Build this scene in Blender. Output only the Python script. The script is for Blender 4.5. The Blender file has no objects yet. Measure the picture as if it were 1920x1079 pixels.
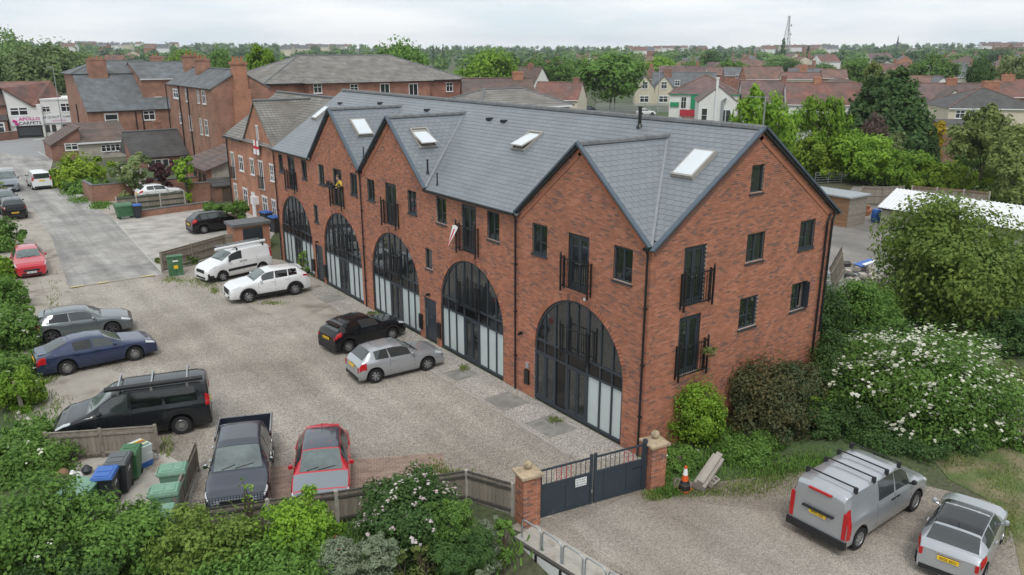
import bpy, bmesh, math, random
import numpy as np
from mathutils import Vector, Matrix
random.seed(7); rng = np.random.default_rng(11)
scn = bpy.context.scene
col = scn.collection
PI = math.pi
# ------------------------------------------------------------------ camera
CX, CY, CZ, YAW, PIT, FPX = -18.2315, -17.02825, 13.575, 0.637854, 0.292676, 1474.64
cam = bpy.data.cameras.new('camera'); camo = bpy.data.objects.new('camera', cam); col.objects.link(camo)
camo.location = (CX, CY, CZ); camo.rotation_euler = (PI/2-PIT, 0, -YAW)
cam.sensor_fit = 'HORIZONTAL'; cam.sensor_width = 36; cam.lens = FPX/1920*36
cam.clip_start = 0.1; cam.clip_end = 12000
scn.camera = camo
# ------------------------------------------------------------------ sky (bright overcast) and sun
wd = bpy.data.worlds.new('World'); scn.world = wd; wd.use_nodes = True
nt = wd.node_tree; nt.nodes.clear()
def wn(t): return nt.nodes.new(t)
SUN_EL, SUN_AZ = math.radians(56), math.radians(215)     # azimuth clockwise from +y
sky = wn('ShaderNodeTexSky'); sky.sky_type = 'NISHITA'; sky.sun_disc = False
sky.sun_elevation = SUN_EL; sky.sun_rotation = SUN_AZ; sky.air_density = 1.2; sky.dust_density = 3
bg1 = wn('ShaderNodeBackground'); bg1.inputs[1].default_value = 0.1
nt.links.new(sky.outputs[0], bg1.inputs[0])
tc = wn('ShaderNodeTexCoord'); mp = wn('ShaderNodeMapping'); mp.inputs['Scale'].default_value = (1.6, 1.6, 9)
nt.links.new(tc.outputs['Generated'], mp.inputs[0])
nz = wn('ShaderNodeTexNoise'); nz.inputs['Scale'].default_value = 1.7; nz.inputs['Detail'].default_value = 8; nz.inputs['Roughness'].default_value = .55
nt.links.new(mp.outputs[0], nz.inputs['Vector'])
cr = wn('ShaderNodeValToRGB'); cr.color_ramp.elements[0].position = .40; cr.color_ramp.elements[1].position = .60
cr.color_ramp.elements[0].color = (.74, .83, .885, 1); cr.color_ramp.elements[1].color = (.985, .995, 1., 1)
nt.links.new(nz.outputs[0], cr.inputs[0])
bg2 = wn('ShaderNodeBackground'); bg2.inputs[1].default_value = 1.08
nt.links.new(cr.outputs[0], bg2.inputs[0])
mx = wn('ShaderNodeMixShader'); mx.inputs[0].default_value = .95
nt.links.new(bg1.outputs[0], mx.inputs[1]); nt.links.new(bg2.outputs[0], mx.inputs[2])
wo = wn('ShaderNodeOutputWorld'); nt.links.new(mx.outputs[0], wo.inputs[0])
sl = bpy.data.lights.new('sun', 'SUN'); sl.energy = 1.5; sl.angle = math.radians(14); sl.color = (1, .97, .92)
so = bpy.data.objects.new('sun', sl); col.objects.link(so)
sd = Vector((math.sin(SUN_AZ)*math.cos(SUN_EL), math.cos(SUN_AZ)*math.cos(SUN_EL), math.sin(SUN_EL)))
so.rotation_euler = sd.to_track_quat('Z', 'Y').to_euler(); so.location = (0, 0, 60)
vs = scn.view_settings; vs.view_transform = 'Standard'; vs.look = 'None'; vs.exposure = 0.08; vs.gamma = 1; vs.use_curve_mapping = False

# ------------------------------------------------------------------ photo pixel -> place
_f = np.array([math.sin(YAW)*math.cos(PIT), math.cos(YAW)*math.cos(PIT), -math.sin(PIT)])
_r = np.array([math.cos(YAW), -math.sin(YAW), 0.]); _u = np.cross(_r, _f); _c = np.array([CX, CY, CZ])
def ray(px, py): return _f+_r*(px-960)/FPX-_u*(py-539.5)/FPX
def PL(px, py, ax, v):
    d = ray(px, py); return _c+d*(v-_c[ax])/d[ax]
def G(px, py, z=0.): return PL(px, py, 2, z)
def DP(px, py, depth): return _c+ray(px, py)*depth
def zat(py, depth, px=960): return float(DP(px, py, depth)[2])

# ------------------------------------------------------------------ materials
MATS = {}
def mat(name, c, rough=.6, var=.12, scale=3., metal=0., bump=0., bscale=40., isl=0., coat=0., spec=.5, trans=0., fine=0., stain=None):
    """procedural material: base colour, soft mottling, per-piece variation, fine relief"""
    if name in MATS: return MATS[name]
    m = bpy.data.materials.new(name); m.use_nodes = True; t = m.node_tree; N = t.nodes; N.clear(); Lk = t.links.new
    out = N.new('ShaderNodeOutputMaterial'); b = N.new('ShaderNodeBsdfPrincipled')
    b.inputs['Roughness'].default_value = rough; b.inputs['Metallic'].default_value = metal
    b.inputs['Specular IOR Level'].default_value = spec
    if coat: b.inputs['Coat Weight'].default_value = coat; b.inputs['Coat Roughness'].default_value = .06
    tc = N.new('ShaderNodeTexCoord')
    nz = N.new('ShaderNodeTexNoise'); nz.inputs['Scale'].default_value = scale; nz.inputs['Detail'].default_value = 6
    nz.inputs['Roughness'].default_value = .62
    Lk(tc.outputs['Object'], nz.inputs['Vector'])
    mr = N.new('ShaderNodeMapRange'); mr.inputs[1].default_value = .3; mr.inputs[2].default_value = .7
    mr.inputs[3].default_value = 1-var; mr.inputs[4].default_value = 1+var
    Lk(nz.outputs[0], mr.inputs[0]); fac = mr.outputs[0]
    def mul(a, bb):
        q = N.new('ShaderNodeMath'); q.operation = 'MULTIPLY'; Lk(a, q.inputs[0]); Lk(bb, q.inputs[1]); return q.outputs[0]
    if isl:
        g = N.new('ShaderNodeNewGeometry'); oi = N.new('ShaderNodeObjectInfo')
        for o in (g.outputs['Random Per Island'], oi.outputs['Random']):
            r2 = N.new('ShaderNodeMapRange'); r2.inputs[3].default_value = 1-isl; r2.inputs[4].default_value = 1+isl
            Lk(o, r2.inputs[0]); fac = mul(fac, r2.outputs[0])
    if fine:
        n3 = N.new('ShaderNodeTexNoise'); n3.inputs['Scale'].default_value = bscale; n3.inputs['Detail'].default_value = 2
        Lk(tc.outputs['Object'], n3.inputs['Vector'])
        r3 = N.new('ShaderNodeMapRange'); r3.inputs[1].default_value = .3; r3.inputs[2].default_value = .7
        r3.inputs[3].default_value = 1-fine; r3.inputs[4].default_value = 1+fine
        Lk(n3.outputs[0], r3.inputs[0]); fac = mul(fac, r3.outputs[0])
    vm = N.new('ShaderNodeVectorMath'); vm.operation = 'SCALE'
    if stain:      # (colour, noise scale, low, high): blotches of another colour
        n4 = N.new('ShaderNodeTexNoise'); n4.inputs['Scale'].default_value = stain[1]; n4.inputs['Detail'].default_value = 7
        Lk(tc.outputs['Object'], n4.inputs['Vector'])
        r4 = N.new('ShaderNodeMapRange'); r4.inputs[1].default_value = stain[2]; r4.inputs[2].default_value = stain[3]; Lk(n4.outputs[0], r4.inputs[0])
        mc = N.new('ShaderNodeMix'); mc.data_type = 'RGBA'; mc.inputs[6].default_value = (*c, 1); mc.inputs[7].default_value = (*stain[0], 1)
        Lk(r4.outputs[0], mc.inputs[0]); Lk(mc.outputs[2], vm.inputs[0])
    else: vm.inputs[0].default_value = c
    Lk(fac, vm.inputs['Scale']); Lk(vm.outputs[0], b.inputs['Base Color'])
    if bump:
        n2 = N.new('ShaderNodeTexNoise'); n2.inputs['Scale'].default_value = bscale; n2.inputs['Detail'].default_value = 3
        Lk(tc.outputs['Object'], n2.inputs['Vector'])
        bp = N.new('ShaderNodeBump'); bp.inputs['Strength'].default_value = bump; bp.inputs['Distance'].default_value = .02
        Lk(n2.outputs[0], bp.inputs['Height']); Lk(bp.outputs[0], b.inputs['Normal'])
    sh = b.outputs[0]
    if trans:
        tr = N.new('ShaderNodeBsdfTranslucent'); Lk(vm.outputs[0], tr.inputs[0])
        ms = N.new('ShaderNodeMixShader'); ms.inputs[0].default_value = trans
        Lk(sh, ms.inputs[1]); Lk(tr.outputs[0], ms.inputs[2]); sh = ms.outputs[0]
    Lk(sh, out.inputs[0]); MATS[name] = m; return m

def brick_mat(name, c1, c2, mortar, sc=1., patch=None):
    """far brickwork: courses drawn by the Brick Texture"""
    m = bpy.data.materials.new(name); m.use_nodes = True; t = m.node_tree; N = t.nodes; Lk = t.links.new
    b = N['Principled BSDF']; b.inputs['Roughness'].default_value = .85
    tc = N.new('ShaderNodeTexCoord'); sp = N.new('ShaderNodeSeparateXYZ'); Lk(tc.outputs['Object'], sp.inputs[0])
    ad = N.new('ShaderNodeMath'); Lk(sp.outputs[0], ad.inputs[0]); Lk(sp.outputs[1], ad.inputs[1])
    cb = N.new('ShaderNodeCombineXYZ'); Lk(ad.outputs[0], cb.inputs[0]); Lk(sp.outputs[2], cb.inputs[1])
    bt = N.new('ShaderNodeTexBrick'); bt.inputs['Scale'].default_value = 1; bt.inputs['Brick Width'].default_value = .225*sc
    bt.inputs['Row Height'].default_value = .075*sc; bt.inputs['Mortar Size'].default_value = .006*sc
    bt.inputs['Color1'].default_value = (*c1, 1); bt.inputs['Color2'].default_value = (*c2, 1); bt.inputs['Mortar'].default_value = (*mortar, 1)
    Lk(cb.outputs[0], bt.inputs['Vector'])
    nz = N.new('ShaderNodeTexNoise'); nz.inputs['Scale'].default_value = .9; nz.inputs['Detail'].default_value = 8; Lk(tc.outputs['Object'], nz.inputs['Vector'])
    mr = N.new('ShaderNodeMapRange'); mr.inputs[1].default_value = .3; mr.inputs[2].default_value = .7; mr.inputs[3].default_value = .72; mr.inputs[4].default_value = 1.25
    Lk(nz.outputs[0], mr.inputs[0])
    vm = N.new('ShaderNodeVectorMath'); vm.operation = 'SCALE'; Lk(bt.outputs[0], vm.inputs[0]); Lk(mr.outputs[0], vm.inputs['Scale'])
    Lk(vm.outputs[0], b.inputs['Base Color']); MATS[name] = m; return m

def glass_mat(name, tint=(.045, .05, .052), alpha=.55, rough=.03):
    """window pane: partly see-through, mirror-like at grazing angles"""
    m = bpy.data.materials.new(name); m.use_nodes = True; t = m.node_tree; N = t.nodes; N.clear(); Lk = t.links.new
    out = N.new('ShaderNodeOutputMaterial')
    d = N.new('ShaderNodeBsdfDiffuse'); d.inputs[0].default_value = (*tint, 1)
    tr = N.new('ShaderNodeBsdfTransparent'); tr.inputs[0].default_value = (.82, .86, .86, 1)
    m1 = N.new('ShaderNodeMixShader'); m1.inputs[0].default_value = alpha; Lk(d.outputs[0], m1.inputs[1]); Lk(tr.outputs[0], m1.inputs[2])
    gl = N.new('ShaderNodeBsdfGlossy'); gl.inputs['Roughness'].default_value = rough; gl.inputs[0].default_value = (.9, .93, .95, 1)
    fr = N.new('ShaderNodeFresnel'); fr.inputs[0].default_value = 2.0
    m2 = N.new('ShaderNodeMixShader'); Lk(fr.outputs[0], m2.inputs[0]); Lk(m1.outputs[0], m2.inputs[1]); Lk(gl.outputs[0], m2.inputs[2])
    Lk(m2.outputs[0], out.inputs[0]); MATS[name] = m; return m

# ------------------------------------------------------------------ mesh helpers
def props(o, label=None, cat=None, group=None, kind=None):
    if label: o['label'] = label
    if cat: o['category'] = cat
    if group: o['group'] = group
    if kind: o['kind'] = kind
    return o
def empty(name, label, cat, loc=(0, 0, 0), rz=0., group=None):
    o = bpy.data.objects.new(name, None); col.objects.link(o); o.location = loc; o.rotation_euler = (0, 0, rz)
    o.empty_display_size = .2
    return props(o, label, cat, group)
def link(name, me, m, parent=None, smooth=None):
    o = bpy.data.objects.new(name, me); col.objects.link(o)
    if m is not None and not me.materials:
        for q in (m if isinstance(m, (list, tuple)) else [m]): me.materials.append(MATS[q] if isinstance(q, str) else q)
    if smooth is not None:
        me.polygons.foreach_set('use_smooth', [True]*len(me.polygons))
        if smooth < 3: me.set_sharp_from_angle(angle=smooth)
    if parent is not None: o.parent = parent
    return o
def inst(src, parent, loc, rot=None, scale=None, name=None):
    o = src.copy(); col.objects.link(o); o.parent = parent; o.location = loc
    if rot is not None: o.rotation_euler = rot
    if scale is not None: o.scale = scale
    for k in ('label', 'category', 'group'):
        if k in o: del o[k]
    return o
def np_mesh(name, V, F):
    V = np.asarray(V, np.float32); F = np.asarray(F, np.int32); n = F.shape[1]
    me = bpy.data.meshes.new(name); me.vertices.add(len(V)); me.vertices.foreach_set('co', V.ravel())
    me.loops.add(F.size); me.loops.foreach_set('vertex_index', F.ravel())
    me.polygons.add(len(F)); me.polygons.foreach_set('loop_start', np.arange(0, F.size, n, dtype=np.int32))
    me.update(calc_edges=True); me.shade_flat(); return me
_BF = np.array([[0, 3, 2, 1], [4, 5, 6, 7], [0, 1, 5, 4], [1, 2, 6, 5], [2, 3, 7, 6], [3, 0, 4, 7]])
def boxes_np(lo, hi):
    """many axis-aligned boxes -> V, F"""
    lo = np.asarray(lo, float); hi = np.asarray(hi, float); n = len(lo)
    V = np.empty((n, 8, 3)); s = [(0, 0, 0), (1, 0, 0), (1, 1, 0), (0, 1, 0), (0, 0, 1), (1, 0, 1), (1, 1, 1), (0, 1, 1)]
    for i, a in enumerate(s):
        for k in range(3): V[:, i, k] = hi[:, k] if a[k] else lo[:, k]
    F = (_BF[None]+8*np.arange(n)[:, None, None]).reshape(-1, 4)
    return V.reshape(-1, 3), F
class MB:
    def __init__(s): s.v = []; s.f = []
    def add(s, V, F):
        n = len(s.v); s.v += [tuple(p) for p in V]; s.f += [tuple(i+n for i in f) for f in F]; return s
    def box(s, x0, x1, y0, y1, z0, z1):
        x0, x1 = min(x0, x1), max(x0, x1); y0, y1 = min(y0, y1), max(y0, y1); z0, z1 = min(z0, z1), max(z0, z1)
        return s.add([(x0, y0, z0), (x1, y0, z0), (x1, y1, z0), (x0, y1, z0), (x0, y0, z1), (x1, y0, z1), (x1, y1, z1), (x0, y1, z1)], _BF.tolist())
    def bar(s, p, q, w, h=None, up=(0, 0, 1)):
        """rectangular bar from p to q, width w, height h"""
        h = h or w; p = Vector(p); q = Vector(q); d = (q-p).normalized(); u = Vector(up)
        if abs(d.dot(u)) > .98: u = Vector((1, 0, 0))
        r = d.cross(u).normalized(); u = r.cross(d); V = []
        for c in (p, q):
            for a, b in ((-1, -1), (1, -1), (1, 1), (-1, 1)): V.append(c+r*a*w/2+u*b*h/2)
        return s.add(V, [(0, 1, 2, 3), (7, 6, 5, 4), (0, 4, 5, 1), (1, 5, 6, 2), (2, 6, 7, 3), (3, 7, 4, 0)])
    def tube(s, pts, rad, n=8, cap=True):
        pts = [Vector(p) for p in pts]; R_ = rad if isinstance(rad, (list, tuple)) else [rad]*len(pts); rings = []
        base = len(s.v); pr = None
        for i, p in enumerate(pts):
            d = (pts[min(i+1, len(pts)-1)]-pts[max(i-1, 0)]).normalized()
            if pr is None: pr = d.orthogonal().normalized()
            r = (pr-d*pr.dot(d)); r = r.normalized() if r.length > 1e-5 else d.orthogonal().normalized(); pr = r; u = d.cross(r)
            s.v += [tuple(p+(r*math.cos(2*PI*k/n)+u*math.sin(2*PI*k/n))*R_[i]) for k in range(n)]
        for i in range(len(pts)-1):
            for k in range(n):
                a = base+i*n+k; b = base+i*n+(k+1) % n; s.f.append((a, b, b+n, a+n))
        if cap:
            s.f.append(tuple(base+k for k in range(n))[::-1]); s.f.append(tuple(base+(len(pts)-1)*n+k for k in range(n)))
        return s
    def lathe(s, prof, n=16, c=(0, 0, 0), axis='z'):
        base = len(s.v)
        for r, z in prof:
            for k in range(n):
                a = 2*PI*k/n; q = (r*math.cos(a), r*math.sin(a), z)
                if axis == 'y': q = (q[0], q[2], q[1])
                if axis == 'x': q = (q[2], q[0], q[1])
                s.v.append((q[0]+c[0], q[1]+c[1], q[2]+c[2]))
        for i in range(len(prof)-1):
            for k in range(n):
                a = base+i*n+k; b = base+i*n+(k+1) % n; s.f.append((a, b, b+n, a+n))
        s.f.append(tuple(base+k for k in range(n))[::-1]); s.f.append(tuple(base+(len(prof)-1)*n+k for k in range(n)))
        return s
    def prism(s, poly, z0, z1):
        """polygon (x,y) extruded from z0 to z1"""
        n = len(poly); V = [(x, y, z0) for x, y in poly]+[(x, y, z1) for x, y in poly]
        F = [tuple(range(n))[::-1], tuple(range(n, 2*n))]+[(i, (i+1) % n, (i+1) % n+n, i+n) for i in range(n)]
        return s.add(V, F)
    def slab(s, P, t):
        """polygon of 3D points thickened by t against its normal"""
        P = [Vector(p) for p in P]; nrm = Vector((0, 0, 0))
        for i in range(len(P)): nrm += P[i].cross(P[(i+1) % len(P)])
        nrm.normalize(); n = len(P); V = [tuple(p) for p in P]+[tuple(p-nrm*t) for p in P]
        F = [tuple(range(n)), tuple(range(n, 2*n))[::-1]]+[(i, i+n, (i+1) % n+n, (i+1) % n) for i in range(n)]
        return s.add(V, F)
    def xform(s, M4, i0=0):
        for i in range(i0, len(s.v)): s.v[i] = tuple(M4 @ Vector(s.v[i]))
        return s
    def shift(s, d, i0=0):
        for i in range(i0, len(s.v)): v = s.v[i]; s.v[i] = (v[0]+d[0], v[1]+d[1], v[2]+d[2])
        return s
    def mesh(s, name):
        me = bpy.data.meshes.new(name); me.from_pydata(s.v, [], s.f); me.update(); return me
    def build(s, name, m, parent=None, smooth=None, label=None, cat=None, group=None, kind=None):
        o = link(name, s.mesh(name), m, parent, smooth); return props(o, label, cat, group, kind)
def text_mesh(txt, size, name='lettering', ext=.003, align='CENTER', bold=0.):
    cu = bpy.data.curves.new(name, 'FONT'); cu.body = txt; cu.size = size; cu.align_x = align; cu.align_y = 'CENTER'; cu.extrude = ext; cu.resolution_u = 2; cu.offset = bold
    o = bpy.data.objects.new(name, cu); col.objects.link(o); dg = bpy.context.evaluated_depsgraph_get()
    me = bpy.data.meshes.new_from_object(o.evaluated_get(dg)); bpy.data.objects.remove(o); bpy.data.curves.remove(cu)
    me.name = name; me.materials.clear(); return me
def text(txt, size, m, parent, loc, rot, ext=.003, bold=0., name='lettering', sx=1.):
    o = link(name, text_mesh(txt, size, name, ext, bold=bold), m, parent); o.location = loc; o.rotation_euler = rot; o.scale = (sx, 1, 1); return o

# ------------------------------------------------------------------ the palette
def piece_brick(name, base, dark, pale):
    """brick pieces: each brick draws its own shade; darker bricks come in loose drifts"""
    m = mat(name, base, .86, .12, .5, bump=.25, bscale=60); t = m.node_tree; N = t.nodes; Lk = t.links.new
    b = [n for n in N if n.type == 'BSDF_PRINCIPLED'][0]; vm = b.inputs['Base Color'].links[0].from_node
    g = N.new('ShaderNodeNewGeometry'); oi = N.new('ShaderNodeObjectInfo'); ad = N.new('ShaderNodeMath'); fr = N.new('ShaderNodeMath'); fr.operation = 'FRACT'
    Lk(g.outputs['Random Per Island'], ad.inputs[0]); Lk(oi.outputs['Random'], ad.inputs[1]); Lk(ad.outputs[0], fr.inputs[0])
    nz = N.new('ShaderNodeTexNoise'); nz.inputs['Scale'].default_value = 1.1; nz.inputs['Detail'].default_value = 3; Lk(g.outputs['Position'], nz.inputs['Vector'])
    s2 = N.new('ShaderNodeMath'); s2.operation = 'MULTIPLY_ADD'; s2.inputs[1].default_value = .55; s2.inputs[2].default_value = -.33; Lk(nz.outputs[0], s2.inputs[0])
    a2 = N.new('ShaderNodeMath'); Lk(fr.outputs[0], a2.inputs[0]); Lk(s2.outputs[0], a2.inputs[1])
    r = N.new('ShaderNodeValToRGB'); e = r.color_ramp.elements; e[0].position = 0; e[0].color = (*pale, 1); e[1].position = 1; e[1].color = (*dark, 1)
    for q, c_ in ((.25, base), (.70, tuple(x*.84 for x in base)), (.78, tuple((x+y)/2 for x, y in zip(base, dark))), (.9, dark)): k = e.new(q); k.color = (*c_, 1)
    Lk(a2.outputs[0], r.inputs[0]); Lk(r.outputs[0], vm.inputs[0])
piece_brick('brick_new', (.395, .152, .088), (.195, .103, .082), (.45, .188, .116))
mat('slate_under', (.06, .066, .072), .8, .1, 2)
mat('mortar', (.42, .36, .31), .95, .2, 2.)
mat('slate', (.188, .208, .228), .40, .10, .5, isl=.06, bump=.1, bscale=25, spec=.5)
mat('slate_cap', (.13, .135, .14), .7, .15, 4, isl=.1)
mat('verge', (.075, .10, .13), .45, .08, 3)
mat('valley_lead', (.22, .235, .25), .5, .15, 3)
mat('lead', (.30, .32, .34), .5, .15, 3)
mat('anthracite', (.036, .045, .056), .38, .06, 2)
mat('black_metal', (.012, .013, .015), .4, .1, 2)
mat('black_panel', (.008, .008, .009), .16, .1, 2)
mat('frosted', (.50, .56, .56), .28, .05, 1.2)
mat('room', (.55, .54, .51), .9, .1, .6)
mat('room_floor', (.16, .13, .11), .8, .2, 1)
mat('curtain', (.62, .62, .60), .9, .08, 3)
mat('white_upvc', (.74, .75, .76), .35, .04, 2)
mat('sill_stone', (.20, .21, .22), .7, .1, 4)
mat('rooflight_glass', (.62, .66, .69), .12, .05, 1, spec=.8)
mat('rooflight_frame', (.33, .31, .28), .5, .1, 4)
glass_mat('glass'); glass_mat('glass_far', (.03, .035, .04), .12)
mat('steel', (.45, .46, .47), .35, .1, 5, metal=.9)
mat('sandstone', (.42, .33, .22), .9, .2, 5, bump=.3, stain=((.26, .21, .15), 4, .5, .65))
mat('skin', (.55, .32, .23), .6, .05, 5); mat('yellow_cloth', (.72, .52, .05), .85, .1, 8); mat('dark_cloth', (.03, .035, .05), .9, .1, 8)
mat('white_cloth', (.75, .75, .76), .9, .08, 6); mat('red_cloth', (.55, .03, .04), .85, .1, 6); mat('hair', (.16, .12, .09), .8, .1, 20)
# ------------------------------------------------------------------ foliage helpers
def leaf_mat(name, c, c2, var=.3, trans=.35, rough=.6):
    """leaves: two greens mixed leaf by leaf and in broad clumps"""
    m = bpy.data.materials.new(name); m.use_nodes = True; t = m.node_tree; N = t.nodes; N.clear(); Lk = t.links.new
    out = N.new('ShaderNodeOutputMaterial'); b = N.new('ShaderNodeBsdfPrincipled'); b.inputs['Roughness'].default_value = rough; b.inputs['Specular IOR Level'].default_value = .25
    g = N.new('ShaderNodeNewGeometry'); oi = N.new('ShaderNodeObjectInfo'); nz = N.new('ShaderNodeTexNoise'); nz.inputs['Scale'].default_value = .9; nz.inputs['Detail'].default_value = 4
    Lk(g.outputs['Position'], nz.inputs['Vector'])
    a = N.new('ShaderNodeMath'); a.operation = 'MULTIPLY_ADD'; a.inputs[1].default_value = .55; Lk(g.outputs['Random Per Island'], a.inputs[0])
    q = N.new('ShaderNodeMapRange'); q.inputs[1].default_value = .3; q.inputs[2].default_value = .7; q.inputs[3].default_value = -.05; q.inputs[4].default_value = .5; Lk(nz.outputs[0], q.inputs[0]); Lk(q.outputs[0], a.inputs[2])
    mc = N.new('ShaderNodeMix'); mc.data_type = 'RGBA'; mc.inputs[6].default_value = (*c, 1); mc.inputs[7].default_value = (*c2, 1); Lk(a.outputs[0], mc.inputs[0])
    r = N.new('ShaderNodeMapRange'); r.inputs[3].default_value = 1-var*.5; r.inputs[4].default_value = 1+var*.5; Lk(oi.outputs['Random'], r.inputs[0])
    vm = N.new('ShaderNodeVectorMath'); vm.operation = 'SCALE'; Lk(mc.outputs[2], vm.inputs[0]); Lk(r.outputs[0], vm.inputs['Scale']); Lk(vm.outputs[0], b.inputs['Base Color'])
    tr = N.new('ShaderNodeBsdfTranslucent'); Lk(vm.outputs[0], tr.inputs[0]); ms = N.new('ShaderNodeMixShader'); ms.inputs[0].default_value = trans
    Lk(b.outputs[0], ms.inputs[1]); Lk(tr.outputs[0], ms.inputs[2]); Lk(ms.outputs[0], out.inputs[0]); MATS[name] = m; return m
leaf_mat('leaf_mid', (0.070, 0.149, 0.028), (0.201, 0.350, 0.070)); leaf_mat('leaf_dark', (0.038, 0.088, 0.025), (0.105, 0.193, 0.049)); leaf_mat('leaf_bright', (0.108, 0.224, 0.022), (0.277, 0.439, 0.046))
leaf_mat('leaf_lime', (.14, .23, .020), (.34, .47, .050)); leaf_mat('leaf_grey', (.16, .21, .12), (.36, .42, .29)); leaf_mat('leaf_purple', (0.053, 0.021, 0.030), (0.128, 0.053, 0.060))
leaf_mat('leaf_photinia', (.050, .105, .050), (.17, .125, .050)); leaf_mat('leaf_conifer', (0.036, 0.086, 0.029), (0.108, 0.189, 0.054)); leaf_mat('leaf_yellow', (0.275, 0.209, 0.013), (0.550, 0.418, 0.022))
leaf_mat('leaf_olive', (0.105, 0.149, 0.038), (0.280, 0.333, 0.105)); leaf_mat('leaf_far', (0.100, 0.190, 0.060), (0.240, 0.370, 0.120)); leaf_mat('leaf_far_dark', (0.056, 0.120, 0.060), (0.140, 0.230, 0.100)); leaf_mat('leaf_pale', (0.154, 0.224, 0.084), (0.336, 0.406, 0.168))
leaf_mat('leaf_willow', (0.120, 0.192, 0.072), (0.272, 0.368, 0.136)); leaf_mat('petal', (0.651, 0.651, 0.525), (0.819, 0.819, 0.714)); leaf_mat('petal_pink', (0.630, 0.473, 0.483), (0.819, 0.777, 0.756)); leaf_mat('petal_red', (0.350, 0.020, 0.050), (0.550, 0.050, 0.100)); leaf_mat('dead_twig', (0.120, 0.078, 0.066), (0.204, 0.144, 0.120))
leaf_mat('leaf_walnut', (.105, .175, .030), (.26, .36, .075))
mat('bark', (.095, .075, .055), .95, .25, 6, bump=.5, bscale=25)
def leaf_cloud(n, lobes, size, seed=0, clumps=60, spread=.30, droop=.0, shell=.55, aspect=1.7, up=.45):
    """n leaf quads gathered in clumps over the shells of ellipsoid lobes -> V, F"""
    g = np.random.default_rng(seed); L = np.array(lobes, float)
    w = (L[:, 3]*L[:, 4]+L[:, 4]*L[:, 5]+L[:, 3]*L[:, 5]); w /= w.sum()
    ci = g.choice(len(L), clumps, p=w); d = g.normal(size=(clumps, 3)); d[:, 2] += .25; d /= np.linalg.norm(d, axis=1)[:, None]
    cr_ = 1-(1-shell)*g.random(clumps)**1.6
    C = L[ci, :3]+d*L[ci, 3:6]*cr_[:, None]; cs = spread*L[ci, 3:6].mean(1)*g.uniform(.6, 1.3, clumps)
    k = g.integers(0, clumps, n); o = g.normal(size=(n, 3))*np.array([1, 1, .75]); ol = np.linalg.norm(o, axis=1)[:, None]+1e-6
    o = o/ol*np.minimum(ol, 1.6)
    P = C[k]+o*cs[k][:, None]*.62
    nr = d[k]*.7+o/1.6*.8+g.normal(size=(n, 3))*.55+np.array([0, 0, up]); nr /= np.linalg.norm(nr, axis=1)[:, None]
    t = np.cross(nr, g.normal(size=(n, 3))); t /= np.linalg.norm(t, axis=1)[:, None]
    if droop: t = t+np.array([0, 0, -droop]); t /= np.linalg.norm(t, axis=1)[:, None]
    b = np.cross(nr, t); s = size*g.uniform(.6, 1.35, n)[:, None]
    V = np.stack([P-t*s*aspect*.5, P+b*s*.5, P+t*s*aspect*.5, P-b*s*.5], 1).reshape(-1, 3)
    return V, np.arange(4*n).reshape(-1, 4)
def trunk_mb(h, r, lobes, seed=0, limbs=6, base=(0, 0, 0)):
    g = random.Random(seed); m = MB(); bx, by, bz = base
    m.tube([(bx, by, bz-.1), (bx+g.uniform(-.1, .1)*r*3, by, bz+h*.5), (bx+g.uniform(-.2, .2)*r*3, by+g.uniform(-.2, .2)*r*3, bz+h)], [r*1.25, r*.9, r*.6], 8)
    for i in range(limbs):
        l = lobes[i % len(lobes)]; s = h*g.uniform(.55, .98)
        e = (l[0]+g.uniform(-.5, .5)*l[3], l[1]+g.uniform(-.5, .5)*l[4], l[2]+g.uniform(-.1, .6)*l[5])
        mid = (bx+(e[0]-bx)*.45+g.uniform(-.1, .1), by+(e[1]-by)*.45+g.uniform(-.1, .1), bz+s+(e[2]-bz-s)*.6)
        m.tube([(bx, by, bz+s), mid, e], [r*.5, r*.32, r*.08], 6)
    return m
def plant(name, label, cat, loc, lobes, n, size, m, seed=1, clumps=80, spread=.3, trunk=None, group=None, flowers=None, shell=.55, droop=0., aspect=1.7, up=.45, stem='bark'):
    """shrub or tree: crown (> flowers) and stems"""
    e = empty(name, label, cat, tuple(loc), 0., group)
    V, F = leaf_cloud(n, lobes, size, seed, clumps, spread, droop, shell, aspect, up)
    cn = 'crown' if 'tree' in name or 'conifer' in name else 'foliage'
    c = link(cn, np_mesh(cn, V, F), m, e)
    if flowers:
        fm, fn, fs = flowers[:3]; fk = flowers[3] if len(flowers) > 3 else .09; V, F = leaf_cloud(fn, [(l[0], l[1], l[2], l[3]*1.12, l[4]*1.12, l[5]*1.12) for l in lobes], fs, seed+5, max(10, fn//4), fk, 0, .97, 1.1, 2.2); 
        props(link('blossom', np_mesh('blossom', V, F), fm, c), kind='stuff')
    h, r = trunk if trunk else (min(l[2] for l in lobes)*.9+.1, .06)
    trunk_mb(h, r, lobes, seed, min(7, len(lobes)+3)).build('trunk' if cn == 'crown' else 'stem', stem, e, smooth=1.)
    return e
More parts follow.
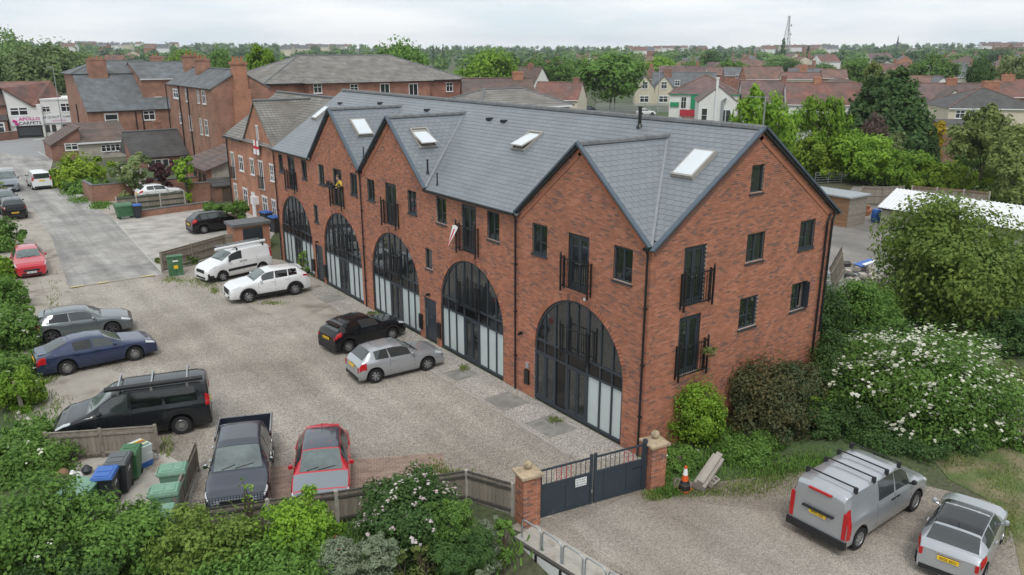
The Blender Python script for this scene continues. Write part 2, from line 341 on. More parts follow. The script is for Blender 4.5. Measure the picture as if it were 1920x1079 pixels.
# ------------------------------------------------------------------ ground sheets
mat('earth', (.085, .085, .05), .95, .3, .25, fine=.3, bscale=6, stain=((.05, .085, .025), .12, .42, .6))
mat('far_grass', (.06, .10, .03), .95, .3, .01, fine=.2, bscale=.3)
def gravel_mat(name, c, dark, tone):
    m = mat(name, c, .9, .14, .35, bump=.9, bscale=34, fine=.12, stain=(tone, .16, .45, .68)); t = m.node_tree; N = t.nodes; Lk = t.links.new
    b = [n for n in N if n.type == 'BSDF_PRINCIPLED'][0]; src = b.inputs['Base Color'].links[0].from_socket
    tcn = [n for n in N if n.type == 'TEX_COORD'][0]
    v = N.new('ShaderNodeTexVoronoi'); v.inputs['Scale'].default_value = 32; Lk(tcn.outputs['Object'], v.inputs['Vector'])
    hs = N.new('ShaderNodeSeparateColor'); Lk(v.outputs['Color'], hs.inputs[0])
    mr = N.new('ShaderNodeMapRange'); mr.inputs[3].default_value = dark; mr.inputs[4].default_value = 2-dark-.08; Lk(hs.outputs[0], mr.inputs[0])
    vm = N.new('ShaderNodeVectorMath'); vm.operation = 'SCALE'; Lk(src, vm.inputs[0]); 
    mp_ = N.new('ShaderNodeMapping'); mp_.inputs['Rotation'].default_value = (0, 0, math.radians(12)); mp_.inputs['Scale'].default_value = (.75, .085, 1); Lk(tcn.outputs['Object'], mp_.inputs[0])
    tn = N.new('ShaderNodeTexNoise'); tn.inputs['Scale'].default_value = 1.; tn.inputs['Detail'].default_value = 5; Lk(mp_.outputs[0], tn.inputs['Vector'])
    tr = N.new('ShaderNodeMapRange'); tr.inputs[1].default_value = .35; tr.inputs[2].default_value = .65; tr.inputs[3].default_value = .82; tr.inputs[4].default_value = 1.12; Lk(tn.outputs[0], tr.inputs[0])
    mm = N.new('ShaderNodeMath'); mm.operation = 'MULTIPLY'; Lk(mr.outputs[0], mm.inputs[0]); Lk(tr.outputs[0], mm.inputs[1])
    Lk(mm.outputs[0], vm.inputs['Scale']); Lk(vm.outputs[0], b.inputs['Base Color'])
gravel_mat('gravel', (.355, .322, .28), .50, (.245, .215, .18))
gravel_mat('gravel_clean', (.39, .36, .325), .45, (.34, .31, .28))
gravel_mat('gravel_worn', (.285, .252, .215), .62, (.20, .165, .13))
gravel_mat('gravel_pale', (.33, .298, .258), .64, (.25, .205, .165))
gravel_mat('rubble_ground', (.25, .23, .21), .75, (.16, .15, .14))
mat('asphalt', (.33, .318, .30), .9, .16, .5, fine=.1, bscale=50, bump=.3, stain=((.245, .238, .232), .3, .44, .66))
def tracks(name, rot, sc, lo, hi, detail=6):
    """worn wheel tracks and patch repairs: long streaks of lighter and darker surface"""
    m = MATS[name]; N = m.node_tree.nodes; Lk = m.node_tree.links.new; b = [n for n in N if n.type == 'BSDF_PRINCIPLED'][0]; src = b.inputs['Base Color'].links[0].from_socket; tcn = [n for n in N if n.type == 'TEX_COORD'][0]
    mp_ = N.new('ShaderNodeMapping'); mp_.inputs['Rotation'].default_value = (0, 0, math.radians(rot)); mp_.inputs['Scale'].default_value = (*sc, 1); Lk(tcn.outputs['Object'], mp_.inputs[0])
    tn = N.new('ShaderNodeTexNoise'); tn.inputs['Scale'].default_value = 1.; tn.inputs['Detail'].default_value = detail; tn.inputs['Roughness'].default_value = .65; Lk(mp_.outputs[0], tn.inputs['Vector'])
    tr = N.new('ShaderNodeMapRange'); tr.inputs[1].default_value = .38; tr.inputs[2].default_value = .62; tr.inputs[3].default_value = lo; tr.inputs[4].default_value = hi; Lk(tn.outputs[0], tr.inputs[0])
    vm = N.new('ShaderNodeVectorMath'); vm.operation = 'SCALE'; Lk(src, vm.inputs[0]); Lk(tr.outputs[0], vm.inputs['Scale']); Lk(vm.outputs[0], b.inputs['Base Color'])
tracks('asphalt', 4, (.9, .07), .74, 1.12); tracks('asphalt', 30, (1.6, 1.6), .88, 1.1)
mat('asphalt_main', (.27, .275, .28), .9, .08, .3, fine=.06, bscale=30)
mat('concrete', (.335, .305, .265), .9, .14, .8, fine=.1, bscale=18, bump=.2, stain=((.20, .17, .14), .6, .52, .68))
mat('concrete_pale', (.40, .375, .335), .9, .14, 1.1, fine=.08, bscale=18, bump=.2, stain=((.24, .20, .16), 1.2, .52, .66))
mat('line_yellow', (.50, .42, .20), .9, .3, 6); mat('line_white', (.46, .455, .44), .9, .2, 6)
mat('paver_red', (.285, .205, .165), .9, .15, 2, isl=.16); mat('paver_grey', (.235, .225, .205), .9, .15, 2, isl=.12)
brick_mat('block_paving', (.36, .34, .31), (.41, .385, .355), (.27, .255, .235), 1.4)
mat('grass_mat', (.075, .105, .03), .95, .35, .8, fine=.35, bscale=30)
def sheet(name, poly, z, m, kind='structure', t=.08):
    """ground sheet: polygon in metres"""
    me = MB().prism([(p[0], p[1]) for p in poly], z-t, z).mesh(name); o = link(name, me, m); return props(o, kind=kind)
def gpx(pts): return [tuple(G(a, b)[:2]) for a, b in pts]
# base ground: a radial sheet out to the horizon that rises gently to the far hills
def hill(x, y):
    d = math.hypot(x-CX, y-CY)
    if d < 330: return -.012
    a = math.atan2(x-CX, y-CY)
    return -.012+(d-330)*.0095*(1+.25*math.sin(a*5+1)) if d < 2400 else -.012+2070*.0095*(1+.25*math.sin(a*5+1))
V = [(CX, CY, -1.3)]; F = []; RS = [9, 16.5, 19.6, 28, 40, 90, 160, 240, 330, 430, 560, 720, 950, 1250, 1600, 2000, 2400, 4500, 9000]; NA = 96
for r in RS:
    for k in range(NA):
        a = 2*PI*k/NA; x = CX+r*math.sin(a); y = CY+r*math.cos(a); V.append((x, y, hill(x, y) if r > 17 else -1.3))
for k in range(NA): F.append((0, 1+(k+1) % NA, 1+k))
for i in range(len(RS)-1):
    for k in range(NA):
        a = 1+i*NA+k; b = 1+i*NA+(k+1) % NA; F.append((a, b, b+NA, a+NA))
me = bpy.data.meshes.new('ground'); me.from_pydata(V, [], F); me.update()
props(link('ground', me, 'earth', smooth=3.2), kind='structure')
# yard, lane, forecourt
yard = [(-17.2, 36.2), (-17.2, 4.0), (-14, 4.4), (-6.3, 1.2), (-5.4, -.9), (-1.1, -1.2), (-.02, -.5), (-.02, 33.6), (-2, 36.4), (-7.4, 35.4), (-12.6, 34.9)]
sheet('gravel_yard', yard, .0, 'gravel')
lane = gpx([(120, 541), (306, 515), (222, 410), (170, 374), (128, 350), (95, 318), (100, 299), (62, 262), (-60, 262), (-60, 300), (-40, 360), (0, 400), (20, 430), (60, 490)])
sheet('lane', lane, .004, 'asphalt')
sheet('main_road', gpx([(-80, 276), (-80, 262), (75, 259), (180, 248), (260, 240), (260, 262), (98, 300)]), .008, 'asphalt_main')
sheet('pavement', gpx([(-90, 266), (-90, 256), (110, 247), (110, 253)]), .1, 'concrete', t=.12)
lp = gpx([(-10, 395), (62, 392), (98, 450), (130, 541), (139, 600), (60, 604), (0, 530), (0, 450)])
sheet('parking_strip', lp, .006, 'concrete')
sheet('paved_court', gpx([(213, 412), (303, 512), (505, 452), (520, 430), (500, 395), (385, 388), (258, 402)]), .010, 'block_paving')
sheet('verge_patch', gpx([(150, 372), (213, 412), (258, 402), (220, 372), (182, 380)]), .014, 'concrete')
for n, q in enumerate([[(495, 572), (560, 556), (655, 600), (770, 650), (735, 668), (612, 620)], [(385, 520), (570, 515), (600, 535), (640, 570), (520, 600), (455, 568)], [(85, 715), (190, 690), (250, 705), (140, 800), (90, 800)]]):
    sheet('concrete_apron', gpx(q), .0075+.004*n, 'concrete')
sheet('bin_store_slab', [(-16.9, 12.0), (-13.3, 10.3), (-12.75, 8.2), (-14.0, 4.9), (-17.1, 5.0)], .009, 'concrete_pale')
fore = [(-6.2, -.6), (-.4, -.9), (.3, -2.4), (3.0, -3.6), (5.2, -4.6), (7.0, -9), (7.0, -14), (-2, -14), (-4.0, -8), (-5.3, -3.2)]
sheet('forecourt', fore, -.004, 'gravel_worn')
sheet('forecourt_track', [(-4.6, -1.6), (-2.0, -1.5), (1.0, -5.0), (3.2, -9), (3.4, -14), (-2, -14), (-3.8, -8), (-5.0, -3.4)], .002, 'gravel_pale')
sheet('back_yard', gpx([(1545, 640), (1555, 400), (1600, 350), (1760, 350), (1760, 460), (1720, 640)]), .002, 'rubble_ground')
# lane threshold kerb with yellow dashes
kb = MB(); a = G(129, 541); b = G(290, 517); kb.bar((a[0], a[1], .02), (b[0], b[1], .02), .14, .06); kb.build('kerb', 'concrete', kind='structure')
for t0, t1, nm in ((.02, .16, 0), (.33, .45, 1), (.84, .99, 2)):
    p = a+(b-a)*t0; q = a+(b-a)*t1
    sheet('yellow_marking', [(p[0], p[1]-.13), (q[0], q[1]-.13), (q[0], q[1]+.13), (p[0], p[1]+.13)], .055, 'line_yellow', t=.003)
pa = G(213, 412); pb = G(303, 511)
sheet('white_marking', [(pa[0]-.03, pa[1]), (pb[0]-.03, pb[1]), (pb[0]+.03, pb[1]), (pa[0]+.03, pa[1])], .016, 'line_white', t=.003)
for q in ([(62, 262.5), (100, 257.5), (100, 258.8), (62, 264)], [(70, 285), (90, 297), (92, 296.5), (72, 284.4)]):
    sheet('road_marking', gpx(q), .015, 'line_white', t=.003)
# edge board running between the yard gravel and the clean gravel along the facade
cl = [(-2.0, 1.0), (-.03, .2), (-.03, 26), (-1.5, 26), (-1.9, 13)]
sheet('gravel_border', cl, .020, 'gravel_clean')
MB().bar((-1.95, .6, .01), (-1.95, 13.2, .01), .04, .05).build('edging_board', 'concrete_pale', kind='structure')
# block pavers: door mats in front of the doors and the red bay by the fence
def pavers(name, x0, x1, y0, y1, bw, bh, z, m, rz=0., org=(0, 0), label=None):
    par = MB().box(x0, x1, y0, y1, z-.05, z-.006).build(name, 'mortar', kind='structure'); par.location = (org[0], org[1], 0); par.rotation_euler = (0, 0, rz)
    lo = []; hi = []; r = 0; y = y0
    while y < y1-.02:
        x = x0-(bw/2 if r % 2 else 0)
        while x < x1-.02:
            a_, b_ = max(x, x0), min(x+bw, x1)
            if b_-a_ > .03:
                dz = random.uniform(-.003, .003); lo.append((a_+.004, y+.004, z-.05)); hi.append((b_-.004, min(y+bh, y1)-.004, z+dz))
            x += bw
        y += bh; r += 1
    if len(lo) <= 300:
        for l, h in zip(lo, hi): MB().box(l[0], h[0], l[1], h[1], l[2], h[2]).build('paver', m, par)
    else:
        V, F = boxes_np(lo, hi); props(link('paver_field', np_mesh('paver_field', V, F), m, par), kind='stuff')
for (yc, xc, w, l) in ((6.5, -1.1, 1.3, 1.4), (3.7, -1.05, 1.3, 1.5), (9.9, -1.05, 1.2, 1.1), (17.9, -1.0, 1.3, 1.2), (23.5, -1.0, 1.3, 1.2)):
    pavers('paver_mat', xc-w/2, xc+w/2, yc-l/2, yc+l/2, .4, .2, .032, 'paver_grey')
pavers('paved_bay', 0, 7.6, 0, 3.1, .21, .14, .016, 'paver_red', rz=-.47, org=(-13.55, 5.1))
# ------------------------------------------------------------------ the brick apartment block
BL, BD, HE, HR = 33.7, 10.28, 7.47, 10.95
APT = empty('apartment_block', 'long red brick apartment block with five tall arched windows and grey slate roof', 'building')
BAYS = [3.56, 10.68, 17.68, 23.94, 30.72]; AR = 2.5; SPR = 2.25
GBL = [(3.6, 3.6), (17.55, 3.38), (24.25, 3.32)]; GZ = 10.42     # gables: centre y, half width
WIN = [(5.8, 6.08, 7.25, .9), (1.3, 6.06, 7.25, .9), (8.86, 6.06, 7.24, .86), (12.92, 6.06, 7.24, .86), (19.84, 6.1, 7.23, .84), (15.56, 6.1, 7.23, .84),
       (26.12, 6.1, 7.24, .8), (21.87, 6.1, 7.24, .84), (32.5, 6.1, 7.23, .72), (28.66, 6.1, 7.24, .76)]
FDR = [(b, 5.2, 7.24, 1.12) for b in BAYS]
SMALL = [(14.16, 3.66, 4.67, .6), (27.31, 3.68, 4.72, .62)]
EDR = [(14.18, .02, 2.18, 1.1), (27.3, .02, 2.24, 1.08)]
GW = [(5.15, 8.75, 9.77, .72), (5.38, 6.2, 7.3, 1.02), (8.55, 6.23, 7.32, .98), (5.3, 3.66, 4.85, 1.04), (8.45, 3.74, 4.9, 1.02)]
GD = [(2.12, 5.2, 7.27, 1.1), (2.08, 2.62, 4.78, 1.1)]
def rects(L): return [(c-w/2, c+w/2, a, b) for c, a, b, w in L]
F_OPEN = rects(WIN)+rects(FDR)+rects(SMALL)+rects(EDR); G_OPEN = rects(GW)+rects(GD)
def subtract(iv, a, b):
    o = []
    for s, e in iv:
        if b <= s or a >= e: o.append((s, e))
        else:
            if a > s: o.append((s, a))
            if b < e: o.append((b, e))
    return o
def facade_iv(z):
    iv = []
    if z < HE: iv = [(0., BL)]
    else:
        for c, hw in GBL:
            h = (GZ-z)/(GZ-HE)*hw
            if h > .12: iv.append((max(c-h, 0.), min(c+h, BL)))
    for a, b, lo, hi in F_OPEN:
        if lo <= z <= hi: iv = subtract(iv, a, b)
    for b in BAYS:
        ro = AR
        if z < SPR: iv = subtract(iv, b-ro, b+ro)
        else:
            k = (ro+.2)**2-(z-SPR)**2
            if k > 0: iv = subtract(iv, b-math.sqrt(k), b+math.sqrt(k))
    return [i for i in iv if i[1]-i[0] > .02]
def gable_iv(z):
    if z < HE: iv = [(0., BD)]
    else:
        h = (HR-z)/(HR-HE)*BD/2; iv = [(BD/2-h, BD/2+h)] if h > .1 else []
    for a, b, lo, hi in G_OPEN:
        if lo <= z <= hi: iv = subtract(iv, a, b)
    return [i for i in iv if i[1]-i[0] > .02]
CH = .075; PIT_ = .225
wall_lo = []; wall_hi = []; b_lo = []; b_hi = []; whole = []
for r in range(int(GZ/CH)):
    z0 = r*CH; zm = z0+CH/2; odd = r % 2
    for s, e in facade_iv(zm):
        wall_lo.append((.008, max(s, .01), z0)); wall_hi.append((.3, e, z0+CH))
        st = s
        if s < .001:
            if odd: b_lo.append((0, 0, z0+.005)); b_hi.append((.1, .215, z0+.07)); st = .225
            else: st = .1125
        k = math.floor((st+(.1125 if odd else 0))/PIT_)*PIT_-(.1125 if odd else 0)
        while k < e:
            a_, c_ = max(k, st)+.0, min(k+.215, e)
            if c_-a_ > .03:
                j = random.uniform(-.002, .002)
                if c_-a_ > .2149: whole.append((0, (j, a_, z0+.005)))
                else: b_lo.append((j, a_, z0+.005)); b_hi.append((.05, c_, z0+.07))
            k += PIT_
for r in range(int(HR/CH)):
    z0 = r*CH; zm = z0+CH/2; odd = r % 2
    for s, e in gable_iv(zm):
        wall_lo.append((max(s, .3), .008, z0)); wall_hi.append((e, .3, z0+CH))
        st = s
        if s < .001:
            if not odd: b_lo.append((0, 0, z0+.005)); b_hi.append((.215, .1, z0+.07)); st = .225
            else: st = .1125
        k = math.floor((st+(0 if odd else .1125))/PIT_)*PIT_-(0 if odd else .1125)
        while k < e:
            a_, c_ = max(k, st), min(k+.215, e)
            if c_-a_ > .03:
                j = random.uniform(-.002, .002)
                if c_-a_ > .2149: whole.append((1, (a_, j, z0+.005)))
                else: b_lo.append((a_, j, z0+.005)); b_hi.append((c_, .05, z0+.07))
            k += PIT_
wall_lo += [(BD-.3, .3, 0), (.3, BL-.3, 0)]; wall_hi += [(BD, BL, HE), (BD-.3, BL, HE)]
V, F = boxes_np(wall_lo, wall_hi)
WALL = link('wall', np_mesh('wall', V, F), 'mortar', APT)
def bdist(q): p = q[1]; return (p[0]-CX)**2+(p[1]-CY)**2+(p[2]-CZ)**2
whole.sort(key=bdist)
bm_ = [MB().box(0, .05, 0, .215, 0, .065).mesh('brick'), MB().box(0, .215, 0, .05, 0, .065).mesh('brick')]
for k, p in whole[:300]:
    o = link('brick', bm_[k], 'brick_new', WALL); o.location = p
for k, p in whole[300:]:
    b_lo.append(p); b_hi.append((p[0]+(.05 if k == 0 else .215), p[1]+(.215 if k == 0 else .05), p[2]+.065))
V, F = boxes_np(b_lo, b_hi)
props(link('brickwork', np_mesh('brickwork', V, F), 'brick_new', WALL), kind='stuff')
# voussoir rings round the arches, corbel courses under the verges
for b in BAYS:
    m = MB(); n = 58
    for i in range(n):
        t0 = PI*(i+.06)/n; t1 = PI*(i+.94)/n; V = []
        for x in (-.004, .25):
            for t, r in ((t0, AR+.01), (t1, AR+.01), (t1, AR+.215), (t0, AR+.215)): V.append((x, b+r*math.cos(t), SPR+r*math.sin(t)))
        m.add(V, [(0, 1, 2, 3), (7, 6, 5, 4), (0, 4, 5, 1), (1, 5, 6, 2), (2, 6, 7, 3), (3, 7, 4, 0)])
    m.build('arch_ring', 'brick_new', WALL, kind='stuff')
def rake(m, p0, p1, nx, w, t, off):
    """strip along a rake in the wall plane. nx: outward normal"""
    p0 = Vector(p0); p1 = Vector(p1); d = (p1-p0).normalized(); n = Vector(nx); u = n.cross(d)
    if u.z < 0: u = -u
    a = [p0-u*off, p1-u*off, p1-u*(off+w), p0-u*(off+w)]; V = [tuple(q) for q in a]+[tuple(q+n*t) for q in a]
    m.add(V, [(0, 1, 2, 3), (7, 6, 5, 4), (0, 4, 5, 1), (1, 5, 6, 2), (2, 6, 7, 3), (3, 7, 4, 0)])
for c, hw in GBL:
    for sg in (-1, 1):
        m = MB(); rake(m, (0, c+sg*hw, HE), (0, c, GZ), (-1, 0, 0), .13, .022, .16); m.build('corbel_course', 'brick_new', WALL)
for xx in (0, BD):
    m = MB(); rake(m, (xx, 0, HE), (BD/2, 0, HR), (0, -1, 0), .15, .025, .16); m.build('corbel_course', 'brick_new', WALL)
# interior: floors, rear linings, so that the panes show rooms
m = MB()
for z in (-.02, 2.12, 4.92): m.box(.32, BD-.32, .32, BL-.32, z, z+(.2 if z > 0 else .1)-.0)
m.build('floor', 'room_floor', APT)
m = MB().box(3.6, 3.7, 3.6, BL-.4, .2, 7.4); 
for y in (7.1, 14.16+.9, 20.95, 27.3+.9): m.box(.35, 3.55, y, y+.12, .2, 7.4)
m.box(3.75, BD-.4, 3.6, 3.7, .2, 7.4).box(3.3, 3.4, .35, 3.5, .2, 7.4).box(7.0, 7.1, .35, 3.5, .2, 7.4); m.build('partition', 'room', APT)
MB().box(.3, BD-.3, .3, BL-.3, 7.42, 7.5).build('ceiling', 'room', APT)
# ---- windows: frame ring, transom/mullion, panes, sill. axis 0 = facade (normal -x), 1 = gable (normal -y)
def W3(ax, d, u, z): return (d, u, z) if ax == 0 else (u, d, z)
def wbox(m, ax, d0, d1, u0, u1, z0, z1):
    a = W3(ax, d0, u0, z0); b = W3(ax, d1, u1, z1); return m.box(a[0], b[0], a[1], b[1], a[2], b[2])
def window(ax, c, z0, z1, w, split=True, name='window', swing=0, blind=0):
    u0, u1 = c-w/2, c+w/2; fw = .06
    m = MB(); wbox(m, ax, .06, .15, u0, u0+fw, z0, z1); wbox(m, ax, .06, .15, u1-fw, u1, z0, z1)
    wbox(m, ax, .061, .149, u0+fw, u1-fw, z0, z0+fw); wbox(m, ax, .061, .149, u0+fw, u1-fw, z1-fw, z1)
    if split: wbox(m, ax, .062, .148, c-.035, c+.035, z0+fw, z1-fw)
    fr = m.build(name, 'anthracite', APT)
    for a, b in (((u0+fw, c-.035), (c+.035, u1-fw)) if split else ((u0+fw, u1-fw),)):
        if swing and a > c-.1:      # open casement
            s = MB(); wbox(s, ax, -.16, .05, u1-.1, u1-.06, z0+.05, z1-.05); s.build('casement', 'anthracite', fr)
        else:
            s = MB(); wbox(s, ax, .10, .108, a, b, z0+fw, z1-fw); s.build('pane', 'glass', fr)
    if w > .7: 
        s = MB(); wbox(s, ax, .063, .147, u0+fw, c-.035, (z0+z1)/2-.1, (z0+z1)/2-.08); s.build('glazing_bar', 'anthracite', fr)
    s = MB(); wbox(s, ax, -.05, .1, u0-.04, u1+.04, z0-.07, z0-.004); s.build('sill', 'anthracite', fr)
    if blind:
        s = MB(); wbox(s, ax, .22, .24, u0+.0, u0+w*blind, z0, z1); s.build('curtain', 'curtain', fr)
    return fr
for i, (c, a, b, w) in enumerate(WIN): 
    wobj = window(0, c, a, b, w, blind=(.45, .4, .3, .5, .55, .2, .3, .8, .25, .2)[i])
    if i == 5:
        fl = MB().box(.18, .2, c-w/2+.05, c+w/2-.05, a+.1, b-.35).build('window_poster', 'red_cloth', wobj)
        MB().tube([(.17, c-.2, a+.3), (.17, c+.1, a+.25), (.17, c+.15, a+.5), (.17, c-.1, a+.6)], .06, 6).build('poster_emblem', 'white_cloth', fl)
for c, a, b, w in SMALL: window(0, c, a, b, w, split=False)
for i, (c, a, b, w) in enumerate(GW): window(1, c, a, b, w, split=i > 0, swing=(i == 4), blind=(.9, .4, .9, .45, .3)[i])
BAL = {}
def juliet(ax, c, z0, w=1.5, h=1.2, d=.2):
    """black juliet balcony: rails, end posts with finials, balusters"""
    key = ax
    if 'bal' not in BAL:
        BAL['bal'] = MB().box(-.008, .008, -.008, .008, 0, 1.).mesh('baluster')
    m = MB(); u0, u1 = c-w/2, c+w/2
    for z in (z0+.1, z0+h-.04): wbox(m, ax, -d-.02, -d+.02, u0, u1, z-.018, z+.018)
    for u in (u0, u1):
        for z in (z0+.1, z0+h-.04): wbox(m, ax, -d, .02, u-.015, u+.015, z-.013, z+.013)
        wbox(m, ax, -d-.019, -d+.019, u-.012, u+.012, z0+.09, z0+h-.03)
    o = m.build('juliet_balcony', 'black_metal', APT)
    for u in (u0, u1):
        p = MB(); wbox(p, ax, -d-.028, -d+.028, u-.028, u+.028, z0-.12, z0+h+.06)
        q = W3(ax, -d, u, z0+h+.1); p.lathe([(.01, -.05), (.04, 0), (.03, .04), (.004, .1)], 8, q); p.build('post', 'black_metal', o)
        p = MB(); wbox(p, ax, -.07, -.02, u-.02, u+.02, z0-.05, z0+h); p.build('wall_rail', 'black_metal', o)
    n = 12
    for i in range(1, n):
        b = link('baluster', BAL['bal'], 'black_metal', o); b.location = W3(ax, -d, u0+(u1-u0)*i/n, z0+.1); b.scale = (1, 1, h-.14)
    return o
def french(ax, c, z0, z1, w, open_=False):
    fw = .07; u0, u1 = c-w/2, c+w/2
    m = MB(); wbox(m, ax, .05, .16, u0, u0+fw, z0, z1); wbox(m, ax, .05, .16, u1-fw, u1, z0, z1); wbox(m, ax, .051, .159, u0+fw, u1-fw, z1-fw, z1); wbox(m, ax, .051, .159, u0+fw, u1-fw, z0, z0+.06)
    fr = m.build('french_door', 'anthracite', APT)
    for s in (-1, 1):
        if open_ and s > 0: continue
        a, b = (u0+fw, c-.004) if s < 0 else (c+.004, u1-fw)
        l = MB(); wbox(l, ax, .07, .13, a, a+.075, z0+.06, z1-fw); wbox(l, ax, .07, .13, b-.075, b, z0+.06, z1-fw)
        wbox(l, ax, .071, .129, a+.075, b-.075, z0+.06, z0+.2); wbox(l, ax, .071, .129, a+.075, b-.075, z1-fw-.09, z1-fw)
        lf = l.build('door_leaf', 'anthracite', fr); p = MB(); wbox(p, ax, .095, .103, a+.075, b-.075, z0+.2, z1-fw-.09); p.build('pane', 'glass', lf)
        h = MB(); wbox(h, ax, .0, .05, c+s*.05-.012, c+s*.05+.012, z0+.98, z0+1.03); wbox(h, ax, .0, .018, c+s*.05-.012, c+s*.16, z0+.99, z0+1.02); h.build('handle', 'steel', lf)
    return fr
for i, (c, a, b, w) in enumerate(FDR): french(0, c, a, b, w, open_=(i == 3)); juliet(0, c, a-.02, 1.48)
for c, a, b, w in GD: french(1, c, a, b, w); juliet(1, c+.08, a, 1.46)
# ---- the five arched windows
OFF = [-AR, -1.9, -1.27, -.58, .58, 1.27, 1.9, AR]
def ztop(u): return SPR+math.sqrt(max((AR-.09)**2-u*u, 0))
for bi, b in enumerate(BAYS):
    m = MB(); n = 40                                   # arched outer frame with deep reveal
    for r0, r1, x0, x1 in ((AR-.09, AR+.012, .05, .17),):
        prof = [(-r1, .06)]+[(-r1*math.cos(PI*i/n), SPR+r1*math.sin(PI*i/n)) for i in range(n+1)]+[(r1, .06)]
        inn = [(-r0, .06)]+[(-r0*math.cos(PI*i/n), SPR+r0*math.sin(PI*i/n)) for i in range(n+1)]+[(r0, .06)]
        base = len(m.v)
        for p, q in zip(prof, inn):
            m.v += [(x0, b+p[0], p[1]), (x0, b+q[0], q[1]), (x1, b+q[0], q[1]), (x1, b+p[0], p[1])]
        for i in range(len(prof)-1):
            k = base+4*i
            for a_ in range(4): m.f.append((k+a_, k+(a_+1) % 4, k+4+(a_+1) % 4, k+4+a_))
    m.box(.04, .18, b-AR+.1, b+AR-.1, .04, .16)
    AWN = m.build('arched_window', 'anthracite', APT)
    t = MB().box(.045, .165, b-AR+.09, b+AR-.09, 2.05, 2.13).box(.045, .165, b-AR+.09, b+AR-.09, 2.58, 2.66); t.build('transom', 'anthracite', AWN)
    for u in OFF[1:-1]:
        big = abs(u) < .6; hw_ = .05 if big else .032
        MB().box(.048, .162, b+u-hw_, b+u+hw_, .16, 2.05).box(.048, .162, b+u-hw_, b+u+hw_, 2.13, 2.58).box(.048, .162, b+u-hw_, b+u+hw_, 2.66, ztop(abs(u)+hw_)+.03).build('mullion', 'anthracite', AWN)
    MB().box(.05, .16, b-.035, b+.035, 2.66, ztop(.0)+.02).build('mullion', 'anthracite', AWN)
    for j in range(7):
        u0, u1 = OFF[j]+.035, OFF[j+1]-.035
        MB().box(.09, .11, b+u0, b+u1, 2.13, 2.58).build('spandrel_panel', 'black_panel', AWN)
        # lower row: arches seen left to right in the photo run from high y to low y
        jj = 6-j; lowm = 'frosted'; door = False
        if jj == 3: door = True
        if bi == 0 and jj in (0, 1): door = True
        if bi == 0 and jj == 2: lowm = 'black_panel'
        if not door: MB().box(.10, .108, b+u0, b+u1, .16, 2.05).build('pane', lowm, AWN, label='pale frosted pane' if lowm == 'frosted' else 'black panel')
        elif jj == 3:
            for s in (-1, 1):
                a_, c_ = (u0+.02, -.012) if s < 0 else (.012, u1-.02)
                l = MB().box(.06, .14, b+a_, b+a_+.07, .16, 2.05).box(.06, .14, b+c_-.07, b+c_, .16, 2.05).box(.061, .139, b+a_+.07, b+c_-.07, .16, .28).box(.061, .139, b+a_+.07, b+c_-.07, 1.95, 2.05)
                l.box(.02, .06, b+s*.05-.015, b+s*.05+.015, 1.0, 1.05).box(.02, .035, b+s*.05-.015, b+s*.16, 1.01, 1.04)
                l.build('door_leaf', 'anthracite', AWN); MB().box(.1, .108, b+a_+.07, b+c_-.07, .28, 1.95).build('pane', 'glass', AWN)
        else:
            l = MB().box(.06, .14, b+u0, b+u0+.06, .16, 2.05).box(.06, .14, b+u1-.06, b+u1, .16, 2.05).box(.061, .139, b+u0+.06, b+u1-.06, .16, .26).box(.061, .139, b+u0+.06, b+u1-.06, 1.97, 2.05)
            e = u0+.05 if jj == 0 else u1-.05; l.box(.02, .06, b+e-.015, b+e+.015, 1.0, 1.05).box(.02, .035, b+e-.06, b+e+.06, 1.01, 1.04)
            l.build('door_leaf', 'anthracite', AWN); MB().box(.1, .108, b+u0+.06, b+u1-.06, .26, 1.97).build('pane', 'glass', AWN)
        # upper row, clipped by the arch
        halves = ((u0, -.035), (.035, u1)) if j == 3 else ((u0, u1),)
        for a_, c_ in halves:
            P = [(.1, b+a_, 2.66)]; k = 7
            for i in range(k+1):
                u = c_+(a_-c_)*i/k; P.append((.1, b+u, max(ztop(u), 2.67)))
            P.insert(1, (.1, b+c_, 2.66)); MB().slab(P, .008).build('pane', 'glass', AWN)
    # a pale curtain edge and sofa-dark furniture inside the upper room
    for j_ in ((0, 1, 6), (0, 1, 5, 6), (5, 6, 0), (0, 1, 5), (5, 6, 1))[bi]:
        MB().box(.28, .30, b+OFF[j_]+.05, b+OFF[j_+1]-.05, 2.66, min(ztop(OFF[j_]), ztop(OFF[j_+1]))+.35 if 0 < j_ < 6 else 3.7).build('curtain', 'curtain', AWN)
    juliet(0, b, 2.58, 1.46, 1.15, .17)
for c, a, b, w in EDR:
    d = MB().box(.05, .16, c-w/2, c-w/2+.07, a, b).box(.05, .16, c+w/2-.07, c+w/2, a, b).box(.051, .159, c-w/2+.07, c+w/2-.07, b-.07, b).build('entrance_door', 'anthracite', APT)
    l = MB().box(.08, .13, c-w/2+.07, c+w/2-.07, a, b-.07)
    for i in range(4): l.box(.072, .08, c-.2, c+.3, a+.35+i*.45, a+.36+i*.45)
    l.build('door_leaf', 'anthracite', d); MB().tube([(.03, c+.36, a+.7), (.03, c+.36, a+1.6)], .016, 8).build('handle', 'steel', d)
    MB().box(.07, .079, c-.1, c+.2, a+1.2, a+1.215).build('letter_slot', 'steel', d)
    for s in (-1, 1):
        x = MB().box(-.1, -.004, c+s*.85-.13, c+s*.85+.13, .45, 1.2)
        for k in range(3): x.lathe([(.03, -.0), (.03, .012)], 8, (-.115, c+s*.85, .6+k*.22), 'x')
        x.build('intercom_box', 'black_metal', APT)
    MB().box(-.16, -.004, c-.06, c+.06, b+.2, b+.28).lathe([(.05, 0), (.06, .08)], 8, (-.16, c, b+.18)).build('door_lamp', 'black_metal', APT)
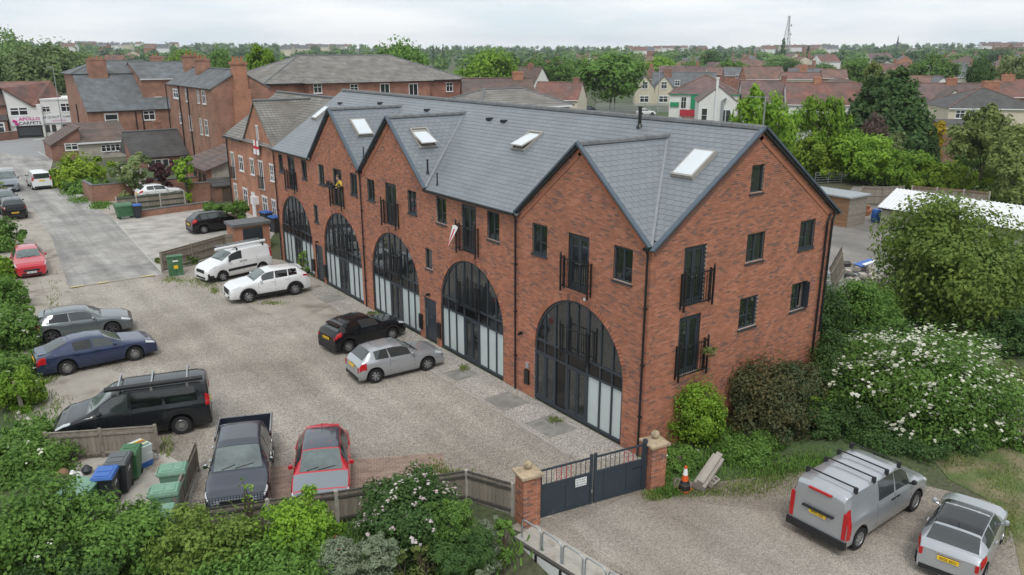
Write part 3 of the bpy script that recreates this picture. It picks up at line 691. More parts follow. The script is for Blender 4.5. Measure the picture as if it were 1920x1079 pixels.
MB().box(-.1, -.004, 6.36, 6.62, .5, 1.12).build('intercom_box', 'black_metal', APT); MB().box(-.06, -.004, 6.42, 6.56, 1.2, 1.42).build('meter_plate', 'lead', APT)
MB().box(-.14, -.004, 6.85, 6.95, 2.55, 2.65).lathe([(.05, 0), (.06, .07)], 8, (-.15, 6.9, 2.52)).build('wall_lamp', 'black_metal', APT)
MB().box(-.03, -.004, 3.1, 3.2, 4.92, 5.02).build('bell_push', 'white_upvc', APT)
# ---- roof
K = (HR-HE)/(BD/2); SLM = math.hypot(BD/2, HR-HE)
EX = -.16; EZ = HE+.06+K*EX                       # eave line of the front slope
def mz(x): return HE+.06+K*x
ROOF = MB()
ROOF.slab([(.12, -.12, mz(.12)-.02), (BD/2, -.12, mz(BD/2)-.02), (BD/2, BL, mz(BD/2)-.02), (.12, BL, mz(.12)-.02)], .06)
for y0, y1 in ((7.2, 14.17), (27.57, BL)): ROOF.slab([(EX, y0, EZ-.021), (.12, y0, mz(.12)-.021), (.12, y1, mz(.12)-.021), (EX, y1, EZ-.021)], .06)
ROOF.slab([(BD+.16, -.12, EZ-.02), (BD/2, -.12, mz(BD/2)-.02), (BD/2, BL, mz(BD/2)-.02), (BD+.16, BL, EZ-.02)][::-1], .06)
for c, hw in GBL:
    kg = (GZ-HE)/hw; e = .13; xr = (GZ-HE)/K
    for s in (-1, 1): 
        P = [(-.12, c, GZ+.05), (xr+.1, c, GZ+.05), (e, c+s*hw, HE+.05), (-.12, c+s*hw, HE+.05)]
        ROOF.slab(P if s > 0 else P[::-1], .06)
RF = ROOF.build('roof', 'slate_under', APT)
SW, SE, ST = .34, .235, .011
tl = []          # slates: origin, axis along row, axis up slope, length along row
def in_gable(x, y, z):
    for c, hw in GBL:
        if x < .3 and abs(y-c) < hw-.1: return True
        if abs(y-c) < hw and x < (GZ-HE)/K and HE+(GZ-HE)*(1-abs(y-c)/hw) > z+.1: return True
    return False
nrow = int((SLM+.16)/SE)
ups = Vector((BD/2, 0, HR-HE)).normalized(); nm = Vector((-ups.z, 0, ups.x))
for r in range(nrow+1):
    o = Vector((EX, 0, EZ))+ups*(r*SE); y = -.13-(SW/2 if r % 2 else 0)
    if o.x > BD/2-.05: continue
    while y < BL:
        a_, b_ = max(y, -.13), min(y+SW, BL)
        cx = o+ups*SE/2
        if b_-a_ > .05 and not in_gable(cx.x, (a_+b_)/2, cx.z): tl.append((Vector((o.x, a_, o.z)), Vector((0, 1, 0)), ups, nm, b_-a_))
        y += SW
for c, hw in GBL:
    kl = math.hypot(hw, GZ-HE)
    for s in (-1, 1):
        up = Vector((0, -s*hw, GZ-HE)).normalized(); nn = Vector((0, s*up.z, abs(up.y)))
        for r in range(int(kl/SE)+1):
            o = Vector((0, c+s*hw, HE+.06))+up*(r*SE)
            if (o.y-c)*s < .03: continue
            xm = (o.z+up.z*SE-HE-.05)/K+.04; x = -.13-(SW/2 if r % 2 else 0)
            while x < xm:
                a_, b_ = max(x, -.13), min(x+SW, xm)
                if b_-a_ > .05: tl.append((Vector((a_, o.y, o.z)), Vector((1, 0, 0)), up, nn, b_-a_))
                x += SW
tl.sort(key=lambda t: (t[0]-Vector((CX, CY, CZ))).length)
def slate_v(o, ax, up, n, L):
    g = .0055; a = o+ax*g; b = o+ax*(L-g); t = up*(SE+.02); P = [a+n*.004, b+n*.004, b+t+n*.002, a+t+n*.002]
    return [tuple(p) for p in P]+[tuple(p+n*(ST if i < 2 else .003)) for i, p in enumerate(P)]
nobj = 0; V = []; F = []; key = {}
for o, ax, up, n, L in tl:
    if nobj < 300 and L > SW-.001:
        kk = (round(up.x, 3), round(up.y, 3))
        if kk not in key:
            me = bpy.data.meshes.new('slate'); me.from_pydata(slate_v(Vector((0, 0, 0)), ax, up, n, SW), [], _BF.tolist()); me.update(); key[kk] = me
        ob = link('slate', key[kk], 'slate', RF); ob.location = o; nobj += 1
    else:
        F += (_BF+len(V)).tolist(); V += slate_v(o, ax, up, n, L)
props(link('slating', np_mesh('slating', V, F), 'slate', RF), kind='stuff')
# ridge tiles
def ridge_tiles(p, q, step, r, par, m='slate_cap'):
    p = Vector(p); q = Vector(q); n = max(1, int((q-p).length/step)); d = (q-p)/n; dirn = d.normalized()
    t = MB(); pts = [(-r, -.06), (-r*.75, r*.25), (0, r*.6), (r*.75, r*.25), (r, -.06)]; L = d.length
    V = [(x, 0, z) for x, z in pts]+[(x, L-.012, z) for x, z in pts]; t.add(V, [(i, i+1, i+6, i+5) for i in range(4)]+[(4, 3, 2, 1, 0), (5, 6, 7, 8, 9)])
    me = t.mesh('ridge_tile'); rz = math.atan2(-dirn.x, dirn.y)
    for i in range(n):
        o = link('ridge_tile', me, m, par); o.location = p+d*i+Vector((0, 0, random.uniform(-.004, .004))); o.rotation_euler = (0, 0, rz)
ridge_tiles((BD/2, -.14, mz(BD/2)+.02), (BD/2, BL, mz(BD/2)+.02), .45, .15, RF)
for c, hw in GBL: ridge_tiles((-.13, c, GZ+.09), ((GZ-HE)/K+.15, c, GZ+.09), .45, .13, RF)
# verge caps, valleys
for c, hw in GBL:
    for s in (-1, 1): MB().bar((-.13, c+s*(hw+.02), HE+.07), (-.13, c, GZ+.12), .07, .17, up=(-1, 0, 0)).build('verge_cap', 'verge', RF)
    MB().lathe([(.05, -.12), (.09, 0), (.02, .1)], 8, (-.13, c, GZ+.1)).build('ridge_end', 'verge', RF)
for xx in (EX, BD+.16): MB().bar((xx, -.13, EZ+.02), (BD/2, -.13, mz(BD/2)+.06), .17, .07).build('verge_cap', 'verge', RF)
for c, hw in GBL:
    for s in (-1, 1):
        MB().bar((-.05, c+s*hw, HE+.1), ((GZ-HE)/K, c, GZ+.07), .09, .03).build('valley', 'valley_lead', RF)
# gutters and downpipes
m = MB(); 
for y0, y1 in ((7.2, 14.15), (27.6, BL)): m.bar((-.2, y0, HE-.02), (-.2, y1, HE-.02), .11, .09)
for y in (0.0, 20.93): m.box(-.24, -.02, y-.18 if y else -.02, y+.2, HE-.06, HE+.04)
m.bar((BD+.2, 0, HE-.02), (BD+.2, BL, HE-.02), .11, .09); m.build('gutter', 'black_metal', APT)
for y in (.12, 7.25, 20.95, 33.55):
    p = MB().tube([(-.13, y, HE-.05), (-.075, y, HE-.25), (-.075, y, .02)], .04, 8)
    for z in (1.5, 3.4, 5.4): p.box(-.125, -.004, y-.06, y+.06, z, z+.05)
    p.build('downpipe', 'black_metal', APT)
for x, z0 in ((9.75, 1.5), (10.08, 2.5)): MB().tube([(x+.15, -.1, HE+.02), (x, -.08, HE-.3), (x, -.08, z0)], .045, 8).build('downpipe', 'black_metal', APT)
# rooflights: (centre, up-slope vector, along vector, opening angle)
def rooflight(c, up, ax, n, w, h, ang):
    c = Vector(c); up = Vector(up).normalized(); ax = Vector(ax).normalized(); n = Vector(n).normalized()
    def Q(a, b, d): return c+ax*a+up*b+n*d
    m = MB()
    for a0, a1, b0, b1 in ((-w/2, -w/2+.07, -h/2, h/2), (w/2-.07, w/2, -h/2, h/2), (-w/2+.07, w/2-.07, -h/2, -h/2+.07), (-w/2+.07, w/2-.07, h/2-.07, h/2)):
        m.add([Q(a0, b0, 0), Q(a1, b0, 0), Q(a1, b1, 0), Q(a0, b1, 0), Q(a0, b0, .1), Q(a1, b0, .1), Q(a1, b1, .1), Q(a0, b1, .1)], _BF.tolist())
    fr = m.build('rooflight', 'rooflight_frame', RF)
    if ang: MB().add([Q(-w/2+.07, -h/2+.07, .03), Q(w/2-.07, -h/2+.07, .03), Q(w/2-.07, h/2-.07, .03), Q(-w/2+.07, h/2-.07, .03)], [(0, 1, 2, 3)]).build('reveal', 'rooflight_frame', fr)
    ca, sa = math.cos(ang), math.sin(ang)      # centre-hung sash
    def S(a, b, d): bb = b*ca-d*sa; dd = .11+b*-sa+d*ca; return Q(a, bb, dd)
    w2, h2 = w/2-.02, h/2-.02; m = MB()
    m.add([S(-w2, -h2, 0), S(w2, -h2, 0), S(w2, h2, 0), S(-w2, h2, 0), S(-w2, -h2, .05), S(w2, -h2, .05), S(w2, h2, .05), S(-w2, h2, .05)], _BF.tolist())
    m.build('sash', 'rooflight_frame', fr); w3, h3 = w2-.07, h2-.07
    MB().add([S(-w3, -h3, .045), S(w3, -h3, .045), S(w3, h3, .045), S(-w3, h3, .045), S(-w3, -h3, .06), S(w3, -h3, .06), S(w3, h3, .06), S(-w3, h3, .06)], _BF.tolist()).build('pane', 'rooflight_glass', fr)
def on_plane(px, py, p0, n):
    d = ray(px, py); n = np.array(n); return _c+d*(np.dot(np.array(p0)-_c, n)/np.dot(d, n))
for px, py, ang, w, h in ((989, 266, .22, .95, 1.3), (1302, 311, 0, 1.0, 1.45), (603, 214, 0, .8, 1.3)):
    rooflight(on_plane(px, py, (EX, 0, EZ), nm), ups, (0, 1, 0), nm, w, h, ang)
for gi, px, py, ang in ((2, 677, 241, .08), (1, 793, 260, .3)):
    c, hw = GBL[gi]; up = Vector((0, hw, GZ-HE)).normalized(); nn = Vector((0, -up.z, up.y))
    rooflight(on_plane(px, py, (0, c-hw, HE+.06), nn), up, (1, 0, 0), nn, .95, 1.3, ang)
for px, py in ((918, 225), (945, 229), (713, 195), (801, 208), (638, 195)):
    p = on_plane(px, py, (EX, 0, EZ), nm); MB().box(p[0]-.12, p[0]+.15, p[1]-.16, p[1]+.16, p[2]-.02, p[2]+.1).build('roof_vent', 'black_metal', RF)
for px, py, h, r, pl_ in ((1199, 239, .75, .068, None), (820, 348, .5, .03, None), (802, 326, .6, .04, 1), (682, 296, .5, .03, 2)):
    if pl_ is None: p = on_plane(px, py, (EX, 0, EZ), nm)
    else:
        c, hw = GBL[pl_]; up = Vector((0, hw, GZ-HE)).normalized(); p = on_plane(px, py, (0, c-hw, HE+.06), (0, -up.z, up.y))
    MB().lathe([(r*2.2, 0), (r*1.3, .1), (r, .14), (r, h), (r*1.3, h+.01), (r*1.3, h+.06)], 10, tuple(p)).build('flue', 'black_metal', RF)
p = (5.6, .3, mz(4.7))
MB().tube([p, (p[0], p[1], p[2]+1.35)], .025, 6).bar((p[0], p[1]+.75, p[2]+1.3), (p[0], p[1]-.1, p[2]+1.3), .02).build('aerial', 'steel', RF)
# person at the open balcony door, leaning on a rail-mounted box; flags
# ------------------------------------------------------------------ roofs, walls and windows for the surrounding houses
def roof_mat(name, c1, c2, gap, row=.17, wid=.3, dirt=None, rough=.75):
    m = brick_mat(name, c1, c2, gap); N = m.node_tree.nodes
    bt = [n for n in N if n.type == 'TEX_BRICK'][0]; bt.inputs['Brick Width'].default_value = wid; bt.inputs['Row Height'].default_value = row; bt.inputs['Mortar Size'].default_value = .016
    N['Principled BSDF'].inputs['Roughness'].default_value = rough
    Lk = m.node_tree.links.new; bp = N.new('ShaderNodeBump'); bp.inputs['Strength'].default_value = .5; bp.inputs['Distance'].default_value = .03; Lk(bt.outputs['Fac'], bp.inputs['Height']); bp.invert = True
    Lk(bp.outputs[0], N['Principled BSDF'].inputs['Normal'])
    if dirt:
        vm = N['Principled BSDF'].inputs['Base Color'].links[0].from_node; mc = N.new('ShaderNodeMix'); mc.data_type = 'RGBA'; nz = N.new('ShaderNodeTexNoise'); nz.inputs['Scale'].default_value = .35; nz.inputs['Detail'].default_value = 7
        tcn = [n for n in N if n.type == 'TEX_COORD'][0]; Lk(tcn.outputs['Object'], nz.inputs['Vector']); mr = N.new('ShaderNodeMapRange'); mr.inputs[1].default_value = .45; mr.inputs[2].default_value = .62; mr.inputs[4].default_value = .8; Lk(nz.outputs[0], mr.inputs[0])
        Lk(bt.outputs[0], mc.inputs[6]); mc.inputs[7].default_value = (*dirt, 1); Lk(mr.outputs[0], mc.inputs[0]); Lk(mc.outputs[2], vm.inputs[0])
brick_mat('brick_orange', (0.413, 0.169, 0.094), (0.338, 0.138, 0.085), (0.350, 0.275, 0.213)); brick_mat('brick_old', (0.338, 0.156, 0.098), (0.250, 0.119, 0.083), (0.275, 0.225, 0.188)); brick_mat('brick_brown', (0.275, 0.131, 0.090), (0.225, 0.112, 0.083), (0.225, 0.175, 0.150)); brick_mat('brick_far', (0.338, 0.144, 0.100), (0.275, 0.125, 0.090), (0.275, 0.213, 0.175))
roof_mat('roof_slate', (0.169, 0.181, 0.194), (0.131, 0.144, 0.156), (0.056, 0.062, 0.069), dirt=(.10, .10, .098)); roof_mat('roof_tile_grey', (0.252, 0.235, 0.212), (0.203, 0.195, 0.179), (0.050, 0.048, 0.044), .17, .33, dirt=(.15, .135, .12))
roof_mat('roof_tile_brown', (0.163, 0.106, 0.085), (0.131, 0.088, 0.075), (0.050, 0.037, 0.035), .2, .33, dirt=(.09, .075, .07)); roof_mat('roof_red', (0.250, 0.106, 0.081), (0.206, 0.094, 0.075), (0.088, 0.050, 0.044), dirt=(.12, .085, .075)); roof_mat('roof_rust', (0.250, 0.131, 0.094), (0.200, 0.112, 0.088), (0.088, 0.056, 0.050), dirt=(.13, .095, .08)); roof_mat('roof_dark', (0.094, 0.088, 0.085), (0.075, 0.073, 0.073), (0.031, 0.031, 0.031))
roof_mat('roof_purple', (0.194, 0.119, 0.106), (0.163, 0.106, 0.100), (0.075, 0.056, 0.050), dirt=(.095, .075, .072))
mat('render_cream', (.58, .53, .42), .9, .08, .6); mat('render_white', (.70, .70, .68), .9, .06, .6); mat('render_grey', (.42, .39, .34), .95, .14, .8, stain=((.30, .28, .25), 1, .45, .65)); mat('fascia_black', (.02, .02, .02), .5, .1, 2); mat('terracotta', (.36, .16, .08), .9, .15, 6); mat('green_paint', (.02, .26, .12), .5, .05, 2); mat('red_paint', (.45, .03, .05), .5, .05, 2)
def fbox(m, ax, d, s, o0, o1, u0, u1, z0, z1):
    """box on a wall plane: ax 0 -> plane x=d, 1 -> plane y=d; s=+1 when the house lies on the + side"""
    a, b = d+s*o0, d+s*o1
    return m.box(a, b, u0, u1, z0, z1) if ax == 0 else m.box(u0, u1, a, b, z0, z1)
def fwin(par, ax, d, s, u0, u1, z0, z1, fm='white_upvc', kind='win', head=True, name='window', gm='glass_far'):
    """window of a house: frame, bars, pane, sill and head, standing in a shallow reveal"""
    u0, u1 = min(u0, u1), max(u0, u1); z0, z1 = min(z0, z1), max(z0, z1); w = u1-u0; h = z1-z0; f = max(.05, w*.07)
    m = MB(); fbox(m, ax, d, s, -.045, .02, u0, u0+f, z0, z1); fbox(m, ax, d, s, -.045, .02, u1-f, u1, z0, z1); fbox(m, ax, d, s, -.044, .02, u0+f, u1-f, z0, z0+f); fbox(m, ax, d, s, -.044, .02, u0+f, u1-f, z1-f, z1)
    c = (u0+u1)/2
    if kind in ('win', 'sash', 'french'): fbox(m, ax, d, s, -.042, .02, c-f*.4, c+f*.4, z0+f, z1-f)
    if kind in ('win', 'sash', 'top'): fbox(m, ax, d, s, -.041, .02, u0+f, u1-f, z0+h*.62-f*.4, z0+h*.62+f*.4)
    fr = m.build(name, fm, par)
    p = MB(); fbox(p, ax, d, s, -.02, -.006, u0+f, u1-f, z0+f, z1-f); p.build('pane', gm, fr)
    q = MB(); fbox(q, ax, d, s, -.1, -.0, u0-.06, u1+.06, z0-.07, z0-.005); q.build('sill', fm, fr)
    if head: q = MB(); fbox(q, ax, d, s, -.06, -.0, u0-.08, u1+.08, z1+.005, z1+.1); q.build('head', fm, fr)
    return fr
def chimney(par, x, y, w, d, z0, z1, m='brick_old', pots=2, alongx=True):
    c = MB().box(x-w/2, x+w/2, y-d/2, y+d/2, z0, z1-.25).box(x-w/2-.06, x+w/2+.06, y-d/2-.06, y+d/2+.06, z1-.25, z1).build('chimney', m, par)
    for i in range(pots):
        t = (i+.5)/pots-.5; MB().lathe([(.12, 0), (.10, .3), (.13, .31), (.13, .38)], 8, (x+(t*w*.8 if alongx else 0), y+(0 if alongx else t*d*.8), z1)).build('chimney_pot', 'terracotta', c)
    return c
def ridge_strip(par, pts, m): 
    k = MB()
    for a, b in pts: k.tube([a, b], .11, 6)
    k.build('ridge_cap', m, par)
def house(name, label, loc, rz, w, d, he, hr, roof, wm, rm, wins=(), chims=(), cat='house', group=None, ov=.3, cap='roof_rust', fascia='white_upvc'):
    """house with walls, roof, fascia, chimneys and windows. local x = width, front (-y) looks at the yard"""
    e = empty(name, label, cat, tuple(loc), rz, group); x, y = w/2, d/2
    m = MB().box(-x, x, -y, y, -.3, he); b = MB(); caps = []
    if roof == 'gx':
        m.add([(-x, -y, he), (-x, y, he), (-x, 0, hr), (x, -y, he), (x, y, he), (x, 0, hr)], [(0, 2, 1), (3, 4, 5), (0, 3, 5, 2), (1, 2, 5, 4)])
        k = (hr-he)/y
        for s in (-1, 1):
            P = [(-x-.1, 0, hr+.1), (x+.1, 0, hr+.1), (x+.1, s*(y+ov), he-k*ov+.1), (-x-.1, s*(y+ov), he-k*ov+.1)]; b.slab(P if s > 0 else P[::-1], .12)
        caps = [((-x-.1, 0, hr+.12), (x+.1, 0, hr+.12))]
    elif roof == 'gy':
        m.add([(-x, -y, he), (x, -y, he), (0, -y, hr), (-x, y, he), (x, y, he), (0, y, hr)], [(0, 1, 2), (3, 5, 4), (1, 4, 5, 2), (0, 2, 5, 3)])
        k = (hr-he)/x
        for s in (-1, 1):
            P = [(0, -y-.15, hr+.1), (0, y+.1, hr+.1), (s*(x+ov), y+.1, he-k*ov+.1), (s*(x+ov), -y-.15, he-k*ov+.1)]; b.slab(P[::-1] if s > 0 else P, .12)
        caps = [((0, -y-.15, hr+.12), (0, y+.1, hr+.12))]
    else:
        X, Y = x+ov, y+ov; z = he+.05; r = min(X, Y)*(.98 if roof == 'hip' else .6)
        if X >= Y: A, B = (-X+r, 0, hr), (X-r, 0, hr); Fs = [(0, 1, 5, 4), (1, 2, 5), (2, 3, 4, 5), (3, 0, 4)]
        else: A, B = (0, -Y+r, hr), (0, Y-r, hr); Fs = [(0, 1, 4), (1, 2, 5, 4), (2, 3, 5), (3, 0, 4, 5)]
        b.add([(-X, -Y, z), (X, -Y, z), (X, Y, z), (-X, Y, z), A, B], Fs+[(3, 2, 1, 0)])
        cs = [(-X, -Y, z), (X, -Y, z), (X, Y, z), (-X, Y, z)]; caps = [(A, B)]+[(q, A if (q[0] < 0 if X >= Y else q[1] < 0) else B) for q in cs]
    m.build('wall', wm, e); R_ = b.build('roof', rm, e)
    if cap: ridge_strip(R_, caps, cap)
    if roof in ('gx', 'hip', 'hip2'):
        for s in (-1, 1): MB().bar((-x-ov*.5, s*(y+ov*.8), he-.05), (x+ov*.5, s*(y+ov*.8), he-.05), .1, .16).build('gutter', fascia, R_)
    for c in chims: chimney(R_, *c)
    for f, u, z0, h_, ww, kd in wins:
        if f == 'S': fwin(e, 1, -y, 1, u-ww/2, u+ww/2, z0, z0+h_, kind=kd)
        if f == 'W': fwin(e, 0, -x, 1, u-ww/2, u+ww/2, z0, z0+h_, kind=kd)
        if f == 'E': fwin(e, 0, x, -1, u-ww/2, u+ww/2, z0, z0+h_, kind=kd)
    return e
# ------------------------------------------------------------------ neighbour block with white windows, set back 3.5 m
XN = 3.5
def NV(px, py): p = PL(px, py, 0, XN); return p[1], p[2]
NB = empty('town_house_block', 'orange brick block with white windows and steep gable adjoining the long block', 'building', (XN, 44, 0))
oy = 44.; he = 6.55; hr = 9.95; xr = 5.0
def nwin(a, b, **k):
    y1, z1 = NV(*a); y0, z0 = NV(*b); return fwin(NB, 0, 0, 1, y0-oy, y1-oy, z0, z1, **k)
gy, gz, gw = 46.75-oy, 9.72, 3.35
m = MB().box(0, 9.5, BL+.05-oy, 54.9-oy, -.1, he); m.add([(0, gy-gw, he), (0, gy+gw, he), (0, gy, gz-.1), (6, gy-gw, he), (6, gy+gw, he), (6, gy, gz-.1)], [(0, 2, 1), (3, 4, 5), (0, 3, 5, 2), (1, 2, 5, 4)])
m.add([(.0, 54.9-oy, he), (9.5, 54.9-oy, he), (xr, 54.9-oy, hr-.1)], [(0, 2, 1)]); m.build('wall', 'brick_orange', NB)
kn = (hr-he)/xr
m = MB().slab([(-.25, BL+.05-oy, he-.25*kn), (xr, BL+.05-oy, hr), (xr, 55.1-oy, hr), (-.25, 55.1-oy, he-.25*kn)], .12)
m.slab([(9.8, BL+.05-oy, he-.15), (xr, BL+.05-oy, hr), (xr, 55.1-oy, hr), (9.8, 55.1-oy, he-.15)][::-1], .12); NR = m.build('roof', 'roof_tile_grey', NB)
m = MB(); xg = (gz-he)/kn
for s in (-1, 1):
    P = [(-.12, gy, gz), (xg+.2, gy, gz), (.1, gy+s*(gw+.05), he-.05), (-.12, gy+s*(gw+.05), he-.05)]; m.slab(P if s > 0 else P[::-1], .1)
m.build('gable_roof', 'roof_tile_grey', NB); ridge_strip(NR, [((xr, BL+.05-oy, hr+.05), (xr, 55.1-oy, hr+.05)), ((-.12, gy, gz+.05), (xg+.2, gy, gz+.05))], 'slate_cap')
MB().bar((-.3, 50.2-oy, he-.3), (-.3, 55-oy, he-.3), .12, .1).build('gutter', 'black_metal', NB)
MB().tube([(-.1, 54.7-oy, he), (-.1, 54.7-oy, 0)], .05, 6).build('downpipe', 'black_metal', NB)
P = PL(440, 228, 0, XN+1.2); rooflight_c = None
m = MB(); u = Vector((1, 0, kn)).normalized(); p0 = Vector((1.0, 51.6-oy, he+1.0*kn+.03)); q = [p0+Vector((0, -.4, 0)), p0+Vector((0, .4, 0)), p0+u*1.4+Vector((0, .4, 0)), p0+u*1.4+Vector((0, -.4, 0))]
m.slab([t+Vector((-.05, 0, .1)) for t in q], .1); m.build('rooflight', 'rooflight_glass', NR)
for a, b, k in (((448, 293), (458, 322), 'win'), ((469, 298), (478, 329), 'win'), ((506, 309), (515, 341), 'win'), ((439, 345), (447, 377), 'win'), ((456, 353), (467, 388), 'win'), ((492, 368), (504, 402), 'win'), ((510, 375), (520, 413), 'win')): nwin(a, b, kind=k)
def nbalc(a, b):
    fr = nwin(a, b, kind='french'); y1, z1 = NV(*a); y0, z0 = NV(*b); m = MB()
    for z in (z0+.1, z0+1.0): m.box(-.2, -.16, y0-.15-oy, y1+.15-oy, z, z+.04)
    for i in range(9): y = y0-.15+(y1-y0+.3)*i/8-oy; m.box(-.19, -.17, y-.012, y+.012, z0, z0+1.05)
    for y in (y0-.15-oy, y1+.15-oy): m.box(-.2, 0, y-.015, y+.015, z0+1., z0+1.04)
    return m.build('juliet_balcony', 'black_metal', NB), (y0+y1)/2-oy, z0
nbalc((433, 286), (443, 336)); nbalc((485, 302), (497, 356)); _, fy, fz = nbalc((480, 237), (488, 288))
y1, z1 = NV(471, 359); y0, z0 = NV(482, 408); d = MB().box(-.03, .03, y0-oy, y1-oy, 0, 2.1).build('front_door', 'white_upvc', NB); MB().box(-.06, -.032, y0-oy+.12, y0-oy+.16, .95, 1.15).build('handle', 'steel', d)
MB().box(-.5, .0, y0-.9-oy, y0-.25-oy, 1.25, 1.9).build('meter_cupboard', 'white_upvc', NB)
# England flag over that top balcony: a top-level cloth hanging from the rail
fl = empty('flag', 'white flag with red cross hung over the top balcony of the orange brick gable', 'flag', (XN-.235, fy+oy, fz-.1))
m = MB(); nX, nZ = 12, 8
def cloth(u0, u1, v0, v1, off):
    m = MB(); nu, nv = max(2, int((u1-u0)*10)), max(2, int((v1-v0)*8)); V = []
    for j in range(nv+1):
        for i in range(nu+1):
            u = u0+(u1-u0)*i/nu; v = v0+(v1-v0)*j/nv; V.append((off+.025*math.sin(u*9+v*2)-.03*(1-v)*.5, u, v))
    n0 = len(V); V += [(x+.004, y, z) for x, y, z in V]; F = []
    for j in range(nv):
        for i in range(nu): a = j*(nu+1)+i; F.append((a, a+1, a+nu+2, a+nu+1)); F.append((a+n0, a+nu+1+n0, a+nu+2+n0, a+1+n0))
    return m.add(V, F)
cloth(-.62, .62, 0, 1.15, 0).build('cloth', 'white_cloth', fl); cloth(-.62, .62, .46, .69, -.008).build('red_stripe', 'red_cloth', fl); cloth(-.12, .12, 0, 1.15, -.012).build('red_stripe', 'red_cloth', fl)
# ------------------------------------------------------------------ extension with brown roof beside it
YE = 60.
xa = float(PL(392, 330, 1, YE)[0]); xb = XN+6
ex = empty('brick_extension', 'low brick extension with brown tiled roof and pale rendered end wall', 'building', (xa, YE, 0))
zt = float(PL(392, 318, 1, YE)[2]); zb = float(PL(432, 300, 1, YE)[2])+.4
m = MB(); w = xb-xa; m.add([(0, 0, -.1), (w, 0, -.1), (w, 0, zb+.9), (0, 0, zt), (0, 8, -.1), (w, 8, -.1), (w, 8, zb+.9), (0, 8, zt)], _BF[:, :].tolist()); m.build('wall', 'brick_orange', ex)
MB().add([(.25, -.05, .5), (w, -.05, .5), (w, -.05, zb+.8), (.25, -.05, zt-.05), (.25, 0, .5), (w, 0, .5), (w, 0, zb+.8), (.25, 0, zt-.05)], _BF.tolist()).build('rendered_panel', 'render_grey', ex)
MB().slab([(-.5, -.35, zt-.05), (w+.1, -.35, zb+1.0), (w+.1, 8.3, zb+1.0), (-.5, 8.3, zt-.05)], .14).build('roof', 'roof_tile_brown', ex)
for y0 in (1.2, 2.6, 4.2): fwin(ex, 0, 0, 1, y0, y0+.9, .9, 2.2, fm='fascia_black', kind='win', head=False)
ld = empty('bin_shelter', 'small lean-to with dark slate roof against the pale rendered wall', 'shelter', (xa-.2, YE-2.2, 0)); MB().box(0, 3.6, 0, 1.6, 0, 1.5).build('wall', 'brick_brown', ld); MB().slab([(-.2, -.2, 1.5), (3.8, -.2, 1.5), (3.8, 1.8, 2.0), (-.2, 1.8, 2.0)], .1).build('roof', 'roof_dark', ld); MB().box(.6, 1.5, -.03, .0, 0, 1.35).build('door', 'bark', ld)
# ------------------------------------------------------------------ tall old wing with a big chimney on its gable
Y2 = 74.
x0 = float(PL(396, 166.5, 1, Y2)[0]); z0 = float(PL(396, 166.5, 1, Y2)[2]); x1 = float(PL(503, 165, 1, Y2)[0]); zr = float(PL(449, 133, 1, Y2)[2]); yb_ = float(PL(314, 157, 0, x0)[1])
ow = empty('old_brick_wing', 'tall old brick wing with sash windows, slate roof and stout chimney on its gable end', 'building', (x0, Y2, 0)); w = x1-x0; D_ = yb_-Y2; k = (zr-z0)/(w/2)
MB().box(0, w, 0, D_, -.1, z0).add([(0, 0, z0), (w, 0, z0), (w/2, 0, zr), (0, D_, z0), (w, D_, z0), (w/2, D_, zr)], [(0, 1, 2), (3, 5, 4), (1, 4, 5, 2), (0, 2, 5, 3)]).build('wall', 'brick_old', ow)
m = MB()
for s in (0, 1):
    P = [(w/2, -.1, zr+.08), (w/2, D_+.1, zr+.08), (-.25 if s == 0 else w+.25, D_+.1, z0-.25*k+.08), (-.25 if s == 0 else w+.25, -.1, z0-.25*k+.08)]; m.slab(P if s == 0 else P[::-1], .12)
OR = m.build('roof', 'roof_slate', ow); ridge_strip(OR, [((w/2, -.1, zr+.1), (w/2, D_, zr+.1))], 'slate_cap')
cx = float(PL(449, 130, 1, Y2-.3)[0])-x0; ct = float(PL(449, 116, 1, Y2)[2])
c = MB().box(cx-1.0, cx+1.0, -.45, .0, 2, zr-2.0).box(cx-.75, cx+.75, -.45, .6, zr-2.0, ct-.3).box(cx-.85, cx+.85, -.55, .7, ct-.3, ct).build('chimney', 'brick_orange', OR)
for i in range(3): MB().lathe([(.17, 0), (.14, .45), (.17, .46), (.17, .55)], 8, (cx-.5+i*.45, 0, ct)).build('chimney_pot', 'terracotta', c)
chimney(OR, w/2-.6, D_*.62, 1.6, 1.0, zr-1, zr+1.2, pots=3); chimney(OR, w/2, D_-.3, 2.0, 1.0, zr-1.5, zr+1.6, pots=3)
def owin(a, b, **kk):
    p = PL(*a, 0, x0); q = PL(*b, 0, x0); fwin(ow, 0, 0, 1, q[1]-Y2, p[1]-Y2, q[2], p[2], head=False, **kk)
for a, b in (((324, 166), (336, 186)), ((347, 167), (354, 191)), ((369, 170), (375, 194)), ((378, 170), (387, 196)), ((354, 216), (361, 245)), ((374, 222), (381, 253)), ((383, 224), (392, 255)), ((336, 212), (343, 232))): owin(a, b)
for px in (313, 336, 352):
    q = PL(px, 170, 0, x0); MB().tube([(-.1, q[1]-Y2, z0-.1), (-.1, q[1]-Y2, 0)], .07, 6).build('downpipe', 'black_metal', ow)
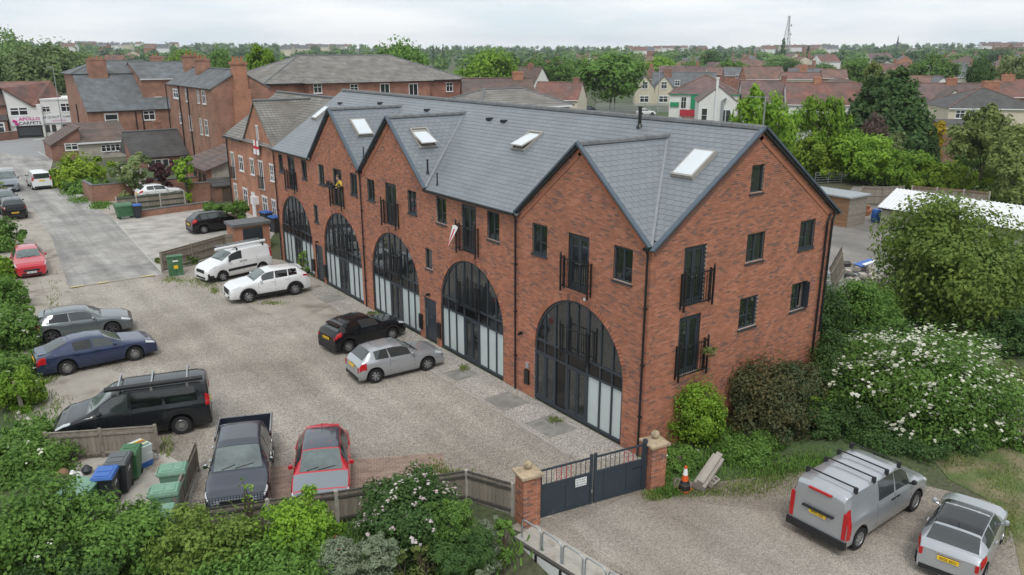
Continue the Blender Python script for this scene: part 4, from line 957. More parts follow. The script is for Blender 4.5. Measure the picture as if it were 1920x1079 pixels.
# ------------------------------------------------------------------ old house with the large slate catslide
Y1 = 109.; e0 = PL(163, 207.4, 1, Y1); e1 = PL(331, 206, 1, Y1); X0 = float(e0[0]); ze = float(e0[2])
t0 = PL(135, 141, 0, X0-.2); dt = float(t0[1])-Y1; ztp = float(t0[2]); w = float(e1[0])-X0
oh = empty('old_slate_house', 'old brick house with a large grey slate roof sloping low towards the yard', 'house', (X0, Y1, 0))
m = MB().box(0, w, 0, dt+9, -.1, ze); m.add([(0, 0, ze), (0, dt, ztp), (0, dt+9, ztp), (0, dt+9, ze), (w, 0, ze), (w, dt, ztp), (w, dt+9, ztp), (w, dt+9, ze)], [(0, 3, 2, 1), (4, 5, 6, 7), (0, 1, 5, 4), (1, 2, 6, 5), (2, 3, 7, 6)]); m.build('wall', 'brick_old', oh)
k = (ztp-ze)/dt; RM = MB().slab([(-.15, -.35, ze-.35*k+.05), (w+.1, -.35, ze-.35*k+.05), (w+.1, dt, ztp+.05), (-.15, dt, ztp+.05)], .14).build('roof', 'roof_slate', oh)
zr1 = float(PL(240, 114, 1, Y1+dt+4.5)[2])
m = MB().add([(-.5, dt-.2, ztp+.12), (w+3, dt-.2, ztp+.12), (w+3, dt+9.4, ztp+.12), (-.5, dt+9.4, ztp+.12), (4.0, dt+4.5, zr1), (w-1.5, dt+4.5, zr1)], [(0, 1, 5, 4), (1, 2, 5), (2, 3, 4, 5), (3, 0, 4), (3, 2, 1, 0)]).build('upper_roof', 'roof_slate', oh)
ridge_strip(m, [((4, dt+4.5, zr1), (w-1.5, dt+4.5, zr1)), ((-.5, dt-.2, ztp+.12), (4, dt+4.5, zr1))], 'slate_cap')
c0 = PL(184, 141, 1, Y1+dt-.5); c1 = PL(184, 110, 1, Y1+dt-.5); chimney(RM, float(c0[0])-X0, dt-.3, 2.5, 1.1, ztp-1.2, float(c1[2]), pots=4)
c1 = PL(289, 106, 1, Y1+dt+4); chimney(RM, float(c1[0])-X0, dt+3.5, 1.5, 1.2, ztp-.5, float(c1[2]), pots=2); c1 = PL(355, 109, 1, Y1+dt+2); chimney(RM, float(c1[0])-X0, dt+2, 2.2, 1.2, ztp-3, float(c1[2]), pots=2)
def hw_(a, b, **kk): p = PL(*a, 1, Y1); q = PL(*b, 1, Y1); fwin(oh, 1, 0, 1, p[0]-X0, q[0]-X0, q[2], p[2], **kk)
hw_((195, 214.5), (225, 243), kind='top'); hw_((267, 208), (292, 225), kind='win', head=False)
for px in (254, 267):
    q = PL(px, 215, 1, Y1); MB().tube([(q[0]-X0, -.1, ze-.1), (q[0]-X0, -.1, 1)], .08, 6).build('downpipe', 'black_metal', oh)
q = PL(147, 215, 0, X0); MB().tube([(-.1, q[1]-Y1, 6), (-.1, q[1]-Y1, 1)], .08, 6).build('downpipe', 'black_metal', oh)
# link range with roof between the two (slate, behind the wing)
q0 = PL(290, 139, 1, Y1-4); q1 = PL(315, 120, 1, Y1)
house('slate_range', 'slate roofed range between the old slate house and the tall brick wing', (X0+w+1.5, Y1+9, 0), 0, 11, 14, ztp-.6, zr1-.3, 'gx', 'brick_old', 'roof_slate', [('S', -3.4, 5.5, 1.4, .9, 'win')], cap='slate_cap', cat='building')
# ------------------------------------------------------------------ outbuildings in front of it
def pent(name, label, px0, px1, Y, pyt, pyb, dep, hz0, hz1, wm, rm, rise='y', cat='outbuilding'):
    a = PL(px0, pyt, 1, Y); b = PL(px1, pyt, 1, Y); e = empty(name, label, cat, (float(a[0]), Y, 0)); w = float(b[0]-a[0]); h0 = float(a[2])
    MB().box(0, w, 0, dep, -.1, h0-.05).build('wall', wm, e)
    if rise == 'y':
        MB().add([(0, 0, h0-.1), (0, dep, h0-.1), (0, dep, h0+hz1-.1), (w, 0, h0-.1), (w, dep, h0-.1), (w, dep, h0+hz1-.1)], [(0, 1, 2), (3, 5, 4), (1, 4, 5, 2)]).build('upper_wall', wm, e)
        R_ = MB().slab([(-.15, -.25, h0-.05), (w+.15, -.25, h0-.05), (w+.15, dep, h0+hz1), (-.15, dep, h0+hz1)], .12).build('roof', rm, e)
    else:
        R_ = MB().slab([(-.15, -.25, h0), (w+.15, -.25, h0+hz1), (w+.15, dep+.2, h0+hz1), (-.15, dep+.2, h0)], .12).build('roof', rm, e)
        MB().add([(0, 0, h0-.1), (w, 0, h0-.1), (w, 0, h0+hz1-.1), (0, dep, h0-.1), (w, dep, h0-.1), (w, dep, h0+hz1-.1)], [(0, 1, 2), (3, 5, 4), (1, 4, 5, 2)]).build('upper_wall', wm, e)
    return e, w, h0, R_
e, w, h0, R_ = pent('brown_roofed_garage', 'brick garage with a brown pent roof at the lane corner by the main road', 95, 152, 99.5, 273, 300, 7, 0, 2.2, 'brick_brown', 'roof_tile_brown', 'x'); fwin(e, 1, 0, 1, w*.45, w*.9, 1.2, 2.1, kind='win', head=False)
e, w, h0, R_ = pent('lean_to', 'long brown roofed lean-to with white framed glazing behind the lime bush', 146, 245, 99, 268, 300, 7, 0, 2.0, 'render_grey', 'roof_tile_brown'); 
for i in range(6): fwin(e, 1, 0, 1, w*(.42+.09*i), w*(.42+.09*i+.088), .8, h0-.5, kind='top', head=False)
MB().bar((-.2, -.28, h0-.12), (w+.2, -.28, h0-.12), .1, .2).build('fascia', 'white_upvc', e)
zz = PL(250, 302, 1, 82)
e, w, h0, R_ = pent('slate_outbuilding', 'brick outbuilding with mossy slate roof behind the purple shrub', 250, 352, 86, 297, 330, 4.0, 0, 2.75, 'brick_brown', 'roof_dark')
for u in (.25, .38, .49): fwin(e, 1, 0, 1, w*u, w*u+.9, h0-1.3, h0-.35, kind='plain', head=False)
fwin(e, 1, 0, 1, w*.86, w*.97, h0-1.3, h0-.2, kind='win', head=False)
m = MB().add([(0, 4.0, h0+2.7), (w, 4, h0+2.7), (w, 8, h0), (0, 8, h0), (0, 4, h0), (w, 4, h0)], [(0, 1, 2, 3), (0, 3, 4), (1, 5, 2)]).build('rear_roof', 'roof_dark', e); ridge_strip(R_, [((-.1, 4, h0+2.8), (w+.1, 4, h0+2.8))], 'slate_cap'); chimney(R_, w*.66, 4.3, .9, .6, h0+2, h0+3.9, pots=1)
# ------------------------------------------------------------------ carpet shop across the main road
S0 = G(34, 260); YS = float(S0[1]); xs = lambda px: float(PL(px, 230, 1, YS)[0]); zs = lambda py: float(PL(60, py, 1, YS)[2])
sh = empty('carpet_shop', 'white carpet shop with red tiled roof and fascia sign across the main road', 'shop', (xs(18), YS, 0)); ox = xs(18); w = xs(82)-ox; H = zs(196)
MB().box(0, w, 0, 9, -.1, H).add([(0, 0, H), (w*.72, 0, H), (0, 0, zs(166)), (0, 9, H), (w*.72, 9, H), (0, 9, zs(166))], [(0, 1, 2), (3, 5, 4), (1, 4, 5, 2), (0, 2, 5, 3)]).build('wall', 'render_white', sh)
MB().slab([(-.4, -.4, zs(163)), (w*.78, -.4, H-.3), (w+4.2, 5, H-.3), (w+2.6, 5, zs(154)), (-1.5, 5, zs(154))], .2).build('roof', 'roof_red', sh)
fwin(sh, 1, 0, 1, xs(21)-ox, xs(57)-ox, zs(217), zs(200), kind='win', head=False); fwin(sh, 1, 0, 1, xs(29)-ox, xs(78)-ox, .15, zs(236), kind='plain', head=False, fm='fascia_black', name='shop_window')
sg = MB().box(xs(20)-ox, xs(81)-ox, -.2, -.03, zs(235), zs(219)).build('shop_sign', 'white_upvc', sh)
mat('magenta', (.55, .03, .25), .5, .05, 2); mat('sign_ink', (.03, .03, .03), .5, .05, 2)
text('APOLLO', .68, 'magenta', sg, (xs(56)-ox, -.21, zs(223.2)), (PI/2, 0, 0), .01, .02, sx=1.15); text('CARPETS', .66, 'sign_ink', sg, (xs(56)-ox, -.21, zs(231)), (PI/2, 0, 0), .01, .01, sx=1.2)
MB().tube([(xs(24)-ox, -.21, zs(225)), (xs(30)-ox, -.21, zs(227)), (xs(29)-ox, -.21, zs(231)), (xs(34)-ox, -.21, zs(233))], .22, 6).build('sign_swirl', 'magenta', sg)
ax_ = empty('shop_annexe', 'flat roofed white shop annexe with a long carpet sign', 'shop', (xs(82)+.05, YS+.6, 0)); w2 = xs(160)-xs(82); H2 = zs(190)
MB().box(0, w2, 0, 9, -.1, H2).box(-.05, w2+.1, -.1, 9.1, H2, H2+.25).build('wall', 'render_white', ax_)
fwin(ax_, 1, 0, 1, .1, .1+(xs(93)-xs(78)), zs(212), zs(201), kind='win', head=False); fwin(ax_, 1, 0, 1, xs(118)-xs(82), xs(140)-xs(82), zs(213), zs(196), kind='win', head=False)
for a, b in ((84, 92), (96, 104), (114, 140)): fwin(ax_, 1, 0, 1, xs(a)-xs(82), xs(b)-xs(82), .8, zs(237), kind='plain', head=False, fm='fascia_black')
s2 = MB().box(0, w2, -.2, -.03, zs(233), zs(217)).build('shop_sign', 'white_upvc', ax_); text('FINE QUALITY CARPETS', .5, 'sign_ink', s2, (w2*.36, -.21, zs(222)), (PI/2, 0, 0), .01)
text('& FLOORING', .34, 'magenta', s2, (w2*.38, -.21, zs(229)), (PI/2, 0, 0), .01)
bh = empty('corner_brick_house', 'dark brick house with bay window at the left picture edge beside the carpet shop', 'house', (xs(18)-7.3, YS+.4, 0))
MB().box(0, 7.2, 0, 9, -.1, zs(196)).build('wall', 'brick_brown', bh); MB().slab([(-.3, -.3, zs(196)), (7.6, -.3, zs(196)), (7.6, 4.5, zs(158)), (-.3, 4.5, zs(158))], .15).build('roof', 'roof_tile_brown', bh)
MB().box(3.4, 6.9, -1.2, 0, -.1, zs(222)).build('bay', 'brick_brown', bh); MB().slab([(3.2, -1.4, zs(223)), (7.1, -1.4, zs(223)), (7.1, 0, zs(214)), (3.2, 0, zs(214))], .1).build('bay_roof', 'roof_dark', bh)
fwin(bh, 1, -1.2, 1, 3.8, 6.5, .9, 2.7, kind='win', head=False); fwin(bh, 1, 0, 1, 4, 6, zs(216), zs(200), kind='win', head=False)
gw_ = empty('front_garden_wall', 'low dark brick garden wall before the corner house at the left edge', 'wall', tuple(G(-20, 268))); a = G(-40, 269); b = G(34, 261); MB().bar((a[0]-gw_.location[0], a[1]-gw_.location[1], .6), (b[0]-gw_.location[0], b[1]-gw_.location[1], .6), .3, 1.3).build('wall', 'brick_brown', gw_); MB().bar((a[0]-gw_.location[0], a[1]-gw_.location[1], 1.29), (b[0]-gw_.location[0], b[1]-gw_.location[1], 1.29), .4, .08).build('coping', 'concrete', gw_)
def lamp(px, pyb, pyt, depth, label, arm=1.2, side=1):
    p = DP(px, pyb, depth); e = empty('street_lamp', label, 'street lamp', (p[0], p[1], hill(p[0], p[1])), -YAW, 'street lamps'); h = zat(pyt, depth, px)-hill(p[0], p[1])
    MB().tube([(0, 0, -.1), (0, 0, 1.2), (0, 0, 1.25), (0, 0, h)], [.11, .11, .075, .05], 8).build('column', 'lamp_grey', e)
    m = MB().tube([(0, 0, h), (side*arm*.3, 0, h+.06)], .035, 6); m.add([(side*arm*.2, -.12, h), (side*arm, -.09, h+.03), (side*arm, .09, h+.03), (side*arm*.2, .12, h), (side*arm*.2, -.12, h+.12), (side*arm, -.07, h+.1), (side*arm, .07, h+.1), (side*arm*.2, .12, h+.12)], _BF.tolist()); m.build('lantern', 'lamp_grey', e)
mat('lamp_grey', (.36, .38, .38), .5, .1, 2, metal=.3)
lamp(121, 262, 126, 126, 'tall grey street lamp standing by the main road before the carpet shop', 1.0, -1)
# ------------------------------------------------------------------ houses behind
def at(px, depth): p = DP(px, 95.6, depth); return float(p[0]), float(p[1])
def fhouse(name, label, px0, px1, depth, pe, pr, roof, wm, rm, d=8., rot=0., wins=(), chims=(), **k):
    """house fitted between two picture columns at a given distance; eave and ridge heights from rows pe, pr"""
    pc = (px0+px1)/2; dist = depth+d/2; x, y = at(pc, dist); g = hill(x, y); w = (px1-px0)*depth/FPX
    he = zat(pe, depth)-g; hr = zat(pr, dist)-g
    chims = [(c[0], c[1], c[2], c[3], he, hr+1.0)+tuple(c[6:]) for c in chims]
    return house(name, label, (x, y, g), -YAW-math.atan((pc-960)/FPX)*.6+rot, w, d, he, hr, roof, wm, rm, wins, chims, **k), w, he, hr
# large hip-roofed block, parallel to the long block
YH = 84.; a = PL(497, 149, 1, YH); b = PL(868, 149, 1, YH); he = float(b[2]); hr = float(PL(690, 104, 1, YH+8)[2]); w = float(b[0]-a[0])
HB = house('hip_roofed_block', 'broad brick apartment block with wide grey hipped roof rising behind the long block', ((a[0]+b[0])/2, YH+8, 0), 0, w, 16, he, hr, 'hip', 'brick_far', 'roof_tile_grey', cap='slate_cap', cat='building', fascia='fascia_black', ov=.5)
a2 = float(PL(578, 151, 1, YH-1.6)[0])-(a[0]+b[0])/2; b2 = float(PL(806, 151, 1, YH-1.6)[0])-(a[0]+b[0])/2
MB().box(a2, b2, -9.6, -7.9, 0, he-.05).build('bay_wall', 'brick_far', HB)
MB().add([(a2-.5, -10.1, he), (b2+.5, -10.1, he), (b2-4, -1.5, hr-.1), (a2+4, -1.5, hr-.1), (a2-.5, -4, he+.2), (b2+.5, -4, he+.2)], [(0, 1, 2, 3), (0, 3, 4), (1, 5, 2)]).build('bay_roof', 'roof_tile_grey', HB)
def hb(pa, pb, kind='win'): 
    p = PL(*pa, 1, YH-1.6); q = PL(*pb, 1, YH-1.6); fwin(HB, 1, -9.6, 1, p[0]-(a[0]+b[0])/2, q[0]-(a[0]+b[0])/2, q[2], p[2], kind=kind, head=False)
for pa, pb, kd in (((587, 157), (604, 175), 'win'), ((656, 158), (672, 175), 'win'), ((712, 157), (731, 178), 'french'), ((766, 157), (784, 181), 'french')): hb(pa, pb, kd)
p = PL(836, 155, 1, YH); q = PL(849, 172, 1, YH); fwin(HB, 1, -8, 1, p[0]-(a[0]+b[0])/2, q[0]-(a[0]+b[0])/2, q[2], p[2], kind='win', head=False)
fhouse('low_hip_house', 'low grey hipped roof showing just over the ridge of the long block', 846, 1042, 70, 204, 168, 'hip2', 'brick_far', 'roof_tile_grey', d=9, cap='slate_cap', rot=.5)
fhouse('brown_roof_house', 'brick house with brown tiled roof, rooflight and square red chimney', 862, 1000, 106, 186, 149, 'gx', 'brick_far', 'roof_tile_brown', d=10, rot=.1, chims=[(3.0, 0, 1.5, 1.0, 7, 11.6, 'brick_orange', 0)], cap='roof_tile_brown')
fhouse('dark_gabled_house', 'house with steep dark roof and small white gable beside the street trees', 958, 1012, 215, 160, 127, 'gy', 'render_white', 'roof_tile_brown', d=12, rot=.9, chims=[(0, -2, 1.6, 1.0, 8, 11.2, 'brick_old', 2)])
fhouse('red_roof_cottage', 'small cream cottage with red tiled roof behind the long ridge', 1006, 1096, 145, 190, 156, 'gx', 'render_cream', 'roof_red', d=9, rot=-.25, chims=[(3.2, 0, 1.1, 1.0, 5, 10.2, 'brick_brown', 0)], wins=[('S', 1, 1.2, 1.4, 2.2, 'win')])
# the pair of cream gables
for i, (p0, p1, lb) in enumerate(((1192, 1228, 'left of the twin narrow cream gables near the round street tree'), (1228, 1264, 'right of the twin narrow cream gables beside the green hedge'))):
    fhouse('gabled_house', lb, p0, p1, 198, 166, 142, 'gy', 'render_cream', 'roof_slate', d=10, wins=[('S', 0, 4.2, 1.8, 1.5, 'win'), ('S', 0, .8, 1.7, 2.4, 'win')], cap='slate_cap', group='twin cream gables')
fhouse('slate_roof_house', 'long slate roof with dark chimney behind the twin cream gables', 1225, 1345, 212, 168, 137, 'gx', 'render_cream', 'roof_slate', d=10, chims=[(-4.5, -1, 2.2, 1.3, 8, 12.4, 'brick_brown', 0)], cap='slate_cap', wins=[('S', -2, 4.3, 1.5, 1.4, 'win'), ('S', 5, 4.3, 1.5, 1.4, 'win')])
fhouse('orange_hip_house', 'orange hipped roof peeping over the slate roof beyond the twin gables', 1205, 1240, 245, 150, 127, 'hip2', 'brick_far', 'roof_red', d=9, chims=[(0, 0, 1.2, .9, 9, 13, 'brick_orange', 2)])
# takeaway with green fascia and its white gabled annexe
T, w, he, hr = fhouse('takeaway', 'white takeaway with brown hipped roof, green trim and red shop sign', 1262, 1392, 142, 179, 141, 'hip', 'render_white', 'roof_purple', d=13, rot=-.1, fascia='green_paint')
for u, z0, z1, uw, mm in ((-.42*w, .62*he, .75*he, 1.6, 'green_paint'), (-.15*w, .55*he, .96*he, .9, 'green_paint'), (-.18*w, .33*he, .52*he, 3.9, 'red_paint')):
    o = MB().box(u-uw/2, u+uw/2, -6.75, -6.52, z0, z1).build('shop_sign' if uw > 1 else 'shutter', mm, T)
fwin(T, 1, -6.5, 1, -.33*w, -.25*w, .55*he, .92*he, kind='win', head=False); MB().box(-.3*w, .0, -6.7, -6.5, .02, .3*he).build('shop_front', 'brick_orange', T)
A, w, he, hr = fhouse('gabled_annexe', 'white rendered annexe with pointed gable, flue and two dark windows', 1313, 1384, 130, 192, 161, 'gy', 'render_white', 'roof_purple', d=9, cap=None)
fwin(A, 1, -4.5, 1, -.42*w, -.26*w, he*.22, he*.78, kind='top', head=False); fwin(A, 1, -4.5, 1, .08*w, .36*w, he*.15, he*.75, kind='french', head=False)
MB().tube([(-.05*w, -4.7, .4), (-.05*w, -4.7, hr+1.2)], .22, 8).lathe([(.3, 0), (.3, .25)], 8, (-.05*w, -4.7, hr+1.2)).build('flue', 'white_upvc', A)
MB().tube([(.12*w, -4.7, .4), (.12*w, -4.7, he), (.2*w, -5.0, he+.5)], .24, 8).build('duct', 'lead', A)
# roofs to the right
for nm_, lb, a_ in (
    ('terrace_house', 'brown terrace roof with one chimney left behind the two green garden trees', dict(px0=1394, px1=1478, depth=138, pe=196, pr=153, roof='gx', wm='render_white', rm='roof_purple', d=11, chims=[(3.6, 0, .9, .9, 9, 11.6, 'brick_brown', 0)])),
    ('terrace_house', 'longer reddish terrace roof with brick chimney behind the two green garden trees', dict(px0=1480, px1=1625, depth=132, pe=200, pr=157, roof='gx', wm='render_white', rm='roof_red', d=11, chims=[(-1.2, 0, 1.3, 1.0, 8, 11.8, 'brick_orange', 0)])),
    ('white_outhouse', 'small white outhouse with slate roof low between the garden trees', dict(px0=1494, px1=1528, depth=88, pe=246, pr=226, roof='gx', wm='render_white', rm='roof_dark', d=4, wins=[('S', 0, .6, 1.5, .9, 'french')], cap=None)),
    ('brick_gable_house', 'brick house with brown roof and bright white gable among far roofs', dict(px0=1395, px1=1470, depth=262, pe=150, pr=126, roof='gx', wm='brick_orange', rm='roof_rust', d=9, rot=.2)),
    ('grey_roof_house', 'blue-grey roofed house left of the white gabled brick house', dict(px0=1360, px1=1400, depth=270, pe=143, pr=127, roof='gx', wm='brick_far', rm='roof_slate', d=9, wins=[('S', 1, 4.4, 1.3, 1.8, 'win')])),
    ('slate_terrace', 'dark slate terrace roof with clustered chimney pots among orange roofs', dict(px0=1482, px1=1545, depth=240, pe=143, pr=129, roof='gx', wm='brick_far', rm='roof_slate', d=9, chims=[(-1, -3.5, 2.2, 1.0, 6, 10.5, 'brick_orange', 4)])),
    ('orange_terrace', 'orange tiled terrace roof with cream gablets in the middle distance', dict(px0=1470, px1=1540, depth=215, pe=150, pr=137, roof='gx', wm='render_cream', rm='roof_red', d=8)),
    ('solar_house', 'house with pale solar panels on its brown roof left of the conifers', dict(px0=1545, px1=1590, depth=225, pe=148, pr=131, roof='gx', wm='brick_far', rm='roof_rust', d=9)),
    ('flat_dormer_house', 'house with long flat-topped dormer behind the reddish terrace roof', dict(px0=1555, px1=1612, depth=190, pe=158, pr=147, roof='hip2', wm='brick_brown', rm='roof_tile_brown', d=9)),
    ('grey_long_house', 'long red-brown roof with white verge right of the white takeaway', dict(px0=1300, px1=1375, depth=290, pe=140, pr=127, roof='gx', wm='brick_far', rm='roof_rust', d=8)),
    ('white_gable_house', 'white house with brown roof, front gable and square chimney right of the conifers', dict(px0=1728, px1=1845, depth=140, pe=192, pr=158, roof='gx', wm='render_white', rm='roof_purple', d=9, chims=[(.6, 0, 1.8, 1.2, 8, 12, 'brick_orange', 2)])),
    ('hip_cream_house', 'large cream house with dark hipped roof at the right picture edge', dict(px0=1772, px1=1935, depth=112, pe=207, pr=166, roof='hip', wm='render_cream', rm='roof_dark', d=12, rot=.15, chims=[(1.5, 1, 2.2, 1.2, 8, 11.3, 'brick_orange', 0)], wins=[('S', -4.6, 4.0, 1.2, 1.3, 'win'), ('S', -3.0, 3.6, 1.6, .7, 'win'), ('S', -1.4, 3.4, 1.6, .9, 'win')])),
    ('far_hip_house', 'grey house with broad slate hipped roof behind the white gable house', dict(px0=1782, px1=1838, depth=250, pe=146, pr=118, roof='hip', wm='render_grey', rm='roof_slate', d=12, cap='slate_cap')),
    ('brown_hip_house', 'brown pyramid roof against the trees above the slate hipped house', dict(px0=1790, px1=1838, depth=330, pe=119, pr=105, roof='hip', wm='brick_far', rm='roof_tile_brown', d=12)),
    ('solar_roof_house', 'low roof with solar panel squeezed between conifers and white gable', dict(px0=1714, px1=1760, depth=165, pe=160, pr=144, roof='gx', wm='brick_far', rm='roof_rust', d=9)),
    ('black_white_house', 'small roof with white bargeboard beside the square chimney', dict(px0=1752, px1=1785, depth=160, pe=162, pr=144, roof='gy', wm='render_white', rm='roof_slate', d=9)),
    ('orange_far_house', 'orange roof just right of the conifer tops', dict(px0=1690, px1=1718, depth=300, pe=131, pr=117, roof='hip2', wm='brick_far', rm='roof_red', d=9)),
    ('garden_outbuilding', 'low dark timber garden building below the cream house', dict(px0=1768, px1=1830, depth=96, pe=244, pr=228, roof='gx', wm='brick_brown', rm='roof_dark', d=6, rot=.3, cap=None)),
    ('right_edge_house', 'red-brown roof rising at the right picture edge behind the cream house', dict(px0=1880, px1=1990, depth=135, pe=185, pr=152, roof='gx', wm='brick_far', rm='roof_red', d=10, chims=[(-3, 0, 2, 1, 8, 12.5, 'brick_orange', 2)])),
):
    fhouse(nm_, lb, **a_)
W_, w, he, hr = None, None, None, None
gx_, w, he, hr = fhouse('front_gable', 'white triangular gable wing of the house right of the conifers', 1776, 1812, 132, 190, 168, 'gy', 'render_white', 'roof_tile_brown', d=8, wins=[('S', .3, 3.4, 1.3, 2.4, 'win')], cap=None)
# packed suburb between the near roofs and the woods
SUB = ('red-brown', 'slate grey', 'orange', 'dark brown')
MARKS = [(150, 'the carpet shop'), (230, 'the old slate house'), (330, 'the tall brick wing'), (600, 'the wide hipped roof'), (985, 'the dark gabled house'), (1050, 'the red roofed cottage'), (1148, 'the large round tree'), (1210, 'the left cream gable'), (1250, 'the right cream gable'), (1310, 'the takeaway roof'), (1370, 'the takeaway annexe'), (1430, 'the left terrace roof'), (1475, 'the radio mast'), (1550, 'the longer terrace roof'), (1610, 'the tree left of the conifers'), (1650, 'the left conifer'), (1700, 'the right conifer'), (1750, 'the spreading tree'), (1800, 'the white gable house'), (1850, 'the tall evergreen'), (1900, 'the cream house')]
def mark(px): return min(MARKS, key=lambda q: abs(q[0]-px))[1]
WN = {'render_white': 'white walled', 'render_cream': 'cream walled', 'brick_far': 'dull brick', 'brick_orange': 'orange brick'}
for i in range(64):
    px = random.uniform(985, 1930) if i % 8 else random.uniform(80, 380); dep = 255*(640/255)**random.random(); x, y = at(px, dep); g = hill(x, y); w = random.uniform(9, 18); q = random.randrange(4)
    wm_ = random.choice(list(WN)); far_ = 'close' if dep < 330 else 'midway' if dep < 460 else 'far'
    house('suburb_house', WN[wm_]+' house with '+SUB[q]+' roof, '+far_+' behind '+mark(px), (x, y, g), -YAW+random.choice([-.35, .15, .5, 1.3]), w, 8.5, random.uniform(4.6, 5.6), random.uniform(7.8, 9.6), random.choice(['gx', 'gx', 'hip', 'gy']), wm_, ['roof_red', 'roof_slate', 'roof_rust', 'roof_purple'][q], [('S', -w*.25, 3.2, 1.2, 1.6, 'win'), ('S', w*.25, 3.2, 1.2, 1.6, 'win')] if dep < 420 else (), [(w*.3, 0, 1.0, .8, 6, 10.2, 'brick_old', 0)], group='suburb houses behind '+mark(px), cap=None)
# far hillside housing, seen as specks
k = 0
for i in range(46):
    px = [random.uniform(130, 330), random.uniform(540, 670), random.uniform(1180, 1340), random.uniform(1440, 1580), random.uniform(1840, 1920)][i % 5]
    px = {0: 130, 1: 540, 2: 1180, 3: 1440, 4: 1840}[i % 5]+(i//5)*{0: 22, 1: 14, 2: 17, 3: 15, 4: 9}[i % 5]; dep = random.uniform(700, 1500); x, y = at(px, dep); g = hill(x, y); w = random.uniform(9, 16)
    wm_ = random.choice(['render_white', 'render_cream', 'brick_far']); rm_ = random.choice(['roof_rust', 'roof_purple', 'roof_slate'])
    house('hillside_house', 'tiny '+WN[wm_]+' house with '+{'roof_rust': 'rusty', 'roof_purple': 'brown', 'roof_slate': 'grey'}[rm_]+' roof on the skyline above '+mark(px), (x, y, g+4.5), -YAW+random.uniform(-.4, .4), w, 9, 5.5, 9, 'gx', wm_, rm_, (), (), group='skyline houses above '+mark(px), cap=None)
# ------------------------------------------------------------------ mast, spire, water tower, poles
def lattice():
    dep = 620.; x, y = at(1474, dep); g = hill(x, y); h = zat(31, dep, 1474)-g; e = empty('radio_mast', 'slim steel lattice radio mast on the skyline', 'mast', (x, y, g))
    r0, r1 = 5.5, .9; N_ = 14; pr = []
    for i in range(N_+1): t = (i/N_)**.85; pr.append((h*t, r0+(r1-r0)*min(1, t*1.15)))
    for j in range(3):
        a = 2*PI*j/3+.4; MB().tube([(r*math.cos(a), r*math.sin(a), z) for z, r in pr], .22, 5).build('leg', 'lamp_grey', e)
    m = MB()
    for i in range(N_):
        for j in range(3):
            a = 2*PI*j/3+.4; b = 2*PI*(j+1)/3+.4; z, r = pr[i]; z2, r2 = pr[i+1]
            m.tube([(r*math.cos(a), r*math.sin(a), z), (r2*math.cos(b), r2*math.sin(b), z2)], .11, 4); m.tube([(r2*math.cos(a), r2*math.sin(a), z2), (r2*math.cos(b), r2*math.sin(b), z2)], .11, 4)
    m.build('bracing', 'lamp_grey', e, kind='stuff')
    for i in range(5): MB().lathe([(.2, -.4), (1.0, .1), (.2, .4)], 8, (1.6*(-1)**i, -1.5, h*(.45+.09*i)), 'y').build('dish', 'lamp_grey', e)
lattice()
dep = 1150.; x, y = at(1681, dep); g = hill(x, y); sp = empty('church_spire', 'thin dark church spire standing above the far trees', 'church', (x, y, g)); zt_ = zat(66, dep, 1681)-g
MB().box(-3.5, 3.5, -3.5, 3.5, 0, zt_-27).build('tower', 'roof_dark', sp); MB().lathe([(3.6, zt_-27), (1.8, zt_-13), (.1, zt_)], 8).build('spire', 'roof_dark', sp)
dep = 900.; x, y = at(1424, dep); g = hill(x, y); wt = empty('water_tower', 'squat grey water tower on the skyline left of the radio mast', 'tower', (x, y, g)); zt_ = zat(89, dep, 1424)-g
MB().box(-3, 3, -3, 3, 0, zt_-7).build('shaft', 'render_grey', wt); MB().box(-4.2, 4.2, -4.2, 4.2, zt_-7, zt_).build('tank', 'concrete', wt)
for px, pb_, pt, dep, lb, sd in ((1116, 205, 143, 190, 'street lamp left of the round street tree', -1), (1233, 205, 128, 178, 'street lamp before the twin cream gables', -1), (1342, 135, 120, 300, 'far street lamp behind the takeaway roof', 1), (1383, 175, 150, 190, 'street lamp right of the takeaway', 1), (1742, 140, 124, 230, 'street lamp right of the conifer tops', -1), (1842, 165, 156, 150, 'street lamp over the dark hipped roof at right', 1), (893, 140, 123, 240, 'street lamp behind the wide hipped roof', 1)): lamp(px, pb_, pt, dep, lb, 1.3, sd)
x, y = at(1156, 180); po = empty('telegraph_pole', 'brown wooden telegraph pole before the round street tree', 'pole', (x, y, 0)); MB().tube([(0, 0, -.2), (0, 0, zat(136, 180))], [.17, .11], 8).build('post', 'bark', po); MB().bar((-.9, 0, zat(139, 180)), (.9, 0, zat(139, 180)), .1).build('crossarm', 'bark', po)
x, y = at(1196, 176); pf = empty('palisade_fence', 'pale steel palisade fence along the street below the round tree', 'fence', (x, y, 0), -YAW)
for i in range(2): MB().bar((-9, 0, .5+i*1.1), (9, 0, .5+i*1.1), .06).build('rail', 'lamp_grey', pf)
me = MB().box(-.06, .06, -.02, .02, 0, 2.1).mesh('pale')
for i in range(72): o = link('pale', me, 'lamp_grey', pf); o.location = (-9+i*.25, -.05, 0)
